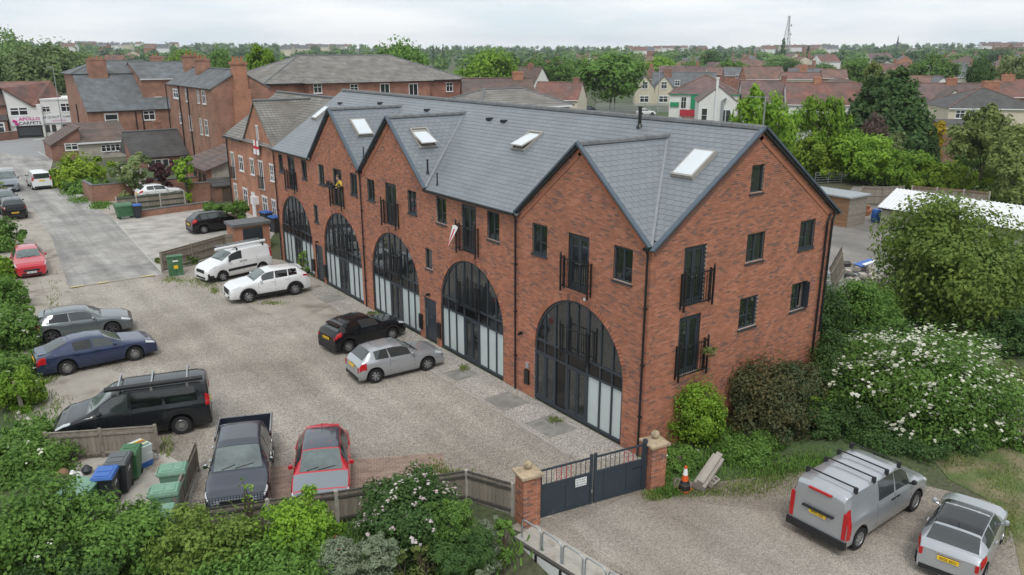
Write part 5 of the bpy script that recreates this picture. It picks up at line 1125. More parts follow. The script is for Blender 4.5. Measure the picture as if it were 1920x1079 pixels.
# ------------------------------------------------------------------ trees behind
def crown_mesh(kind, seed):
    g = random.Random(seed); L = []
    if kind == 'round':
        L = [(0, 0, .58, .44, .44, .38)]+[(math.cos(a)*g.uniform(.2, .32), math.sin(a)*g.uniform(.2, .32), g.uniform(.3, .76), g.uniform(.18, .27), g.uniform(.18, .27), g.uniform(.15, .22)) for a in [i*.9 for i in range(7)]]
        return leaf_cloud(11000, L, .034, seed, 150, .40)
    if kind == 'loose':
        L = [(math.cos(a)*g.uniform(.1, .36), math.sin(a)*g.uniform(.1, .36), g.uniform(.35, .85), g.uniform(.14, .24), g.uniform(.14, .24), g.uniform(.12, .2)) for a in [i*.7 for i in range(9)]]
        return leaf_cloud(8000, L, .032, seed, 130, .40)
    if kind == 'tall':
        L = [(g.uniform(-.05, .05), g.uniform(-.05, .05), .2+.11*i, .2-.018*i, .2-.018*i, .12) for i in range(8)]
        return leaf_cloud(3600, L, .030, seed, 90, .36)
    L = [(0, 0, .1+.1*i, .32*(1-(i/9.5)**1.25)+.03, .32*(1-(i/9.5)**1.25)+.03, .1) for i in range(9)]        # conifer
    return leaf_cloud(15000, L, .030, seed, 320, .42, droop=.5, shell=.6)
CR = {}
for kd, n in (('round', 3), ('loose', 2), ('tall', 1), ('conifer', 2)):
    for i in range(n):
        V, F = crown_mesh(kd, 40+i*7+len(kd)); CR[(kd, i)] = np_mesh('crown', V, F)
TRK = trunk_mb(.5, .022, [(.2, 0, .6, .2, .2, .2), (-.2, .1, .65, .2, .2, .2), (0, -.2, .7, .2, .2, .2), (.05, .15, .8, .15, .15, .15)], 3, 6).mesh('trunk')
def ftree(label, px, top, wpx, dep, kd, i, m, name='tree', group='trees behind the roofs', squash=None):
    x, y = at(px, dep); g = hill(x, y); h = max(zat(top, dep, px)-g, 3.); w = wpx*dep/FPX
    e = empty(name, label, 'tree', (x, y, g), random.uniform(0, 6), group); me = CR[(kd, i)]
    key = (kd, i, m)
    if key not in CR: c = me.copy(); c.materials.append(MATS[m]); CR[key] = c
    s = w/(.92 if kd != 'tall' and kd != 'conifer' else .5 if kd == 'tall' else .66)
    o = link('crown', CR[key], None, e); o.scale = (s, s, h/(.99 if kd in ('round', 'loose') else 1.05))
    o2 = link('trunk', TRK, 'bark', e); o2.scale = (h*.8, h*.8, h*.9)
    return e
for a_ in (
    ('tall tree at the top left picture corner', 14, 64, 80, 200, 'round', 0, 'leaf_far'), ('pale willow-like tree behind the carpet shop', 80, 78, 125, 185, 'round', 1, 'leaf_willow'), ('pale green tree right of the willow behind the street lamp', 130, 92, 80, 195, 'loose', 0, 'leaf_willow'),
    ('bright green tree between the brick wing and the hipped roof', 511, 88, 92, 125, 'loose', 1, 'leaf_bright'), ('rounded green tree behind the old wing chimneys', 415, 94, 50, 200, 'round', 2, 'leaf_mid'), ('low green tree left of the rounded tree behind the chimneys', 340, 97, 70, 250, 'round', 0, 'leaf_bright'),
    ('dark round tree standing above the wide hipped roof', 747, 77, 92, 165, 'round', 1, 'leaf_mid'), ('bright bushy tree right of the wide hipped roof', 916, 96, 104, 205, 'round', 2, 'leaf_bright'), ('small dark tree right of the bushy tree', 958, 104, 36, 260, 'round', 0, 'leaf_dark'), ('green tree beyond the dark gabled house', 1003, 106, 50, 280, 'round', 1, 'leaf_mid'),
    ('green tree behind the red roofed cottage', 1048, 110, 72, 225, 'round', 0, 'leaf_mid'), ('tree in the gap left of the round street tree', 1082, 106, 46, 250, 'loose', 0, 'leaf_mid'), ('large round dense tree on the street', 1148, 96, 124, 181, 'round', 1, 'leaf_mid'),
    ('light tree beyond the round street tree', 1243, 108, 60, 290, 'round', 2, 'leaf_bright'), ('dark tree beyond the slate roof', 1335, 100, 46, 330, 'round', 0, 'leaf_dark'), ('olive tree right of the dark far tree', 1376, 112, 60, 300, 'loose', 1, 'leaf_mid'),
    ('dark tree beyond the white gabled brick house', 1490, 112, 36, 300, 'round', 1, 'leaf_dark'), ('rounded dark tree left of the conifers', 1612, 111, 62, 235, 'round', 2, 'leaf_mid'), ('spreading dark green tree right of the conifer tops', 1756, 104, 84, 235, 'round', 0, 'leaf_mid'),
    ('tall dark evergreen above the cream house', 1846, 104, 48, 165, 'round', 1, 'leaf_dark'), ('pale grey-green tree at the right skyline edge', 1900, 92, 60, 165, 'loose', 0, 'leaf_pale'), ('loose green tree right of the takeaway, nearer the long block', 1442, 166, 118, 70, 'loose', 1, 'leaf_bright'), ('leafy garden tree left of the conifers', 1560, 168, 92, 82, 'loose', 0, 'leaf_bright'),
    ('light green tree at the right edge above the hedge', 1880, 205, 150, 72, 'loose', 1, 'leaf_olive'), ('small spruce under the yellow bush', 1776, 238, 40, 80, 'conifer', 0, 'leaf_conifer'),
    ('left of the two merged dark conifers', 1648, 132, 128, 92, 'conifer', 1, 'leaf_conifer'), ('right of the two merged dark conifers', 1696, 116, 142, 97, 'conifer', 0, 'leaf_conifer'), ('green tree behind the terrace chimney', 1470, 108, 70, 340, 'round', 2, 'leaf_far'), ('pale green tree behind the conifers', 1660, 118, 60, 130, 'loose', 1, 'leaf_olive'),
    ('tree over the annexe of the takeaway', 1300, 112, 50, 310, 'round', 1, 'leaf_far'), ('tree behind the twin gables', 1190, 104, 40, 320, 'round', 0, 'leaf_far'), ('slender poplar left of the mast', 1468, 74, 18, 560, 'tall', 0, 'leaf_far_dark'), ('slender poplar pair on the skyline right of the dark round tree', 812, 86, 10, 600, 'tall', 0, 'leaf_far_dark'), ('slender poplar on the skyline, second of the pair', 831, 85, 10, 600, 'tall', 0, 'leaf_far_dark'), ('poplar on the skyline right of the mast', 1516, 87, 16, 600, 'tall', 0, 'leaf_far_dark'), ('thin cypress on the skyline above the street trees', 1046, 87, 8, 620, 'tall', 0, 'leaf_far_dark'), ('green tree behind the far hipped house', 1806, 102, 60, 380, 'round', 2, 'leaf_far'), ('dark copper tree on the right skyline', 1880, 92, 50, 520, 'round', 0, 'leaf_far_dark'), ('tree at the end of the slate terrace', 1545, 118, 44, 330, 'round', 1, 'leaf_far'),
): ftree(*a_, name='conifer' if a_[5] == 'conifer' else 'tree')
# far-off wooded belt out to the skyline (one mass)
base = [leaf_cloud(150, [(0, 0, .6, .45, .45, .36), (.15, .1, .75, .25, .25, .2), (-.2, 0, .5, .25, .25, .2)], .13, 90+i, 22, .4) for i in range(5)]
for nm2, lab, m, seeds, n in (('wooded_belt', 'mass of mid-green treetops covering the land towards the skyline', 'leaf_far', 5, 900), ('dark_wooded_belt', 'mass of darker treetops scattered through the wooded skyline', 'leaf_far_dark', 6, 620)):
    gg = np.random.default_rng(seeds); Vs = []; Fs = []; k = 0
    for i in range(n):
        dep = 300*(2150/300)**(gg.random()**.62); px = gg.uniform(-60, 1980)
        if dep < 480 and 840 < px: dep += 200
        x, y = at(px, dep); V, F = base[i % 5]; s = gg.uniform(6, 13); h = gg.uniform(6.5, 12.5)*(1.15 if dep > 1200 else .9); r = gg.uniform(0, 6)
        c_, s_ = math.cos(r), math.sin(r); Q = np.stack([(V[:, 0]*c_-V[:, 1]*s_)*s*1.1+x, (V[:, 0]*s_+V[:, 1]*c_)*s*1.1+y, V[:, 2]*h+hill(x, y)-.5], 1)
        Vs.append(Q); Fs.append(F+k); k += len(V)
    props(link(nm2, np_mesh(nm2, np.concatenate(Vs), np.concatenate(Fs)), m), lab, 'woodland', kind='stuff')
# ------------------------------------------------------------------ vehicles
mat('tyre', (.012, .012, .013), .85, .1, 5); mat('trim_black', (.014, .014, .016), .6, .1, 4); mat('chrome', (.62, .63, .65), .18, .05, 4, metal=1.)
mat('alloy', (.42, .43, .44), .3, .08, 6, metal=.8); mat('alloy_dark', (.10, .10, .11), .35, .08, 6, metal=.7); mat('lamp_clear', (.62, .65, .68), .12, .08, 8); mat('lamp_red', (.42, .012, .015), .15, .1, 8)
mat('plate_yellow', (.78, .50, .02), .4, .03, 5); mat('plate_white', (.74, .75, .74), .4, .03, 5); mat('plate_ink', (.012, .012, .012), .5, .02, 5); mat('lamp_amber', (.6, .22, .02), .2, .05, 5)
mat('car_glass', (.035, .043, .045), .05, .1, 2, spec=.9); mat('car_glass_tint', (.007, .008, .009), .06, .1, 2, spec=.8); mat('screen_glass', (.105, .130, .128), .05, .4, 1.6, spec=1.)  # screen_glass: pale greenish reflections put into the windscreen base colour
def paint(n, c, metal=.0, rough=.32): return mat('paint_'+n, c, rough, .04, 1.5, metal=metal, coat=.9)
paint('white', (.74, .75, .76)); paint('silver', (.40, .42, .445), .5); mat('paint_black', (.006, .006, .008), .22, .04, 1.5, coat=.5, spec=.25); paint('grey', (.125, .145, .155), .45); paint('blue', (.016, .030, .085), .3); paint('red', (.48, .014, .030), .1); paint('darkgrey', (.050, .060, .085), .4); paint('slategrey', (.20, .225, .25), .4); mat('paint_vanblack', (.010, .012, .015), .24, .04, 1.5, coat=.5, spec=.3); paint('blueblack', (.030, .036, .055), .35)
def ip(pts, x):
    xs = [p[0] for p in pts]; ys = [p[1] for p in pts]
    if x <= xs[0]: return ys[0]
    for i in range(len(xs)-1):
        if x <= xs[i+1]:
            t = (x-xs[i])/(xs[i+1]-xs[i]); t2 = t*t*(3-2*t)*.35+t*.65; return ys[i]+(ys[i+1]-ys[i])*t2
    return ys[-1]
def make_car(name, label, cat, c0, heading, S, pm, plate_f=None, plate_r=None, group='parked vehicles', rim='alloy', spokes=5, roof_m=None, bonnet_m=None, tint_rear=False, extras=()):
    """S: spec. c0: ground point under the middle of the wheelbase"""
    L, Wd, wb, fo, wr, zb = S['L'], S['W'], S['wb'], S['fo'], S['wr'], S.get('zb', .2)
    e = empty(name, label, cat, (c0[0], c0[1], c0[2] if len(c0) > 2 else .012), heading, group); X0 = wb/2+fo; ra = wr*1.16+.015
    top, belt, yt, plan = S['top'], S['belt'], S['yt'], S['plan']; ax_ = [wb/2, -wb/2]
    def sec(s):
        x = X0-s; hw = Wd/2*ip(plan, s); zl = zb
        for a in ax_:
            if abs(x-a) < ra: zl = max(zl, wr+math.sqrt(ra*ra-(x-a)**2))
        zB = ip(belt, s); zT = max(ip(top, s), zB+.012); h = zB-zl; yT = Wd/2*ip(yt, s); cr_ = min(.07, max(.012, (zT-zB)*.14))
        P = [(0, zb), (hw*.90, zl), (hw*.975, zl+.12*h), (hw, zl+.5*h), (hw*.99, zl+.78*h), (hw*.965, zl+.94*h), (min(hw*.94, hw-.03), zB)]
        P += [((P[6][0]+yT)/2+.012, (zB+zT-cr_)/2), (yT, zT-cr_), (yT*.9, zT-cr_*.38), (yT*.5, zT-cr_*.08), (0, zT)]
        return x, P
    bz = S.get('bulge', .09); zmid = ip(belt, 0)*.55
    def pos(s, k, sd):
        x, P = sec(s); i = min(int(k), 10); t = k-i; y = P[i][0]*(1-t)+P[i+1][0]*t; z = P[i][1]*(1-t)+P[i+1][1]*t
        if s < .7: x += (1-s/.7)**2*(bz*(1-min(1, ((z-zmid)/.55)**2))-S.get('nose', .1)*max(0, y/(Wd/2)-.35)**2*1.2)
        if s > L-.5: x -= ((s-L+.5)/.5)**2*(S.get('rb', .05)*(1-min(1, ((z-zmid)/.6)**2))-S.get('tail', .06)*max(0, y/(Wd/2)-.4)**2*1.2)
        return (x, sd*y, z)
    st = sorted(set([round(L*i/72, 4) for i in range(73)]+[round(q[0], 4) for q in top+belt+yt+plan if 0 <= q[0] <= L]))
    V = []; F = []; K = 12
    for s in st:
        for sd in (1, -1):
            for k in range(K): V.append(pos(s, k, sd))
    for i in range(len(st)-1):
        a = i*2*K; b = a+2*K
        for k in range(K-1):
            F.append((a+k, b+k, b+k+1, a+k+1)); F.append((a+K+k, a+K+k+1, b+K+k+1, b+K+k))
    for a, fl in ((0, 0), ((len(st)-1)*2*K, 1)):
        for k in range(1, K-1):
            q = (a+k, a+k+1, a+K+k+1, a+K+k); F.append(q if fl else q[::-1])
    me = bpy.data.meshes.new('body'); me.from_pydata(V, [], F); me.update()
    bm = bmesh.new(); bm.from_mesh(me); bmesh.ops.remove_doubles(bm, verts=bm.verts, dist=.0005); bmesh.ops.recalc_face_normals(bm, faces=bm.faces); bm.to_mesh(me); bm.free()
    body = link('body', me, pm, e, smooth=.62)
    MB().box(-L/2+(X0-L/2)+.25, X0-.3, -Wd/2*.78, Wd/2*.78, zb-.04, wr*2+.02).build('underbody', 'trim_black', e)
    def patch(nm, m, s0, s1, k0, k1, both=False, off=.007, n=7, par=None, sides=(1, -1), skew=0.):
        obs = []
        for sd in ((1,) if both else sides):
            rows = []; kk = 11 if not both else 2*n+1
            for i in range(n+1):
                s = s0+(s1-s0)*i/n; row = []
                for j in range(n+1 if not both else 2*n+1):
                    if both: t = (j-n)/n; k = k1-(k1-k0)*abs(t); ss = 1 if t >= 0 else -1
                    else: k = k0+(k1-k0)*j/n; ss = sd
                    sk = s+skew*((k-k0)/(k1-k0))
                    p = Vector(pos(sk, k, ss)); d1 = Vector(pos(min(sk+.03, L), k, ss))-Vector(pos(max(sk-.03, 0), k, ss)); k_a, k_b = max(k-.1, 0), min(k+.1, 11)
                    d2 = Vector(pos(sk, k_b, ss))-Vector(pos(sk, k_a, ss)); nn = d1.cross(d2)
                    if nn.length > 1e-9: nn.normalize()
                    c_ = p-Vector((0, 0, S['cz'])); 
                    if nn.dot(Vector((0 if abs(s-L/2) < L*.4 else c_.x, c_.y, c_.z))) < 0: nn = -nn
                    row.append(p+nn*off)
                rows.append(row)
            m_ = MB(); w = len(rows[0]); m_.add([p for r in rows for p in r], [(i*w+j, i*w+j+1, (i+1)*w+j+1, (i+1)*w+j) for i in range(n) for j in range(w-1)])
            obs.append(m_.build(nm, m, par or e, smooth=3.2))
        return obs
    c, h = S['ws']; patch('windscreen', 'screen_glass', c+.05, h-.03, 8.25, 11, True)
    if 'rg' in S: patch('rear_window', 'car_glass', S['rg'][0]+.03, S['rg'][1]-.03, 8.3, 11, True)
    for i, (a, b, sk) in enumerate(S['sw']): patch('side_window', 'car_glass_tint' if tint_rear and i else 'car_glass', a, b, 6.2, 7.9, skew=sk)
    if roof_m: patch('roof_panel', roof_m, h+.03, (S['rg'][0] if 'rg' in S else L)-.05, 8.15, 11, True, off=.005)
    if bonnet_m: patch('bonnet', bonnet_m, .14, c-.02, 6.2, 11, True, off=.006)
    a, b, ka, kb = S.get('hl', (.06, .42, 4.6, 6.2)); patch('headlight', 'lamp_clear', a, b, ka, kb, off=.012)
    a, b, ka, kb = S.get('tl', (L-.32, L-.03, 3.4, 5.6)); patch('tail_light', 'lamp_red', a, b, ka, kb, off=.012)
    for sd in (1, -1):
        z0_, z1_ = pos(L, ka, 1)[2], pos(L, min(kb, 6.9), 1)[2]; yy = pos(L, (ka+kb)/2, 1)[1]; xx = min(pos(L, ka, 1)[0], pos(L, kb, 1)[0]); MB().box(xx-.012, xx+.05, sd*yy*.87, sd*yy*1.002, z0_, z1_).build('tail_light', 'lamp_red', e)
    for s in S.get('seams', ()): patch('door_seam', 'trim_black', s, s+.014, 1.6, 6.05, off=.003, n=5)
    for s in S.get('handles', ()):
        for sd in (1, -1): p = pos(s, 4.7, sd); MB().bar((p[0]-.09, p[1]+sd*.025, p[2]), (p[0]+.09, p[1]+sd*.025, p[2]), .03, .035).build('door_handle', S.get('hm', pm), e)
    for sd in (1, -1):
        p = pos(c+S.get('mir', .42), 6.1, sd); m = MB().tube([(p[0], p[1], p[2]+.02), (p[0], p[1]+sd*.1, p[2]+.06)], .03, 6)
        m.lathe([(.02, -.07), (.07, -.05), (.08, .02), (.07, .05), (.01, .055)], 8, (p[0]+.03, p[1]+sd*.12, p[2]+.08), 'x'); m.build('mirror', S.get('mm', pm), e, smooth=1.)
    fz = ip(belt, 0)
    x_f = pos(0, 3.5, 1)[0]; x_r = pos(L, 3.5, 1)[0]
    xg = max(pos(0, kk, 1)[0] for kk in (2, 3, 4, 5)); xr_ = min(pos(L, kk, 1)[0] for kk in (2, 3, 4, 5))
    gh = S.get('grille', (.42, .56)); MB().box(xg-.06, xg+.012, -Wd*.24, Wd*.24, gh[0], gh[1]).build('grille', 'trim_black', e)
    MB().box(xg-.06, xg+.01, -Wd*.3, Wd*.3, zb+.02, zb+.14).build('lower_grille', 'trim_black', e)
    pz = S.get('pz', (.38, .75))
    for tx, xx, z, m, rz in ((plate_f, xg+.02, pz[0], 'plate_white', PI/2), (plate_r, xr_-.02, pz[1], 'plate_yellow', -PI/2)):
        if tx is None: continue
        o = MB().box(xx-.012, xx+.012, -.26, .26, z-.056, z+.056).build('number_plate', m, e)
        if tx: text(tx, .1, 'plate_ink', o, (xx+(.014 if rz > 0 else -.014), 0, z), (PI/2, 0, rz), .001, .001, sx=.95)
    MB().box(xr_-.012, xr_+.05, -Wd*.40, Wd*.40, zb+.01, zb+.15).build('rear_bumper_trim', 'trim_black', e)
    if S.get('rearwin'):
        z0_, z1_, f_ = S['rearwin']; MB().box(xr_-.02 if False else pos(L, 7.5, 1)[0]-.012, pos(L, 7.5, 1)[0]+.03, -Wd*f_, Wd*f_, z0_, z1_).build('rear_window', 'car_glass', e)
    ty = MB().lathe([(wr*.62, -.1), (wr*.97, -.105), (wr, -.08), (wr, .08), (wr*.97, .105), (wr*.64, .1), (wr*.64, .02), (wr*.62, -.09)], 26, (0, 0, 0), 'y'); ty.f = [f for f in ty.f if len(f) == 4]; ty = ty.mesh('wheel')
    rmk = MB().lathe([(wr*.66, -.06), (wr*.66, .085), (wr*.61, .1), (wr*.58, .07), (wr*.58, -.06)], 22, (0, 0, 0), 'y'); rmk.f = [f for f in rmk.f if len(f) == 4]; rmk.lathe([(.03, .03), (wr*.2, .06), (wr*.14, .085), (.01, .09)], 12, (0, 0, 0), 'y')
    for i in range(spokes):
        a = 2*PI*i/spokes; wdt = wr*(.24 if spokes < 7 else 1.1/spokes); rmk.bar((math.cos(a)*wr*.12, .065, math.sin(a)*wr*.12), (math.cos(a)*wr*.6, .075, math.sin(a)*wr*.6), .035, wdt, up=(math.sin(a)*-1, 0, math.cos(a)))
    rmesh = rmk.mesh('rim'); dk = MB().lathe([(.01, .0), (wr*.6, .0), (wr*.6, .01), (.01, .01)], 18, (0, 0, 0), 'y').mesh('brake_disc')
    for a in ax_:
        for sd in (1, -1):
            w = link('wheel', ty, 'tyre', e, smooth=.7); w.location = (a, sd*(Wd/2-.125), wr); w.rotation_euler = (0, random.uniform(0, 1), 0 if sd > 0 else PI)
            link('rim', rmesh, rim, w, smooth=.6); link('brake_disc', dk, 'trim_black', w)
            ar = MB(); n = 14
            for i in range(n):
                t0, t1 = PI*i/n, PI*(i+1)/n; q = [(a+r*math.cos(t), sd*(Wd/2-y_), wr+r*math.sin(t)) for t in (t0, t1) for r, y_ in ((ra+.005, .02), (ra-.02, .09), (ra+.0, .35))]
                ar.add(q, [(0, 3, 4, 1), (1, 4, 5, 2)])
            ar.build('wheel_arch', 'trim_black', e)
            if S.get('clad'): 
                cl_ = MB()
                for i in range(n):
                    t0, t1 = PI*i/n, PI*(i+1)/n; q = [(a+r*math.cos(t), sd*(Wd/2+y_), wr+r*math.sin(t)) for t in (t0, t1) for r, y_ in ((ra-.01, .012), (ra+.075, .012), (ra+.085, -.06), (ra-.01, -.06))]
                    cl_.add(q, [(0, 1, 5, 4), (1, 2, 6, 5), (3, 0, 4, 7)])
                cl_.build('arch_cladding', 'trim_black', e)
    if S.get('clad') or S.get('strip'):
        patch('side_cladding', 'trim_black', fo+ra+.02, L-(L-fo-wb)-ra-.02, *( (1.15, 2.2) if S.get('clad') else (2.6, 3.1)), off=.012)
    if S.get('spoiler'):
        s_ = S['spoiler']; p = pos(s_, 8, 1); q = pos(s_, 11, 1); MB().slab([(p[0]+.1, -p[1], p[2]+.03), (p[0]+.1, 0, q[2]+.02), (p[0]+.1, p[1], p[2]+.03), (p[0]-.22, p[1]*.93, p[2]+.0), (p[0]-.25, 0, q[2]-.0), (p[0]-.22, -p[1]*.93, p[2]+.0)], .035).build('spoiler', pm, e, smooth=.8)
    if S.get('antenna'): q = pos(S['antenna'], 11, 1); MB().tube([q, (q[0]-.12, 0, q[2]+.16)], .008, 5).build('antenna', 'trim_black', e)
    for s in S.get('wipers', ()): pass
    for sd in (.1, .62):
        p = Vector(pos(c+.06, 11-sd*2.2, -1)); q = Vector(pos(c+.16, 11-(sd-.5)*1.8 if sd > .5 else 9.6, 1 if sd < .5 else -1)); 
        MB().bar((p.x, p.y, p.z+.02), (q.x, q.y, q.z+.02), .015).build('wiper', 'trim_black', e)
    return e, pos
def spec_hatch(L=3.97, W=1.70, wb=2.47, fo=.80, wr=.31, H=1.46, hood=.93, cowl=1.15, bl=.95, rear=.48, doors=3, **k):
    r0 = L-rear-.16; S = dict(L=L, W=W, wb=wb, fo=fo, wr=wr, cz=.75, top=[(0, hood-.26), (.12, hood-.14), (.4, hood-.05), (cowl, hood+.05), (cowl+.78, H-.05), (cowl+1.2, H), (r0-.3, H-.02), (r0+.05, H-.07), (L-.17, bl+.10), (L-.05, bl-.02), (L, bl-.12)],
        belt=[(0, hood-.31), (.12, hood-.19), (.4, hood-.10), (cowl, hood), (L*.6, bl), (L-.45, bl+.05), (L-.12, bl+.01), (L, bl-.15)],
        yt=[(0, .66), (.3, .74), (cowl, .76), (cowl+.78, .66), (r0, .65), (r0+.1, .66), (L-.14, .74), (L, .72)], plan=[(0, .84), (.14, .915), (.45, .985), (.9, 1.), (L-.8, 1.), (L-.25, .955), (L, .87)], ws=(cowl, cowl+.78), rg=(r0+.03, L-.16),
        sw=[(cowl+.42, cowl+1.38, .1), (cowl+1.47, r0-.1, .02)] if doors == 3 else [(cowl+.42, cowl+1.15, .1), (cowl+1.24, cowl+1.95, .05), (cowl+2.02, r0-.08, .02)],
        seams=(cowl+.28, cowl+1.42) if doors == 3 else (cowl+.25, cowl+1.2, cowl+2.0), handles=(cowl+1.28,) if doors == 3 else (cowl+1.08, cowl+1.88), antenna=r0-.25)
    S.update(k); return S
def spec_van(L=5.0, W=1.93, wb=3.2, fo=.88, wr=.335, H=1.9, hood=1.12, cowl=.95, **k):
    S = dict(L=L, W=W, wb=wb, fo=fo, wr=wr, cz=1.0, zb=.24, top=[(0, hood-.34), (.1, hood-.2), (.35, hood-.06), (cowl, hood+.08), (cowl+.85, H-.08), (cowl+1.25, H), (L-.35, H-.01), (L-.1, H-.05), (L-.03, H-.13), (L, H-.2)],
        belt=[(0, hood-.40), (.1, hood-.26), (.35, hood-.13), (cowl, hood), (cowl+1, hood+.02), (L-.05, hood+.04), (L, hood+.03)],
        yt=[(0, .62), (.3, .74), (cowl, .78), (cowl+.85, .76), (cowl+1.6, .80), (L-.2, .80), (L, .76)], plan=[(0, .82), (.14, .92), (.4, .985), (.9, 1.), (L-.3, 1.), (L-.08, .985), (L, .95)], ws=(cowl, cowl+.85), rb=.02, tail=.02,
        sw=[(cowl+.42, cowl+1.3, .06)], seams=(cowl+.3, cowl+1.38, cowl+2.45), handles=(cowl+1.2, cowl+1.52), tl=(L-.14, L-.01, 4.0, 7.6), hl=(.08, .5, 4.6, 6.1), mir=.45, mm='trim_black', grille=(.62, .8), pz=(.45, .9))
    S.update(k); return S
def from_wheels(F_, R_, side, S):
    """wheel contact points on the visible side -> middle of wheelbase and heading. side=+1: left side seen"""
    f = G(*F_, .0)[:2]; r = G(*R_, .0)[:2]; d = f-r; d /= np.linalg.norm(d); lft = np.array([-d[1], d[0]]); m = (f+r)/2-lft*side*(S['W']/2-.12); return (float(m[0]), float(m[1])), math.atan2(d[1], d[0])
S = spec_hatch(L=4.26, W=1.79, wb=2.62, fo=.87, wr=.335, H=1.46, hood=.95, cowl=1.22, spoiler=3.72)
c, h = from_wheels((216, 628), (97, 645), -1, S); make_car('parked_car', 'grey three-door hatchback, rearmost in the left row', 'car', c, h, S, 'paint_grey', '', '', rim='alloy_dark', spokes=5, tint_rear=True)
S = spec_hatch(L=4.75, W=1.82, wb=2.754, fo=.93, wr=.33, H=1.45, hood=.94, cowl=1.30, bl=.97, rear=.95, doors=5, spoiler=4.45, rg=(3.52, 4.35)); S['top'] = [(0, .66), (.12, .78), (.4, .88), (1.3, 1.0), (2.1, 1.39), (2.6, 1.45), (3.2, 1.43), (3.55, 1.36), (4.4, 1.06), (4.65, 1.02), (4.75, .92)]; S['yt'] = [(0, .66), (.3, .74), (1.3, .76), (2.1, .66), (3.3, .63), (4.4, .66), (4.75, .70)]; S['sw'] = [(1.72, 2.5, .1), (2.58, 3.3, .05)]; S['seams'] = (1.55, 2.54, 3.4); S['handles'] = (2.42, 3.25)
c, h = from_wheels((254.5, 676), (128, 703), -1, S); make_car('parked_car', 'dark blue saloon-like car with rear wing and many-spoked silver wheels', 'car', c, h, S, 'paint_blue', '', '', spokes=14, tint_rear=True)
S = spec_hatch(doors=3); c, h = from_wheels((802, 694.3), (703, 718), -1, S); make_car('parked_car', 'silver three-door hatchback beside the long brick facade', 'car', c, h, S, 'paint_silver', '', '', spokes=7)
S = spec_hatch(L=3.95, W=1.72, wb=2.49, fo=.82, H=1.48, hood=.96, bl=1.0, spoiler=3.45, tl=(3.62, 3.92, 4.2, 6.6)); c, h = from_wheels((740, 636), (647, 664), -1, S); make_car('parked_car', 'glossy black three-door hatchback behind the silver one', 'car', c, h, S, 'paint_black', '', 'FD13 XKA', spokes=8, tint_rear=True)
S = spec_hatch(L=4.48, W=1.85, wb=2.67, fo=.91, wr=.36, H=1.65, hood=1.1, cowl=1.25, bl=1.15, doors=5, zb=.28, clad=True, spoiler=3.95, hl=(.06, .5, 4.9, 6.2), grille=(.52, .82), tl=(4.1, 4.46, 4.6, 5.8)); c, h = from_wheels((468, 568), (553, 553.5), 1, S); make_car('parked_car', 'white sport utility car with black wheel arch cladding', 'car', c, h, S, 'paint_white', '', '', spokes=8, tint_rear=True)
S = spec_hatch(L=4.33, W=1.8, wb=2.64, fo=.88, wr=.32, H=1.58, hood=1.02, cowl=1.1, bl=1.08, doors=5, tl=(4.0, 4.3, 4.2, 7.2)); c, h = from_wheels((446, 430), (383, 439), -1, S); make_car('parked_car', 'black family car on the block paving by the white windows', 'car', c, h, S, 'paint_black', '', '', spokes=7)
S = spec_van(L=4.38, W=1.81, wb=2.73, fo=.92, wr=.31, H=1.80, hood=1.13, cowl=.98, hl=(.1, .6, 4.9, 6.2), sw=[(1.42, 2.3, .05)], seams=(1.3, 2.36, 3.3), handles=(2.2, 2.5), hm='trim_black', strip=True)
S['top'] = [(0, .72), (.12, .9), (.4, 1.05), (.98, 1.22), (1.75, 1.68), (2.2, 1.78), (3.9, 1.80), (4.25, 1.74), (4.34, 1.66), (4.38, 1.55)]; S['ws'] = (.98, 1.75)
p = G(418, 528); q = G(506, 508); d = math.atan2(p[1]-q[1], p[0]-q[0])
c = (p[0]-math.cos(d)*2.73/2-(-math.sin(d))*.78, p[1]-math.sin(d)*2.73/2-math.cos(d)*.78)
bv, pos_ = make_car('parked_van', 'small white panel van with ladders and pipe on its roof', 'van', c, d, S, 'paint_white', '', '', spokes=6)
MB().box(2.2, 2.28, -.86, .86, .24, .62).box(1.6, 2.2, .80, .87, .26, .5).box(1.6, 2.2, -.87, -.80, .26, .5).build('front_bumper', 'trim_black', bv)
for x in (.2, -1.6): MB().bar((x, -.72, 1.86), (x, .72, 1.86), .05).box(x-.04, x+.04, -.74, -.68, 1.74, 1.86).box(x-.04, x+.04, .68, .74, 1.74, 1.86).build('roof_bar', 'trim_black', bv)
ln = empty('ladder', 'aluminium ladder lying on the small white van roof', 'ladder', (bv.location.x, bv.location.y, 1.92), d)
for y in (-.42, -.08): MB().bar((1.1, y, .03), (-2.0, y, .03), .03, .07).build('stile', 'steel', ln)
for i in range(11): MB().bar((1.0-i*.28, -.42, .03), (1.0-i*.28, -.08, .03), .03).build('rung', 'steel', ln)
pp = empty('pipe_carrier', 'white pipe carrier tube on the small white van roof', 'tube', (bv.location.x, bv.location.y, 1.98), d); MB().tube([(1.5, .5, 0), (-1.9, .5, 0)], .09, 12).build('tube', 'white_upvc', pp, smooth=.8); MB().tube([(-1.9, .5, 0), (-1.95, .5, 0)], .1, 12).build('end_cap', 'trim_black', pp)
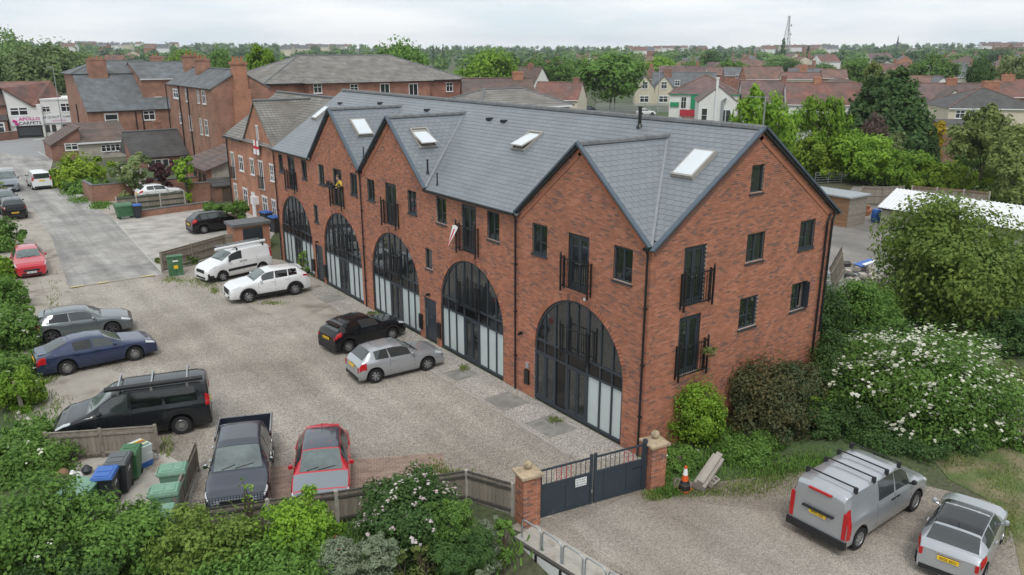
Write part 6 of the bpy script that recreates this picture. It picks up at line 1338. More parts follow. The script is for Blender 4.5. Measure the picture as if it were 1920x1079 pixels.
# red hatchback facing the camera by the lane
S = spec_hatch(L=4.42, W=1.81, wb=2.685, fo=.95, wr=.33, H=1.48, hood=.98, cowl=1.28, doors=5, hl=(.08, .6, 4.8, 6.2)); f_ = G(66, 521); h = math.radians(-93); make_car('parked_car', 'bright red hatchback facing the camera beside the lane', 'car', (f_[0]+.0, f_[1]+.95+1.34), h, S, 'paint_red', 'NA65 XBN', '', spokes=5)
S = spec_hatch(L=4.4, W=1.86, wb=2.64, fo=.9, wr=.36, H=1.68, hood=1.12, cowl=1.2, bl=1.15, doors=5, zb=.28, clad=True, pz=(.5, .62), tl=(4.05, 4.38, 4.8, 5.8)); p = p0_ = G(33, 413); make_car('parked_car', 'black sport utility car seen from behind by the left hedge', 'car', (p[0]-.1, p[1]+2.2), math.radians(91), S, 'paint_black', '', 'YK67 DZT', spokes=6, tint_rear=True)
S = spec_van(L=4.97, W=1.99, wb=2.93, fo=1.0, wr=.34, H=2.0, hood=1.2, cowl=.95, mm='trim_black'); p = G(22, 362); gv, _ = make_car('parked_van', 'dark grey van with pale roof stripes at the left picture edge', 'van', (p[0]-.1, p[1]+2.5), math.radians(-92), S, 'paint_slategrey', '', '', spokes=6)
for x in (-.3, -1.2): MB().bar((x, -.8, 2.05), (x, .8, 2.05), .06).build('roof_bar', 'white_upvc', gv)
S = spec_van(L=4.4, W=1.85, wb=2.72, fo=.9, wr=.32, H=1.82, hood=1.1, cowl=.95, rearwin=(1.15, 1.66, .38), pz=(.45, .95)); p = G(76, 357); make_car('parked_van', 'white panel van driving away up the lane', 'van', (p[0]+.2, p[1]+2.2), math.radians(92), S, 'paint_white', '', '', spokes=6)
S = spec_hatch(L=3.95, W=1.72, wb=2.49, fo=.82, H=1.48, hood=.96, bl=1.0, tl=(3.6, 3.92, 4.2, 6.6)); p = PL(297, 358, 1, 60.6); make_car('parked_car', 'white hatchback showing above the green fence panels', 'car', (p[0], p[1], .35), math.radians(3), S, 'paint_white', '', '', spokes=6)
S = spec_hatch(L=4.3, W=1.8, wb=2.6, fo=.9, wr=.33, H=1.5, hood=.98, cowl=1.25, doors=5); make_car('parked_car', 'dark car facing the camera squeezed between the black car and the grey van', 'car', (p0_[0]-.15, p0_[1]+7.3), math.radians(-91), S, 'paint_darkgrey', '', '', spokes=5)
# black van with a rolled awning and roof bars
S = spec_van(L=5.14, W=1.93, wb=3.2, fo=.9, wr=.35, H=1.92, hood=1.16, cowl=1.05, sw=[(1.46, 2.4, .06), (2.52, 3.55, .02), (3.65, 4.75, -.1)], seams=(1.35, 2.45, 3.6), handles=(2.3, 2.62), strip=False, hl=(.06, .55, 4.8, 6.1), tl=(5.0, 5.13, 4.3, 6.9)); S['top'] = [(0, .8), (.1, .95), (.4, 1.06), (1.05, 1.22), (1.95, 1.82), (2.35, 1.92), (4.8, 1.91), (5.05, 1.85), (5.12, 1.75), (5.14, 1.65)]; S['ws'] = (1.05, 1.95)
rw = G(343, 813); fb = G(103, 838, .25); hd = math.atan2(fb[1]-rw[1], fb[0]-rw[0]); d = np.array([math.cos(hd), math.sin(hd)]); lf = np.array([-d[1], d[0]]); c = rw[:2]+d*1.6-lf*(.965-.12)
vb, _ = make_car('parked_van', 'black van with roof bars and a rolled awning behind the bin fence', 'van', tuple(c), hd, S, 'paint_vanblack', '', '', spokes=16, tint_rear=True)
for x in (.35, -.75, -1.95): MB().bar((x, -.8, 1.99), (x, .8, 1.99), .05, .03).box(x-.04, x+.04, -.82, -.74, 1.82, 2.0).box(x-.04, x+.04, .74, .82, 1.82, 2.0).build('roof_bar', 'steel', vb)
MB().tube([(.75, .80, 2.08), (-2.5, .80, 2.08)], .085, 10).build('awning', 'trim_black', vb, smooth=.8); MB().bar((.7, .62, 2.0), (-2.45, .62, 2.0), .05, .06).build('awning_rail', 'trim_black', vb)
# double-cab pickup facing the camera
S = spec_van(L=3.75, W=1.85, wb=3.1, fo=.86, wr=.38, H=1.80, hood=1.14, cowl=1.3, zb=.42, hl=(.1, .5, 4.9, 6.2), grille=(.62, .98), mm='chrome', tl=(3.6, 3.7, 4, 5)); S['top'] = [(0, .9), (.1, 1.02), (.5, 1.1), (1.3, 1.2), (1.98, 1.74), (2.3, 1.80), (3.3, 1.80), (3.6, 1.74), (3.72, 1.3), (3.75, 1.2)]; S['ws'] = (1.3, 1.98); S['sw'] = [(1.68, 2.5, .06), (2.58, 3.45, .05)]; S['belt'] = [(0, .86), (.1, .96), (.5, 1.04), (1.3, 1.14), (3.75, 1.16)]; S['seams'] = (1.6, 2.54, 3.5); S['handles'] = (2.4, 3.3); S['hm'] = 'chrome'; S['yt'] = [(0, .66), (.3, .78), (1.3, .8), (1.98, .70), (3.4, .68), (3.75, .8)]
pf = G(440, 948, 1.0); pr = G(459, 800, 1.1); hd = math.atan2(pf[1]-pr[1], pf[0]-pr[0]); d = np.array([math.cos(hd), math.sin(hd)]); c = pf[:2]-d*(1.55+.76+.45)
pk, _ = make_car('pickup_truck', 'dark grey-blue double cab pickup truck facing the camera', 'pickup', tuple(c), hd, S, 'paint_blueblack', '', '', spokes=6)
m = MB().box(-2.85, -1.32, -.92, -.84, .52, 1.17).box(-2.85, -1.32, .84, .92, .52, 1.17).box(-2.92, -2.85, -.92, .92, .52, 1.17); m.build('load_bed', 'paint_blueblack', pk); MB().box(-2.85, -1.32, -.84, .84, .6, .66).box(-1.36, -1.31, -.9, .9, .55, 1.1).build('bed_liner', 'trim_black', pk)
for y in (-.88, .88): MB().tube([(-1.35, y, 1.2), (-2.85, y, 1.2)], .03, 8).build('bed_rail', 'chrome', pk)
MB().box(-3.02, -2.92, -.8, .8, .45, .6).build('rear_bumper', 'chrome', pk)
# red car with dark roof; grey sky reflection put into the bonnet colour
S = spec_hatch(L=4.2, W=1.78, wb=2.56, fo=.86, wr=.33, H=1.45, hood=.95, cowl=1.25, doors=5, spoiler=3.6); pf = G(600, 926, .9); pr = G(606, 822, 1.4); hd = math.atan2(pf[1]-pr[1], pf[0]-pr[0])+.02; d = np.array([math.cos(hd), math.sin(hd)]); c = pf[:2]-d*(1.28+.72)
make_car('parked_car', 'red hatchback with black roof panel and sky-grey bonnet sheen next to the pickup', 'car', tuple(c), hd, S, 'paint_red', '', '', spokes=5, roof_m='paint_darkgrey', bonnet_m='paint_slategrey')
# silver van and little two-tone car on the forecourt
S = spec_van(L=4.76, W=1.90, wb=3.2, fo=.82, wr=.335, H=1.88, hood=1.1, cowl=.92, sw=[(1.36, 2.18, .06), (2.28, 3.12, .0)], seams=(1.25, 2.22, 3.2), handles=(2.1, 2.38), tl=(4.6, 4.755, 2.6, 7.0), pz=(.45, .98), hm='trim_black')
c, h = from_wheels((1706, 958), (1606, 1026), -1, S); sv, _ = make_car('parked_van', 'silver van with four black roof bars parked on the forecourt', 'van', c, h, S, 'paint_silver', '', 'BF05 OJX', spokes=7)
for x in (.5, -.2, -.9, -1.85): MB().bar((x, -.76, 1.965), (x, .76, 1.965), .045, .028).box(x-.05, x+.05, -.79, -.70, 1.80, 1.97).box(x-.05, x+.05, .70, .79, 1.80, 1.97).build('roof_bar', 'trim_black', sv)
MB().box(-2.39, -2.33, -.35, .35, 1.66, 1.72).build('brake_light', 'lamp_red', sv); MB().box(-2.42, -2.34, -.48, .48, 1.05, 1.1).build('plate_trim', 'trim_black', sv); MB().box(-2.42, -2.3, -.92, .92, .28, .5).build('rear_bumper', 'trim_black', sv)
S = spec_hatch(L=3.63, W=1.69, wb=2.467, fo=.62, wr=.30, H=1.41, hood=.98, cowl=1.0, bl=.98, rear=.22, pz=(.4, .70), tl=(3.3, 3.58, 3.6, 5.6), antenna=2.9); S['top'] = [(0, .68), (.1, .84), (.3, .95), (1.0, 1.02), (1.55, 1.36), (1.9, 1.41), (2.8, 1.40), (3.05, 1.36), (3.45, 1.03), (3.58, .93), (3.63, .82)]; S['ws'] = (1.0, 1.55); S['rg'] = (3.06, 3.47); S['sw'] = [(1.35, 2.2, .05), (2.26, 3.02, .08)]; S['yt'] = [(0, .6), (.3, .7), (1.0, .78), (1.55, .70), (3.05, .68), (3.5, .78), (3.63, .74)]
c = (3.34, -9.19); hd = math.radians(13)
mn, _ = make_car('parked_car', 'little silver car with black roof at the bottom right corner', 'car', tuple(c), hd, S, 'paint_silver', '', 'SH55 EDU', spokes=6, roof_m='paint_black', bonnet_m=None)
MB().box(-1.82, -1.77, -.33, .33, .80, .84).build('plate_trim', 'chrome', mn)
# street cars half hidden behind the ridge
for px, dep, lb, pm_ in ((1108, 178, 'dark car parked behind the cottage in the far street', 'paint_darkgrey'), (1216, 168, 'white car parked in the far street below the twin gables', 'paint_white')):
    x, y = at(px, dep); make_car('street_car', lb, 'car', (x, y), -YAW+.2, spec_hatch(), pm_, None, None, group='cars in the far street')
# ------------------------------------------------------------------ fences, gate, bins and small things
mat('wood_grey', (.235, .205, .17), .95, .25, 5, isl=.14, fine=.15, bscale=30); mat('wood_dark', (.068, .062, .057), .95, .25, 4, isl=.16, fine=.2, bscale=25); mat('wood_green', (.030, .065, .042), .9, .2, 4, isl=.1); mat('wood_brown', (.22, .13, .075), .9, .2, 4, isl=.15); mat('timber_red', (.27, .15, .085), .9, .15, 4, isl=.12)
mat('post_concrete', (.40, .375, .33), .95, .18, 6, bump=.3)
BOARD = MB().box(-.5, .5, -.5, .5, 0, 1).mesh('board')
def fence(name, label, pts, h, m, pm='post_concrete', board=.13, post=.11, z0=0., rails=True, skip=(), gap=.004, ph=.06, top=None):
    """close-board fence through ground points; every board, rail and post is a part"""
    o = pts[0]; e = empty(name, label, 'fence', (o[0], o[1], z0))
    for i in range(len(pts)-1):
        a = Vector((pts[i][0]-o[0], pts[i][1]-o[1], 0)); b = Vector((pts[i+1][0]-o[0], pts[i+1][1]-o[1], 0)); L = (b-a).length; d = (b-a)/L; rz = math.atan2(d.y, d.x); nb = max(1, int((L-post)/board))
        for k in range(nb):
            p = a+d*(post/2+(L-post)*(k+.5)/nb); q = link('board', BOARD, m, e); q.location = (p.x-d.y*.012*(k % 2), p.y+d.x*.012*(k % 2), .08); q.rotation_euler = (0, 0, rz); q.scale = ((L-post)/nb-gap, .018, h-.08+random.uniform(-.008, .008))
        nx = Vector((d.y, -d.x, 0))
        for z in ((.22, h*.55, h-.12) if h > 1.2 else (.2, h-.15)): MB().bar(a+d*post/2+nx*.035+Vector((0, 0, z)), b-d*post/2+nx*.035+Vector((0, 0, z)), .045, .07).build('rail', m, e)
        MB().bar(a+d*post/2+Vector((0, 0, h+.015)), b-d*post/2+Vector((0, 0, h+.015)), .06, .03).build('capping', m, e)
    for i, p in enumerate(pts):
        if i in skip: continue
        x, y = p[0]-o[0], p[1]-o[1]; MB().box(x-post/2, x+post/2, y-post/2, y+post/2, -.1, h+ph).add([(x-post/2, y-post/2, h+ph), (x+post/2, y-post/2, h+ph), (x+post/2, y+post/2, h+ph), (x-post/2, y+post/2, h+ph), (x, y, h+ph+.04)], [(0, 1, 4), (1, 2, 4), (2, 3, 4), (3, 0, 4)]).build('post', pm, e)
    return e
fence('board_fence', 'weathered board fence between the black van and the bins', [(-16.6, 11.95), (-15.05, 11.15), (-13.45, 10.33)], 1.05, 'wood_grey', 'wood_grey')
fence('board_fence', 'short weathered fence panel between the green lidded bins and the pickup', [tuple(G(334, 985)[:2]), tuple(G(371, 884)[:2])], 1.05, 'wood_grey', 'wood_grey')
FT = [tuple(G(px, py, 1.14)[:2]) for px, py in ((365, 954), (500, 935), (629, 919), (752, 899), (874, 880))]
fence('dark_board_fence', 'dark board fence with pale concrete posts in front of the pickup and red car', FT, 1.06, 'wood_dark')
FT2 = [FT[-1], tuple(G(962, 907, 1.1)[:2])]; fence('dark_board_fence', 'dark fence panel running from the concrete post to the left gate pillar', FT2, 1.06, 'wood_dark', skip=(0,))
fence('board_fence', 'weathered fence behind the green electricity cabinet', [tuple(G(305, 511)[:2]), tuple(G(362, 494)[:2]), tuple(G(425, 475)[:2]), (-1.9, 37.6)], 1.3, 'wood_grey', 'wood_grey')
# dark mesh top over the fence by the pickup
ms = empty('wire_mesh', 'dark wire mesh strip fixed above the fence in front of the pickup', 'mesh', (FT[0][0], FT[0][1], 1.12)); a = Vector((0, 0, 0)); b = Vector((FT[1][0]-FT[0][0], FT[1][1]-FT[0][1], 0)); m = MB()
for i in range(25): p = a+(b-a)*i/24; m.box(p.x-.006, p.x+.006, p.y-.006, p.y+.006, 0, .26)
for z in (.02, .1, .18, .26): m.bar((0, 0, z), (b.x, b.y, z), .01)
m.build('wires', 'black_metal', ms, kind='stuff')
# left boundary posts in the bramble
for px, py, t, lb in ((43, 770, 707, 'leaning grey post in the bramble left of the black van'), (67, 900, 850, 'short grey post in the bramble above the bins'), (18, 590, 562, 'grey post in the bramble beside the grey hatchback')):
    p = G(px, py); o = MB().box(-.06, .06, -.05, .05, 0, (py-t)/48).build('fence_post', 'wood_grey', label=lb, cat='post', group='grey posts in the bramble'); o.location = p; o.rotation_euler = (.05, -.1, .3)
# ---- brick gate pillars, each brick its own piece
def pillar(c, rz, h, label):
    e = empty('gate_pillar', label, 'pillar', (c[0], c[1], -.05), rz, 'brick gate pillars'); w = .56; core = MB().box(-w/2+.008, w/2-.008, -w/2+.008, w/2-.008, 0, h).build('core', 'mortar', e)
    st = MB().box(0, .215, 0, .1, 0, .065).mesh('brick'); hd = MB().box(0, .1025, 0, .1, 0, .065).mesh('brick'); r = 0; z = .005; n = 0
    while z < h-.06:
        for k in range(4):
            rot = k*PI/2; x = -w/2+(0 if r % 2 else .1125); first = True
            L = [(0, st), (.225, st)] if r % 2 else [(.1125, st), (.3375, st)]
            for x_, me in L:
                if n >= 290 and k in (1, 2): continue
                o = link('brick', me, 'brick_new', core); v = Matrix.Rotation(rot, 3, 'Z') @ Vector((-w/2+x_, -w/2, 0)); o.location = (v.x, v.y, z); o.rotation_euler = (0, 0, rot); n += 1
        z += .075; r += 1
    cp = MB(); a = .36; cp.box(-a, a, -a, a, h, h+.07); cp.add([(-a, -a, h+.07), (a, -a, h+.07), (a, a, h+.07), (-a, a, h+.07), (-.09, -.09, h+.17), (.09, -.09, h+.17), (.09, .09, h+.17), (-.09, .09, h+.17)], [(0, 1, 5, 4), (1, 2, 6, 5), (2, 3, 7, 6), (3, 0, 4, 7), (4, 5, 6, 7)]); cap = cp.build('capstone', 'sandstone', e)
    MB().lathe([(.02, 0)]+[(.14*math.sin(PI*i/10), .14-.14*math.cos(PI*i/10)) for i in range(1, 10)]+[(.01, .28)], 16, (0, 0, h+.16)).build('ball_finial', 'sandstone', cap, smooth=3.2)
    return e
gl = np.array(G(1008, 973)[:2]); gr_ = np.array(G(1206, 917)[:2]); gd = gr_-gl; gL = float(np.linalg.norm(gd)); gd = gd/gL; grz = math.atan2(gd[1], gd[0]); nrm = np.array([-gd[1], gd[0]])
pillar(gl-gd*.34, grz, 1.68, 'left brick gate pillar with stone cap and ball'); pillar(gr_+gd*.36, grz, 1.62, 'right brick gate pillar with stone cap and ball beside the facade')
# ---- gate: two leaves
mat('gate_paint', (.030, .042, .055), .5, .12, 2, fine=.1, bscale=20, stain=((.06, .06, .06), 3, .62, .75)); mat('red_iron', (.35, .03, .04), .6, .1, 3)
for sd, (u0, u1), lb in ((0, (.04, gL/2-.03), 'left dark steel gate leaf with white notice'), (1, (gL/2+.03, gL-.04), 'right dark steel gate leaf with letter slot')):
    g = empty('gate_leaf', lb, 'gate', (gl[0], gl[1], .03), grz, 'double driveway gate'); H = 1.6; hs = 1.05
    MB().box(u0, u0+.08, -.04, .04, 0, H+(.1 if sd else 0)).build('stile', 'gate_paint', g); MB().box(u1-.08, u1, -.04, .04, 0, H+(.1 if not sd else .05)).build('stile', 'gate_paint', g)
    MB().box(u0+.08, u1-.08, -.03, .03, 0, .07).build('bottom_rail', 'gate_paint', g); MB().box(u0+.08, u1-.08, -.03, .03, hs-.03, hs+.03).build('mid_rail', 'gate_paint', g); MB().box(u0+.08, u1-.08, -.025, .025, H-.05, H).build('top_rail', 'gate_paint', g)
    n = 3 if sd else 2
    for i in range(n):
        a, b = u0+.08+(u1-u0-.16)*i/n, u0+.08+(u1-u0-.16)*(i+1)/n
        if sd and i == 0: b = a+.28
        if sd and i == 1: a = u0+.08+.28
        p = MB().box(a+.005, b-.005, -.012, .012, .07, hs-.03).build('panel', 'gate_paint', g)
        if i: MB().box(a-.018, a+.018, -.028, .028, .071, hs-.031).build('upright', 'gate_paint', g)
        if sd and i == 2: MB().box(a+.2, a+.55, -.02, -.013, .8, .84).build('letter_slot', 'black_metal', p)
    for i in range(1, 10):
        u = u0+.08+(u1-u0-.16)*i/10; MB().box(u-.008, u+.008, -.008, .008, hs+.03, H-.05).build('bar', 'red_iron' if i in (3, 4, 5, 6) and not sd or i in (6, 7, 8) and sd else 'gate_paint', g)
    c = u0+(u1-u0)*(.45 if not sd else .72); m = MB()
    for s in (-1, 1): m.tube([(c+s*.05, 0, hs+.06), (c+s*.18, 0, hs+.16), (c+s*.05, 0, hs+.26), (c+s*.18, 0, hs+.4), (c+s*.1, 0, hs+.48)], .009, 5)
    m.build('scrollwork', 'red_iron', g, kind='stuff')
    if not sd:
        sg = MB().box(u1-.62, u1-.22, -.034, -.028, .72, 1.0).build('notice', 'white_upvc', g)
        for i, t in enumerate(('GATES MUST', 'BE LOCKED', 'WHEN LEAVING')): text(t, .062, 'sign_ink', sg, (u1-.42, -.036, .94-i*.082), (PI/2, 0, 0), .0008, .0006)
        MB().box(u1-.07, u1-.02, -.08, -.04, .4, .5).build('padlock', 'steel', g)
    else: MB().box(u1-.03, u1+.08, -.06, .06, 0, 1.75).build('hinge_post', 'gate_paint', g)
# ---- cycle hoops on the ramp wall
P0 = np.array(G(966, 1012)[:2]); P1 = np.array(G(1105, 1100)[:2]); dv = (P1-P0)/np.linalg.norm(P1-P0); rw_ = empty('ramp_wall', 'concrete ramp edge with white painted panels and black posts beside the forecourt', 'wall', (P0[0], P0[1], 0), math.atan2(dv[1], dv[0]))
MB().box(-.1, 6, 0, .95, -1.4, .02).build('slab', 'concrete_pale', rw_); MB().box(-.12, 6, -.06, .04, -.02, .05).build('edge_strip', 'wood_dark', rw_)
for i in range(6): MB().box(i*.95, i*.95+.86, -.05, -.002, -1.3, -.03).build('panel', 'white_upvc', rw_); MB().box(i*.95+.87, i*.95+.94, -.08, -.002, -1.3, -.03).build('post', 'black_metal', rw_)
mat('galvanised', (.42, .45, .47), .42, .12, 6, metal=.6)
HP = [((979, 1008), (1014, 1031)), ((1017, 1031), (1052, 1056)), ((1056, 1057), (1092, 1080)), ((1097, 1081), (1135, 1106)), ((1140, 1108), (1180, 1134))]
for i, (a, b) in enumerate(HP):
    a = Vector(G(*a, .02)); b = Vector(G(*b, .02)); h_ = .62 if i else .62; d = (b-a).normalized(); up = Vector((0, 0, 1)); pts = [a-up*.05, a+up*(h_-.12), a+up*(h_-.03)+d*.04, a+up*h_+d*.14, b+up*h_-d*.14, b+up*(h_-.03)-d*.04, b+up*(h_-.12), b-up*.05]
    e = empty('cycle_hoop', ('first galvanised cycle hoop, right by the gate pillar', 'second galvanised cycle hoop from the gate pillar', 'third galvanised cycle hoop from the gate pillar', 'fourth galvanised cycle hoop, cut by the bottom edge', 'last galvanised cycle hoop, lowest at the bottom edge')[i], 'cycle hoop', tuple(a), 0, 'cycle hoops'); MB().tube([p-a for p in pts], .025, 10).build('tube', 'galvanised', e, smooth=.9)
    MB().lathe([(.05, -.02), (.05, .005)], 10).build('base_plate', 'galvanised', e); MB().lathe([(.05, -.02), (.05, .005)], 10, tuple(b-a)).build('base_plate', 'galvanised', e)
# ---- traffic cone, blocks
p = G(1283, 919); cn = empty('traffic_cone', 'orange and white traffic cone by the right gate pillar', 'cone', p); mat('cone_orange', (.62, .10, .02), .5, .1, 5)
MB().box(-.2, .2, -.2, .2, 0, .05).build('base', 'cone_orange', cn)
for z0, z1, m_ in ((.05, .2, 'trim_black'), (.2, .27, 'wood_dark'), (.27, .36, 'trim_black'), (.36, .56, 'cone_orange'), (.56, .78, 'plate_white'), (.78, .86, 'cone_orange')): r = lambda z: (.17-.13*z/.86)+(.03 if z < .36 else 0); MB().lathe([(r(z0), z0), (r(z1), z1)], 16, (0, 0, 0)).build('band', m_, cn, smooth=.8)
p = G(1325, 905); cb_ = empty('concrete_block', 'long grey concrete kerb block dumped in the weeds', 'block', (p[0], p[1], .0), .35); m = MB().box(-.7, .7, -.2, .2, 0, .32).box(-.7, .7, -.1, .1, .32, .5); m.xform(Matrix.Translation((0, 0, .25)) @ Matrix.Rotation(.3, 4, 'X') @ Matrix.Rotation(-.35, 4, 'Y')); m.build('block', 'concrete', cb_)
p = G(1335, 912); cb2 = empty('hollow_block', 'hollow grey building block beside the kerb block', 'block', (p[0], p[1], .0), .2); m = MB().box(-.22, .22, -.1, -.06, 0, .2).box(-.22, .22, .06, .1, 0, .2)
for x in (-.2, 0, .2): m.box(x-.02, x+.02, -.06, .06, 0, .2)
m.xform(Matrix.Translation((0, 0, .08)) @ Matrix.Rotation(.4, 4, 'X')); m.build('block', 'concrete', cb2)
# ---- bins
mat('bin_green', (.050, .145, .065), .5, .1, 3, stain=((.09, .19, .11), 2, .5, .7)); mat('bin_pale_green', (.15, .285, .20), .5, .1, 3, stain=((.21, .33, .25), 2, .5, .7)); mat('bin_black', (.030, .033, .040), .55, .1, 3); mat('bin_blue', (.04, .13, .42), .45, .08, 3); mat('bin_grey_lid', (.10, .11, .115), .5, .1, 3)
def taper(m, w0, d0, w1, d1, z0, z1): return m.add([(-w0, -d0, z0), (w0, -d0, z0), (w0, d0, z0), (-w0, d0, z0), (-w1, -d1, z1), (w1, -d1, z1), (w1, d1, z1), (-w1, d1, z1)], _BF.tolist())
def wheelie(label, c, rz, bm_, lm_, s=1., num=None, group='wheelie bins'):
    e = empty('wheelie_bin', label, 'bin', (c[0], c[1], .015), rz, group); b = taper(MB(), .21*s, .25*s, .28*s, .35*s, .06*s, .95*s).build('body', bm_, e)
    taper(MB(), .31*s, .38*s, .31*s, .38*s, .93*s, .98*s).build('rim', bm_, e)
    l = MB(); taper(l, .30*s, .39*s, .27*s, .35*s, .985*s, 1.06*s); lid = l.build('lid', lm_, e); MB().box(-.2*s, .2*s, .0, .26*s, 1.06*s, 1.075*s).build('lid_panel', lm_, lid); MB().box(-.2*s, .2*s, -.28*s, -.06*s, 1.06*s, 1.075*s).build('lid_panel', lm_, lid)
    MB().bar((-.24*s, .42*s, .98*s), (.24*s, .42*s, .98*s), .035).box(-.25*s, -.2*s, .34*s, .43*s, .95*s, 1.0*s).box(.2*s, .25*s, .34*s, .43*s, .95*s, 1.0*s).build('handle', bm_, e)
    for sx in (-1, 1): MB().lathe([(.1*s, -.025), (.1*s, .025)], 14, (sx*.2*s, .26*s, .1*s), 'x').build('wheel', 'tyre', e)
    if num: text(num, .24*s, 'plate_white', b, (.262*s, -.02, .72*s), (PI/2+.0, 0, PI/2), .004, .004)
    return e
def cart(label, c, rz, bm_, lm_, s=1.):
    e = empty('waste_container', label, 'bin', (c[0], c[1], .015), rz, 'four wheeled waste containers'); taper(MB(), .52*s, .30*s, .63*s, .39*s, .18*s, 1.0*s).build('body', bm_, e); taper(MB(), .67*s, .43*s, .67*s, .43*s, 1.0*s, 1.06*s).build('rim', bm_, e)
    l = MB().add([(-.66*s, -.42*s, 1.06*s), (.66*s, -.42*s, 1.06*s), (.66*s, .42*s, 1.06*s), (-.66*s, .42*s, 1.06*s), (-.62*s, -.36*s, 1.1*s), (.62*s, -.36*s, 1.1*s), (.62*s, .38*s, 1.22*s), (-.62*s, .38*s, 1.22*s)], _BF.tolist()).build('lid', lm_, e)
    for x in (-.32, .32): MB().add([(x*s-.26*s, -.3*s, 1.115*s), (x*s+.26*s, -.3*s, 1.115*s), (x*s+.26*s, .3*s, 1.212*s), (x*s-.26*s, .3*s, 1.212*s), (x*s-.26*s, -.3*s, 1.13*s), (x*s+.26*s, -.3*s, 1.13*s), (x*s+.26*s, .3*s, 1.227*s), (x*s-.26*s, .3*s, 1.227*s)], _BF.tolist()).build('lid_panel', lm_, l)
    for x in (-.45, .45):
        for y in (-.24, .24): MB().lathe([(.09*s, -.025), (.09*s, .025)], 12, (x*s, y*s, .1*s), 'y').box(x*s-.03, x*s+.03, y*s-.04, y*s+.04, .1*s, .2*s).build('castor', 'tyre', e)
    for sx in (-1, 1): MB().bar((sx*.68*s, -.2*s, .95*s), (sx*.68*s, .2*s, .95*s), .04).build('handle', bm_, e)
    return e
q = lambda px, py, z=0.: tuple(G(px, py, z)[:2])
cart('pale green four wheeled container with heaped rubbish behind it', q(146, 925, .9), .95, 'bin_green', 'bin_pale_green', .95)
wheelie('pale green bin half hidden by the bramble in front of the container', q(134, 952, .9), .4, 'bin_pale_green', 'bin_pale_green')
wheelie('dark wheelie bin with blue lid and painted number', q(197, 893, 1.0), -.45, 'bin_black', 'bin_blue', 1.08, '14'); wheelie('dark wheelie bin with dark lid and painted number', q(222, 867, 1.02), -.45, 'bin_black', 'bin_grey_lid', 1.12, '14'); wheelie('green wheelie bin with grey lid patch next to the stacked boxes', q(243, 846, .98), -.45, 'bin_green', 'bin_green', 1.)
for px, py, lb in ((324, 882, 'pale green bin against the fence panel, farthest of three'), (309, 921, 'pale green bin against the fence panel, middle of three'), (298, 962, 'pale green bin against the fence panel, nearest of three')): wheelie(lb, q(px, py, 1.05), 1.2, 'bin_pale_green', 'bin_pale_green', 1.08)
p = G(267, 872); rb = empty('recycling_boxes', 'stack of clear recycling boxes with a blue box at the bottom by the fence', 'boxes', p, .35); taper(MB(), .2, .28, .24, .32, 0, .22).build('blue_box', 'bin_blue', rb); taper(MB(), .22, .3, .25, .34, .22, .5).build('clear_box', 'frosted', rb); taper(MB(), .23, .31, .26, .35, .5, .8).build('clear_box', 'frosted', rb)
for i in range(10): MB().box(-.2, .2, -.27+i*.05, -.24+i*.05, .8, .84+.03*math.sin(i*2.1)).build('litter', ('bin_pale_green', 'white_cloth', 'red_cloth', 'yellow_cloth')[i % 4], rb)
p = G(118, 915); rs = empty('rubbish_heap', 'heap of rubbish bags and scraps behind the green container', 'rubbish', p)
for i, (x, y, z, r, m_) in enumerate(((0, 0, .3, .35, 'bin_black'), (.5, .2, .25, .22, 'white_cloth'), (-.4, .3, .35, .3, 'bin_pale_green'), (.2, -.4, .45, .16, 'magenta'), (.1, .5, .4, .3, 'wood_brown'), (.8, .5, .25, .25, 'bin_black'), (.35, .15, .5, .14, 'plate_white'))):
    g_ = random.Random(i); r *= .72; z *= .7; MB().lathe([(.02, -r*.8), (r*.8, -r*.6), (r*g_.uniform(.9, 1.1), 0), (r*.6, r*.5), (.05, r*g_.uniform(.6, .9))], 9, (x, y, z)).build('bag', m_, rs, smooth=1.)
cart('green four wheeled container by the low wall beyond the court', q(233, 397, .6), .1, 'bin_green', 'bin_green', 1.05); wheelie('dark bin with blue lid beside the far green container', q(257, 396, .6), .1, 'bin_black', 'bin_blue', 1.1)
wheelie('dark bin with blue lid by the brick meter house, left of two', q(499, 403, 1.0), .2, 'bin_black', 'bin_blue', 1.2); wheelie('dark bin with blue lid by the brick meter house, right of two', q(515, 412, 1.0), .2, 'bin_black', 'bin_blue', 1.2)
# ---- electricity cabinet, meter house
p = G(331, 516); ec = empty('electricity_cabinet', 'green electricity cabinet with yellow warning sign before the weathered fence', 'cabinet', p, -.1); MB().box(-.42, .42, -.2, .2, 0, 1.2).box(-.46, .46, -.24, .24, 1.2, 1.27).build('casing', 'bin_green', ec); MB().box(-.01, .01, -.206, -.198, .06, 1.15).build('door_gap', 'trim_black', ec); MB().box(-.12, .12, -.21, -.2, .45, .68).build('warning_sign', 'plate_yellow', ec); MB().box(-.16, .16, -.21, -.2, .9, 1.0).build('name_plate', 'plate_white', ec)
mh = empty('meter_house', 'low brick meter house with flat grey roof and louvred door', 'outbuilding', (-2.0, 37.2, 0)); MB().box(0, 2.5, 0, 1.6, 0, 1.85).build('wall', 'brick_orange', mh); MB().box(-.12, 2.62, -.12, 1.72, 1.85, 2.05).build('roof', 'slate_cap', mh); d_ = MB().box(.6, 2.0, -.03, 0, .1, 1.7).build('louvre_door', 'anthracite', mh)
for i in range(12): MB().box(.65, 1.95, -.05, -.031, .2+i*.12, .24+i*.12).build('slat', 'anthracite', d_)
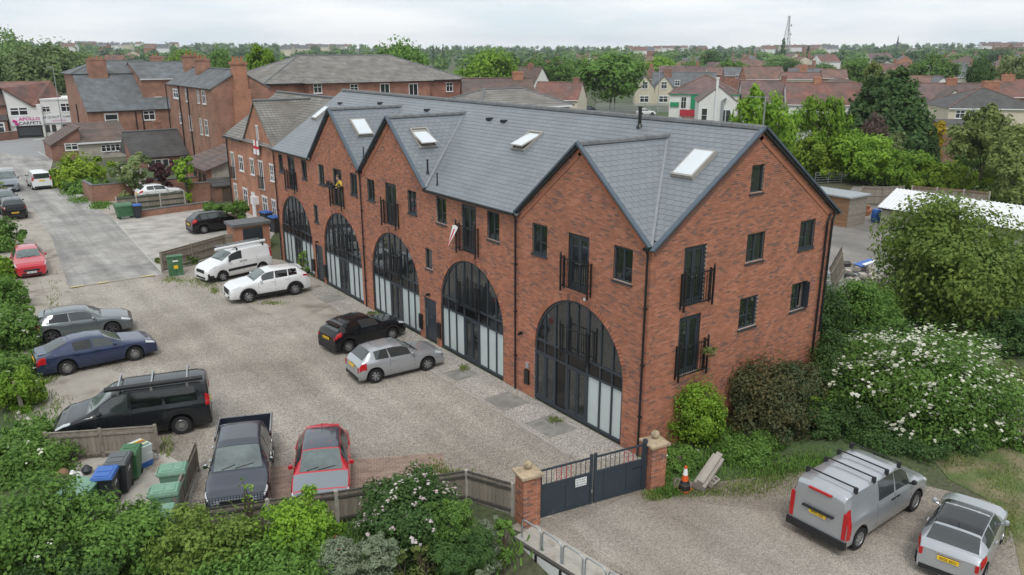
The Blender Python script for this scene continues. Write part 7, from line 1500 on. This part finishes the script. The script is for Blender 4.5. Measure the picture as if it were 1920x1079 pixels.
# ---- walls beyond the court
def bwall(name, label, a, b, h, z0=0.):
    e = empty(name, label, 'wall', (a[0], a[1], z0)); d = (b[0]-a[0], b[1]-a[1]); MB().bar((0, 0, h/2), (d[0], d[1], h/2), .22, h).build('wall', 'brick_old', e); MB().bar((0, 0, h+.03), (d[0], d[1], h+.03), .3, .07).build('coping', 'slate_cap', e)
bwall('brick_wall', 'old red brick garden wall behind the white hatchback', (-6.3, 64.4), (3.0, 64.0), 1.6); bwall('brick_wall', 'brick wall between the green fence and the brown roofed extension', tuple(PL(348, 360, 1, 59)[:2]), tuple(PL(393, 360, 1, 59)[:2]), 1.75); bwall('brick_wall', 'low brick retaining wall under the green fence panels', tuple(G(262, 408)[:2]), tuple(G(393, 390)[:2]), .55); bwall('brick_wall', 'return of the old garden wall beside the lane', (-6.3, 64.4), (-6.5, 68), 1.6)
fence('green_fence', 'dark green fence panels with pale concrete posts by the far container', [(float(PL(px, 372, 1, 57)[0]), 57.) for px in (217, 255, 300, 346)], 1.25, 'wood_green', 'post_concrete', board=.3, z0=.2)
# ---- right-hand yard: shed, white roofed store, barrel, leaning panel
p = G(1587, 427); sd_ = empty('timber_shed', 'tall timber shed with flat pale roof beyond the gable end', 'shed', p); k_ = (2.6, 4.2, 2.35); MB().box(.02, k_[0]-.02, .02, k_[1], 0, k_[2]).build('frame', 'wood_dark', sd_)
for i in range(18):
    z = i*.13; MB().box(0, k_[0], -.02, .02, z+.005, z+.125).build('cladding_board', 'wood_grey', sd_); MB().box(-.02, .02, .02, k_[1], z+.005, z+.125).build('cladding_board', 'timber_red', sd_)
MB().box(-.2, k_[0]+.15, -.2, k_[1]+.2, k_[2], k_[2]+.12).build('roof', 'lead', sd_)
p = G(1649, 423); ws = empty('white_roofed_store', 'low grey store with white corrugated roof', 'outbuilding', (p[0], p[1], 0)); MB().box(0, 5.0, -13, 0, 0, 1.55).build('wall', 'render_grey', ws); rr_ = MB().slab([(-.25, -13.2, 1.5), (2.4, -13.2, 2.75), (2.4, .25, 2.75), (-.25, .25, 1.5)], .04).slab([(2.4, -13.2, 2.75), (5.2, -13.2, 1.5), (5.2, .25, 1.5), (2.4, .25, 2.75)], .04).build('roof', 'white_upvc', ws)
for i in range(44): MB().bar((-.25, .2-i*.3, 1.53), (2.4, .2-i*.3, 2.78), .07, .04).build('corrugation', 'white_upvc', rr_)
MB().bar((-.2, .2, 1.42), (-.2, -13.1, 1.42), .08).build('gutter', 'black_metal', ws)
p = G(1641, 416); bb = empty('water_barrel', 'blue plastic barrel between the shed and the white roofed store', 'barrel', p); MB().lathe([(.3, 0), (.36, .15), (.38, .5), (.36, .9), (.3, 1.05), (.05, 1.07)], 16).build('barrel', 'bin_blue', bb, smooth=.8)
p = G(1625, 405); rp = empty('clay_pots', 'stack of red clay pots by the shed', 'pots', p); 
for i, (x, y, z) in enumerate(((0, 0, 0), (.45, .1, 0), (.9, .3, 0), (.2, .1, .42))): MB().lathe([(.13, z), (.2, z+.36), (.23, z+.37), (.23, z+.44)], 12, (x, y, 0)).build('pot', 'terracotta', rp)
fence('picket_fence', 'grey paling fence behind the shed and barrel', [tuple(G(1614, 385)[:2]), tuple(G(1652, 386)[:2]), tuple(G(1690, 384)[:2])], 1.7, 'wood_grey', 'wood_grey', board=.16)
fence('panel_fence', 'brown fence panels with pale posts behind the white roofed store', [tuple(G(px, py)[:2]) for px, py in ((1706, 384), (1752, 388), (1802, 392), (1850, 397))], 1.7, 'wood_brown', 'post_concrete', board=.2)
a = G(1562, 548); tp = empty('leaning_fence_panel', 'grey fence panel leaning over beside the rubble behind the gable', 'fence', (a[0], a[1], 0), .2); m4 = Matrix.Rotation(-.55, 4, 'Y')
for i in range(13): o = MB().box(i*.14, i*.14+.13, -.012, .012, 0, 1.9).xform(m4).build('board', 'wood_grey', tp)
for z in (.3, 1.5): MB().bar((0, -.04, z), (1.82, -.04, z), .06).xform(m4).build('rail', 'wood_grey', tp)
MB().bar((0, 0, 1.92), (1.82, 0, 1.92), .06).xform(m4).build('capping', 'wood_dark', tp)
p = G(1625, 520); rh = empty('rubble_heap', 'heap of grey rubble with blue and white scraps in the back yard', 'rubble', p)
for i in range(40):
    g_ = random.Random(i); x, y = g_.gauss(0, 1.1), g_.gauss(0, .9); s_ = g_.uniform(.12, .3); m = MB().box(-s_, s_, -s_*.7, s_*.7, -s_*.5, s_*.5); m.xform(Matrix.Translation((x, y, s_*.4+max(0, .5-.3*abs(x)))) @ Matrix.Rotation(g_.uniform(0, 3), 4, 'Z') @ Matrix.Rotation(g_.uniform(-.5, .5), 4, 'X')); m.build('rubble_piece', g_.choice(['concrete', 'wood_dark', 'render_grey', 'lead']), rh)
MB().slab([(-.4, .2, .7), (.9, .0, .9), (1.0, .5, .95), (-.3, .8, .75)], .04).build('blue_sheet', 'bin_blue', rh); MB().slab([(-.2, .1, .78), (.7, -.1, .95), (.75, .1, .97), (-.15, .35, .8)], .03).build('white_sheet', 'white_upvc', rh)
p = G(1552, 345); fg = empty('field_gate', 'grey tubular metal gate by the bright hedge behind the gable', 'gate', p, -.4)
for z in (.2, .45, .7, .95, 1.2): MB().tube([(-1.6, 0, z), (1.6, 0, z)], .025, 6).build('rail', 'galvanised', fg)
for x in (-1.6, 0, 1.6): MB().tube([(x, 0, 0), (x, 0, 1.25)], .03, 6).build('upright', 'galvanised', fg)
# low sleeper walls below the planting at the bottom
a = Vector(G(735, 1079, -.9)); b = Vector(G(962, 1030, -.9)); sw_ = empty('sleeper_wall', 'weathered timber sleeper wall edging the planting bed', 'wall', tuple(a)); 
for i in range(2): MB().bar((0, 0, .12+.22*i), tuple(b-a+Vector((0, 0, .12+.22*i))), .16, .21).build('sleeper', 'wood_grey', sw_)
# ---- dark planter on the balcony rail, person and flags
yb = BAYS[3]; pb = empty('rail_planter', 'dark planter box hung on the balcony rail beside the person in yellow', 'planter', (-.32, yb+.2, 6.22)); MB().box(-.14, .1, -.45, .55, 0, .16).build('box', 'trim_black', pb)
for i in range(6): MB().tube([(-.02, -.4+i*.17, .1), (-.05, -.38+i*.17, .34+.04*(i % 3))], [.05, .015], 5).build('tuft', 'trim_black', pb)
def person():
    e = empty('person', 'person in a yellow top leaning on a balcony rail of the long brick facade', 'person', (.35, yb-.12, 5.2))
    J = {'pel': (.0, 0, .92), 'chest': (-.22, 0, 1.27), 'neck': (-.33, 0, 1.44), 'head': (-.40, 0, 1.58), 'top': (-.41, 0, 1.70)}
    names = list(J); V = [J[n] for n in names]; R_ = {'pel': (.15, .13), 'chest': (.17, .125), 'neck': (.055, .055), 'head': (.082, .095), 'top': (.05, .055)}
    rad = [R_[n] for n in names]; E = [(0, 1), (1, 2), (2, 3), (3, 4)]
    for s in (-1, 1):
        i = len(V); V += [(-.24, s*.19, 1.34), (-.36, s*.27, 1.13), (-.56, s*.14, 1.07), (-.62, s*.06, 1.08)]; rad += [(.07, .07), (.052, .052), (.04, .04), (.04, .03)]; E += [(1, i), (i, i+1), (i+1, i+2), (i+2, i+3)]
        for k in range(4): V.append((-.70+.01*k, s*(.06-.018*k+.03), 1.06-.012*k)); rad.append((.011, .011)); E.append((i+3, len(V)-1))
        i = len(V); V += [(.02, s*.1, .84), (.0, s*.11, .46), (.03, s*.11, .06), (-.1, s*.12, .04)]; rad += [(.10, .10), (.065, .065), (.045, .045), (.045, .035)]; E += [(0, i), (i, i+1), (i+1, i+2), (i+2, i+3)]
    me = bpy.data.meshes.new('body'); me.from_pydata(V, E, []); o = bpy.data.objects.new('body', me); col.objects.link(o); sk = o.modifiers.new('skin', 'SKIN')
    for i, r in enumerate(rad): me.skin_vertices[0].data[i].radius = r
    me.skin_vertices[0].data[0].use_root = True; sb = o.modifiers.new('sub', 'SUBSURF'); sb.levels = sb.render_levels = 1
    dg = bpy.context.evaluated_depsgraph_get(); m2 = bpy.data.meshes.new_from_object(o.evaluated_get(dg)); bpy.data.objects.remove(o); m2.materials.clear(); m2.name = 'body'
    for q_ in ('skin', 'yellow_cloth', 'dark_cloth'): m2.materials.append(MATS[q_])
    for f in m2.polygons:
        c = f.center; f.material_index = 2 if c.z < .93 else (1 if c.z < 1.41 and c.x > -.5 else 0); f.use_smooth = True
    b = bpy.data.objects.new('body', m2); col.objects.link(b); b.parent = e
    MB().lathe([(.01, 0), (.06, .005), (.085, -.03), (.088, -.08), (.05, -.1)], 10, (-.385, 0, 1.735)).build('hair', 'hair', b, smooth=3.2)
person()
y4 = BAYS[1]; fg2 = empty('pennant_flag', 'crumpled white and red flag tied to a balcony post of the long facade', 'flag', (-.24, y4+.72, 6.3)); 
def twist(w0, w1, t0, t1, off):
    m = MB(); n = 10; V = []
    for i in range(n+1):
        t = t0+(t1-t0)*i/n
        for j in range(5):
            u = -.5+j/4; a = .6+t*1.5; w = (.5*(1-t)+.04)*(w0+(w1-w0)*t); V.append((-.03+math.sin(a+u)*.07*(1-t)+off-.22*t, u*w*math.cos(a*.4)+.25*t, -.9*t-.1*abs(u)))
    return m.add(V, [(i*5+j, i*5+j+1, (i+1)*5+j+1, (i+1)*5+j) for i in range(n) for j in range(4)])
twist(1, 1, 0, 1, 0).build('cloth', 'white_cloth', fg2, smooth=3.2); twist(.3, .5, .15, 1, -.012).build('red_stripe', 'red_cloth', fg2, smooth=3.2)
hb_ = empty('hanging_basket', 'hanging basket on the lower balcony of the gable end', 'basket', (2.75, -.42, 3.35)); MB().lathe([(.05, -.12), (.2, 0), (.24, .06), (.22, .07)], 10).build('basket', 'wood_brown', hb_)
V, F = leaf_cloud(160, [(0, 0, .1, .24, .24, .12)], .07, 3, 12, .4); link('foliage', np_mesh('foliage', V, F), 'leaf_olive', hb_)
# ------------------------------------------------------------------ planting
def bush(name, label, px, py, w, h, dep, m, leaf, z0=0., n=None, dens=2.0, lobes=6, seed=None, cat=None, **k):
    """shrub whose outline fills about w x h photo pixels at the given distance, rooted at height z0"""
    c = DP(px, py, dep); rx = w/2*dep/FPX; rz = h/2*dep/FPX/.95; seed = seed if seed is not None else int(px*7+py); g = random.Random(seed)
    zc = float(c[2])-z0
    if zc-rz < 0: zc_lo = 0
    L = [(0, 0, zc, rx*.72, rx*.66, rz*.78)]
    for i in range(lobes):
        a = 2*PI*i/lobes+g.uniform(-.4, .4); q = g.uniform(.38, .62); L.append((math.cos(a)*rx*q, math.sin(a)*rx*q*.9, max(zc+g.uniform(-.55, .5)*rz, rz*.25), rx*g.uniform(.34, .5), rx*g.uniform(.34, .5), rz*g.uniform(.36, .52)))
    if zc-rz*.7 > .4: L.append((0, 0, (zc-rz*.5)*.5, rx*.6, rx*.6, (zc-rz*.5)*.55))     # skirt down to the root
    leaf *= .76 if dep < 45 else .9
    ar = 4*PI*rx*(rx+rz)/2; n = n or int(dens*ar/(leaf*leaf*.85))
    return plant(name, label, cat or ('tree' if 'tree' in name else 'shrub'), (c[0], c[1], z0), L, n, leaf, m, seed, max(30, int(n/95)), .40, trunk=k.pop('trunk', (max(zc*.6, .3), .07)), **k)
W1 = ('petal', 60, .07)
# left boundary bramble and hedges
bush('bramble', 'bramble thicket filling the bottom left corner', 30, 1030, 300, 210, 20.5, 'leaf_mid', .095, -1., flowers=W1)
bush('bramble', 'bramble mound beside the green container', 52, 895, 190, 170, 26.5, 'leaf_mid', .10, 0, flowers=('petal', 90, .08))
bush('bramble', 'bramble with white flowers left of the black van', 40, 780, 112, 195, 31.5, 'leaf_bright', .11, 0, flowers=('petal', 110, .08))
bush('bramble', 'bramble behind the blue car and grey hatchback', 28, 665, 112, 170, 37.5, 'leaf_mid', .12, 0, flowers=('petal', 90, .09))
bush('hedge_shrub', 'green hedge shrub left of the red hatchback', 8, 575, 96, 140, 43, 'leaf_mid', .13, 0); bush('hedge_shrub', 'tall hedge shrub at the left edge below the black car', 4, 470, 90, 150, 56, 'leaf_mid', .16, 0); bush('hedge_shrub', 'hedge shrub at the left edge beside the dark grey van', -14, 385, 60, 90, 78, 'leaf_olive', .2, 0)
bush('bramble', 'bramble joining the van-side thicket to the bin-side mound', 66, 850, 110, 120, 28.5, 'leaf_mid', .10, 0, flowers=('petal', 60, .08)); bush('bramble', 'low bramble between the blue car and the black van', 40, 720, 110, 110, 34.5, 'leaf_mid', .11, 0); bush('hedge_shrub', 'green hedge shrub left of the grey hatchback', 16, 618, 96, 110, 40.5, 'leaf_mid', .12, 0, flowers=('petal', 50, .08)); bush('hedge_shrub', 'hedge shrub between the red hatchback and the left edge', 2, 525, 90, 110, 49, 'leaf_bright', .14, 0)
# bottom hedge in front of the dark fence
bush('hedge_shrub', 'leafy green hedge below the bins at the bottom edge', 215, 1030, 250, 150, 20.8, 'leaf_mid', .09, -1.); bush('hedge_shrub', 'bright green hedge below the pickup', 400, 1035, 240, 150, 20.4, 'leaf_walnut', .09, -1.); bush('hedge_shrub', 'bright upright shrub below the red car', 555, 1000, 180, 150, 20.8, 'leaf_bright', .085, -.9); bush('hedge_shrub', 'green filler hedge at the bottom edge under the red car', 500, 1080, 320, 90, 19.4, 'leaf_mid', .085, -1.1); bush('hedge_shrub', 'dark green hedge at the bottom edge near the corner', 120, 1090, 240, 90, 19.4, 'leaf_dark', .09, -1.1)
bush('sapling', 'thin young sapling standing up in front of the pickup', 463, 925, 36, 80, 21.6, 'leaf_bright', .07, -.3, n=140, lobes=3, cat='sapling')
bush('rose_bush', 'broad rose bush with white and pink flowers against the dark fence', 768, 975, 250, 165, 21.9, 'leaf_dark', .075, -.6, flowers=('petal_pink', 800, .085)); bush('hedge_shrub', 'blue-green shrub right of the rose bush', 848, 985, 110, 110, 21.0, 'leaf_mid', .06, -.8)
bush('broom_shrub', 'spiky dark green broom at the end of the rose bush', 868, 1034, 130, 60, 20.4, 'leaf_dark', .05, -1., aspect=5., up=1.2)
for px, py, w, h, lb in ((632, 1052, 110, 80, 'silver-grey shrub with red flowers, left of two at the bottom'), (712, 1048, 84, 96, 'taller silver-grey shrub, right of two at the bottom'), (545, 1072, 110, 50, 'low silver-grey foliage under the bright shrub'), (455, 1078, 120, 36, 'low silver-grey tips at the bottom edge'), (917, 998, 46, 66, 'small silver-grey conifer-like shrub by the left gate pillar')):
    bush('silver_shrub', lb, px, py, w, h, 19.9 if px < 900 else 21.4, 'leaf_grey', .045, -1., aspect=3.2, up=1.2, flowers=('petal_red', 14, .07) if px < 700 else None)
for px, py, lb in ((745, 1042, 'small yellow-green shrub, left of two by the sleepers'), (792, 1036, 'small yellow-green shrub, right of two by the sleepers')): bush('gold_shrub', lb, px, py, 56, 46, 20.4, 'leaf_olive', .05, -1.)
bush('hedge_shrub', 'green shrub at the foot of the left gate pillar', 945, 1000, 40, 70, 21.6, 'leaf_mid', .06, -.8); bush('silver_shrub', 'pale tuft at the bottom edge left of the ramp wall', 905, 1078, 60, 40, 19.2, 'leaf_grey', .05, -1.2, aspect=3.)
# right of the gate
bush('round_shrub', 'rounded bright green shrub against the gable end', 1308, 778, 140, 160, 28.2, 'leaf_bright', .075, 0); bush('photinia', 'dark shrub with rusty red tips beside the gable end', 1436, 765, 196, 230, 29.5, 'leaf_photinia', .09, 0, droop=.4)
bush('ivy_mass', 'ivy climbing over the corner of the gable end', 1535, 600, 112, 175, 34.5, 'leaf_dark', .09, 0); bush('ivy_mass', 'dark ivy bank sloping down from the gable corner', 1548, 720, 130, 190, 32, 'leaf_dark', .085, 0); bush('ivy_mass', 'mid-green ivy mound behind the gable corner', 1612, 585, 170, 130, 37.5, 'leaf_mid', .1, 0); bush('undergrowth', 'dark undergrowth beneath the white flowered elder', 1560, 850, 150, 120, 29.8, 'leaf_dark', .08, 0)
bush('elder_bush', 'big elder covered in creamy white flower heads', 1735, 748, 380, 300, 31, 'leaf_mid', .10, 0, lobes=9, flowers=('petal', 3400, .14, .11)); bush('walnut_tree', 'large spreading light green tree at the right behind the elder', 1788, 505, 330, 290, 40, 'leaf_walnut', .17, 0, lobes=9, trunk=(3.0, .22)); bush('hedge_shrub', 'dark shrub at the right edge under the large tree', 1900, 640, 150, 150, 37, 'leaf_dark', .12, 0); bush('hedge_shrub', 'grey-green shrub at the right edge beside the elder', 1900, 760, 110, 160, 32, 'leaf_olive', .09, 0)
bush('weed_patch', 'low green weeds around the traffic cone', 1272, 890, 110, 70, 27.0, 'leaf_mid', .06, 0, flowers=('petal', 14, .06)); bush('weed_patch', 'low weeds under the rusty tipped shrub', 1400, 872, 150, 70, 28, 'leaf_mid', .06, 0)
bush('hedge_shrub', 'green filler shrub between the rusty shrub and the elder', 1530, 800, 90, 90, 30.5, 'leaf_bright', .075, 0); bush('undergrowth', 'dark undergrowth below the leaning fence panel', 1650, 640, 170, 90, 36.5, 'leaf_dark', .1, 0)
bush('undergrowth', 'low dark growth at the foot of the elder behind the silver van', 1690, 880, 270, 64, 29.6, 'leaf_dark', .08, 0); bush('undergrowth', 'low green growth between the elder and the little car', 1830, 880, 170, 60, 29.4, 'leaf_mid', .08, 0)
# hedges and garden behind on the right
for px, py, w, h, d, m, lb in ((1534, 300, 140, 90, 86, 'leaf_lime', 'bright hedge just right of the gable roof'), (1622, 300, 160, 100, 84, 'leaf_bright', 'bushy conifer hedge below the dark conifers'), (1700, 322, 130, 80, 82, 'leaf_bright', 'rounded green hedge right of the bushy conifer hedge'), (1772, 338, 140, 66, 80, 'leaf_lime', 'bright low hedge before the brown fence panels'), (1866, 350, 110, 76, 76, 'leaf_lime', 'lime green hedge at the right edge'), (1480, 300, 90, 60, 92, 'leaf_mid', 'green hedge behind the gable apex'), (1905, 300, 120, 120, 70, 'leaf_olive', 'olive shrub at the right edge above the lime hedge'), (1840, 300, 90, 70, 88, 'leaf_mid', 'green shrub below the cream house')): bush('hedge', lb, px, py, w, h, d, m, .22, 0, cat='hedge')
bush('pampas', 'pale feathery clump at the foot of the conifers', 1668, 272, 66, 44, 89, 'leaf_pale', .16, 0, aspect=4., up=1.); bush('gold_shrub', 'bright yellow bush right of the conifers', 1760, 250, 38, 58, 88, 'leaf_yellow', .16, 0); bush('dead_branches', 'brown dead patch hanging on the left conifer', 1636, 262, 44, 120, 88.5, 'dead_twig', .12, 0, aspect=4., droop=.6)
# left, around the lane
bush('lime_bush', 'large lime green bush at the lane corner', 146, 330, 112, 92, 82, 'leaf_lime', .24, 0); bush('hedge_shrub', 'dark green shrub under the lime bush', 158, 358, 80, 44, 79, 'leaf_mid', .2, 0); bush('pale_shrub', 'pale flowering shrub behind the brick garden wall', 242, 320, 78, 64, 74, 'leaf_pale', .2, 0, flowers=('petal_pink', 120, .2)); bush('purple_shrub', 'dark purple leaved shrub before the slate outbuilding', 304, 322, 62, 42, 74, 'leaf_purple', .2, 0); bush('green_shrub', 'fresh green shrub right of the purple shrub', 346, 320, 42, 62, 72, 'leaf_bright', .2, 0); bush('hedge_shrub', 'green shrub at the end of the brick garden wall', 186, 368, 36, 24, 76, 'leaf_dark', .18, 0)
bush('box_hedge', 'clipped low hedge behind the black family car, left part', 398, 390, 54, 26, 63, 'leaf_mid', .13, 0, cat='hedge'); bush('box_hedge', 'clipped low hedge by the white front door', 444, 391, 60, 32, 61, 'leaf_mid', .13, 0, cat='hedge')
bush('weed_patch', 'tall weeds beside the green electricity cabinet', 358, 505, 40, 36, 52.5, 'leaf_mid', .1, 0); bush('weed_patch', 'grassy weeds left of the green electricity cabinet', 308, 520, 34, 22, 53, 'leaf_olive', .1, 0, aspect=4.); bush('weed_patch', 'weeds at the end of the bin fence', 312, 832, 40, 44, 30.5, 'leaf_olive', .06, 0)
for px, py, w, h, m, lb in ((566, 487, 22, 40, 'leaf_bright', 'potted plant by the far arched window, tallest of the row'), (583, 503, 26, 28, 'leaf_mid', 'potted plant by the far entrance door'), (574, 507, 14, 16, 'leaf_grey', 'small grey potted plant by the far entrance door')): bush('potted_plant', lb, px, py, w, h, 50, m, .1, 0, cat='plant', n=260)
# loose weeds, grass tufts and fallen leaves: uncountable
def tufts(name, label, spots, n, blade, m, cat='weeds'):
    g = np.random.default_rng(len(name)+n); V = []; F = []
    for (px, py, w, h) in spots:
        for i in range(n):
            p = G(px+g.normal()*w*.5, py+g.normal()*h*.5); a = g.uniform(0, 6.28); l = blade*g.uniform(.4, 1.3); dx, dy = math.cos(a), math.sin(a); k = len(V); wd = blade*.16
            V += [(p[0]-dy*wd, p[1]+dx*wd, .0), (p[0]+dy*wd, p[1]-dx*wd, .0), (p[0]+dx*l*.5+dy*wd*.6, p[1]+dy*l*.5-dx*wd*.6, l), (p[0]+dx*l*.5-dy*wd*.6, p[1]+dy*l*.5+dx*wd*.6, l)]; F.append((k, k+1, k+2, k+3))
    props(link(name, np_mesh(name, V, F), m), label, cat, kind='stuff')
tufts('yard_weeds', 'scattered weeds and grass tufts in the yard gravel', [(320, 525, 22, 6), (380, 535, 40, 6), (360, 528, 40, 5), (402, 546, 8, 6), (510, 570, 30, 3), (90, 712, 20, 10), (100, 760, 30, 20), (815, 880, 26, 16), (850, 890, 30, 10), (870, 692, 10, 6), (1040, 790, 14, 6), (100, 560, 20, 40), (310, 840, 20, 20), (345, 960, 8, 50), (590, 515, 8, 4), (700, 590, 14, 4)], 150, .12, 'leaf_olive')
tufts('verge_grass', 'rough grass along the forecourt and right-hand bank', [(1800, 860, 60, 30), (1880, 900, 50, 50), (1890, 980, 30, 40), (1300, 925, 70, 10), (1400, 915, 60, 18), (1230, 930, 20, 10), (1450, 895, 40, 20), (1850, 830, 60, 20), (1760, 850, 40, 14), (1640, 880, 60, 14)], 800, .08, 'leaf_olive', 'grass'); tufts('lane_verge', 'rough grass along the lane under the lime bush', [(150, 376, 20, 6), (130, 362, 16, 6), (190, 384, 20, 4), (185, 390, 14, 3)], 350, .22, 'leaf_mid', 'grass')
tufts('bank_grass', 'grass and ground cover between the hedges and the bins', [(200, 990, 120, 40), (420, 1000, 120, 30), (600, 1000, 120, 30), (800, 1020, 120, 30), (900, 1040, 80, 30), (60, 820, 50, 60), (50, 700, 40, 40)], 700, .18, 'leaf_mid', 'grass')
mat('rough_bank', (.19, .165, .095), .95, .3, .8, fine=.3, bscale=22, stain=((.085, .12, .035), .9, .42, .6))
sheet('grass_bank', gpx([(1780, 900), (1740, 850), (1960, 780), (2100, 900), (2100, 1150), (1930, 1150), (1890, 960), (1840, 930)]), .006, 'rough_bank')
tufts('gable_weeds', 'weeds and low plants along the foot of the gable end', [(1260, 860, 40, 25), (1240, 900, 24, 24), (1340, 860, 50, 30), (1440, 880, 60, 22), (1520, 870, 50, 22), (1250, 925, 26, 8)], 700, .13, 'leaf_mid', 'weeds')
# ------------------------------------------------------------------ faint summer haze over the whole scene
hz = MB().box(-2600, 2900, -900, 3100, -4, 75).build('haze', None, kind='stuff')
hm = bpy.data.materials.new('haze'); hm.use_nodes = True; N = hm.node_tree.nodes; N.clear(); o_ = N.new('ShaderNodeOutputMaterial'); v_ = N.new('ShaderNodeVolumePrincipled')
v_.inputs['Color'].default_value = (.86, .92, 1, 1); v_.inputs['Density'].default_value = .00015; v_.inputs['Anisotropy'].default_value = .2; hm.node_tree.links.new(v_.outputs[0], o_.inputs['Volume']); hz.data.materials.append(hm)
props(hz, 'faint bluish summer haze filling the air over the whole place', 'haze')
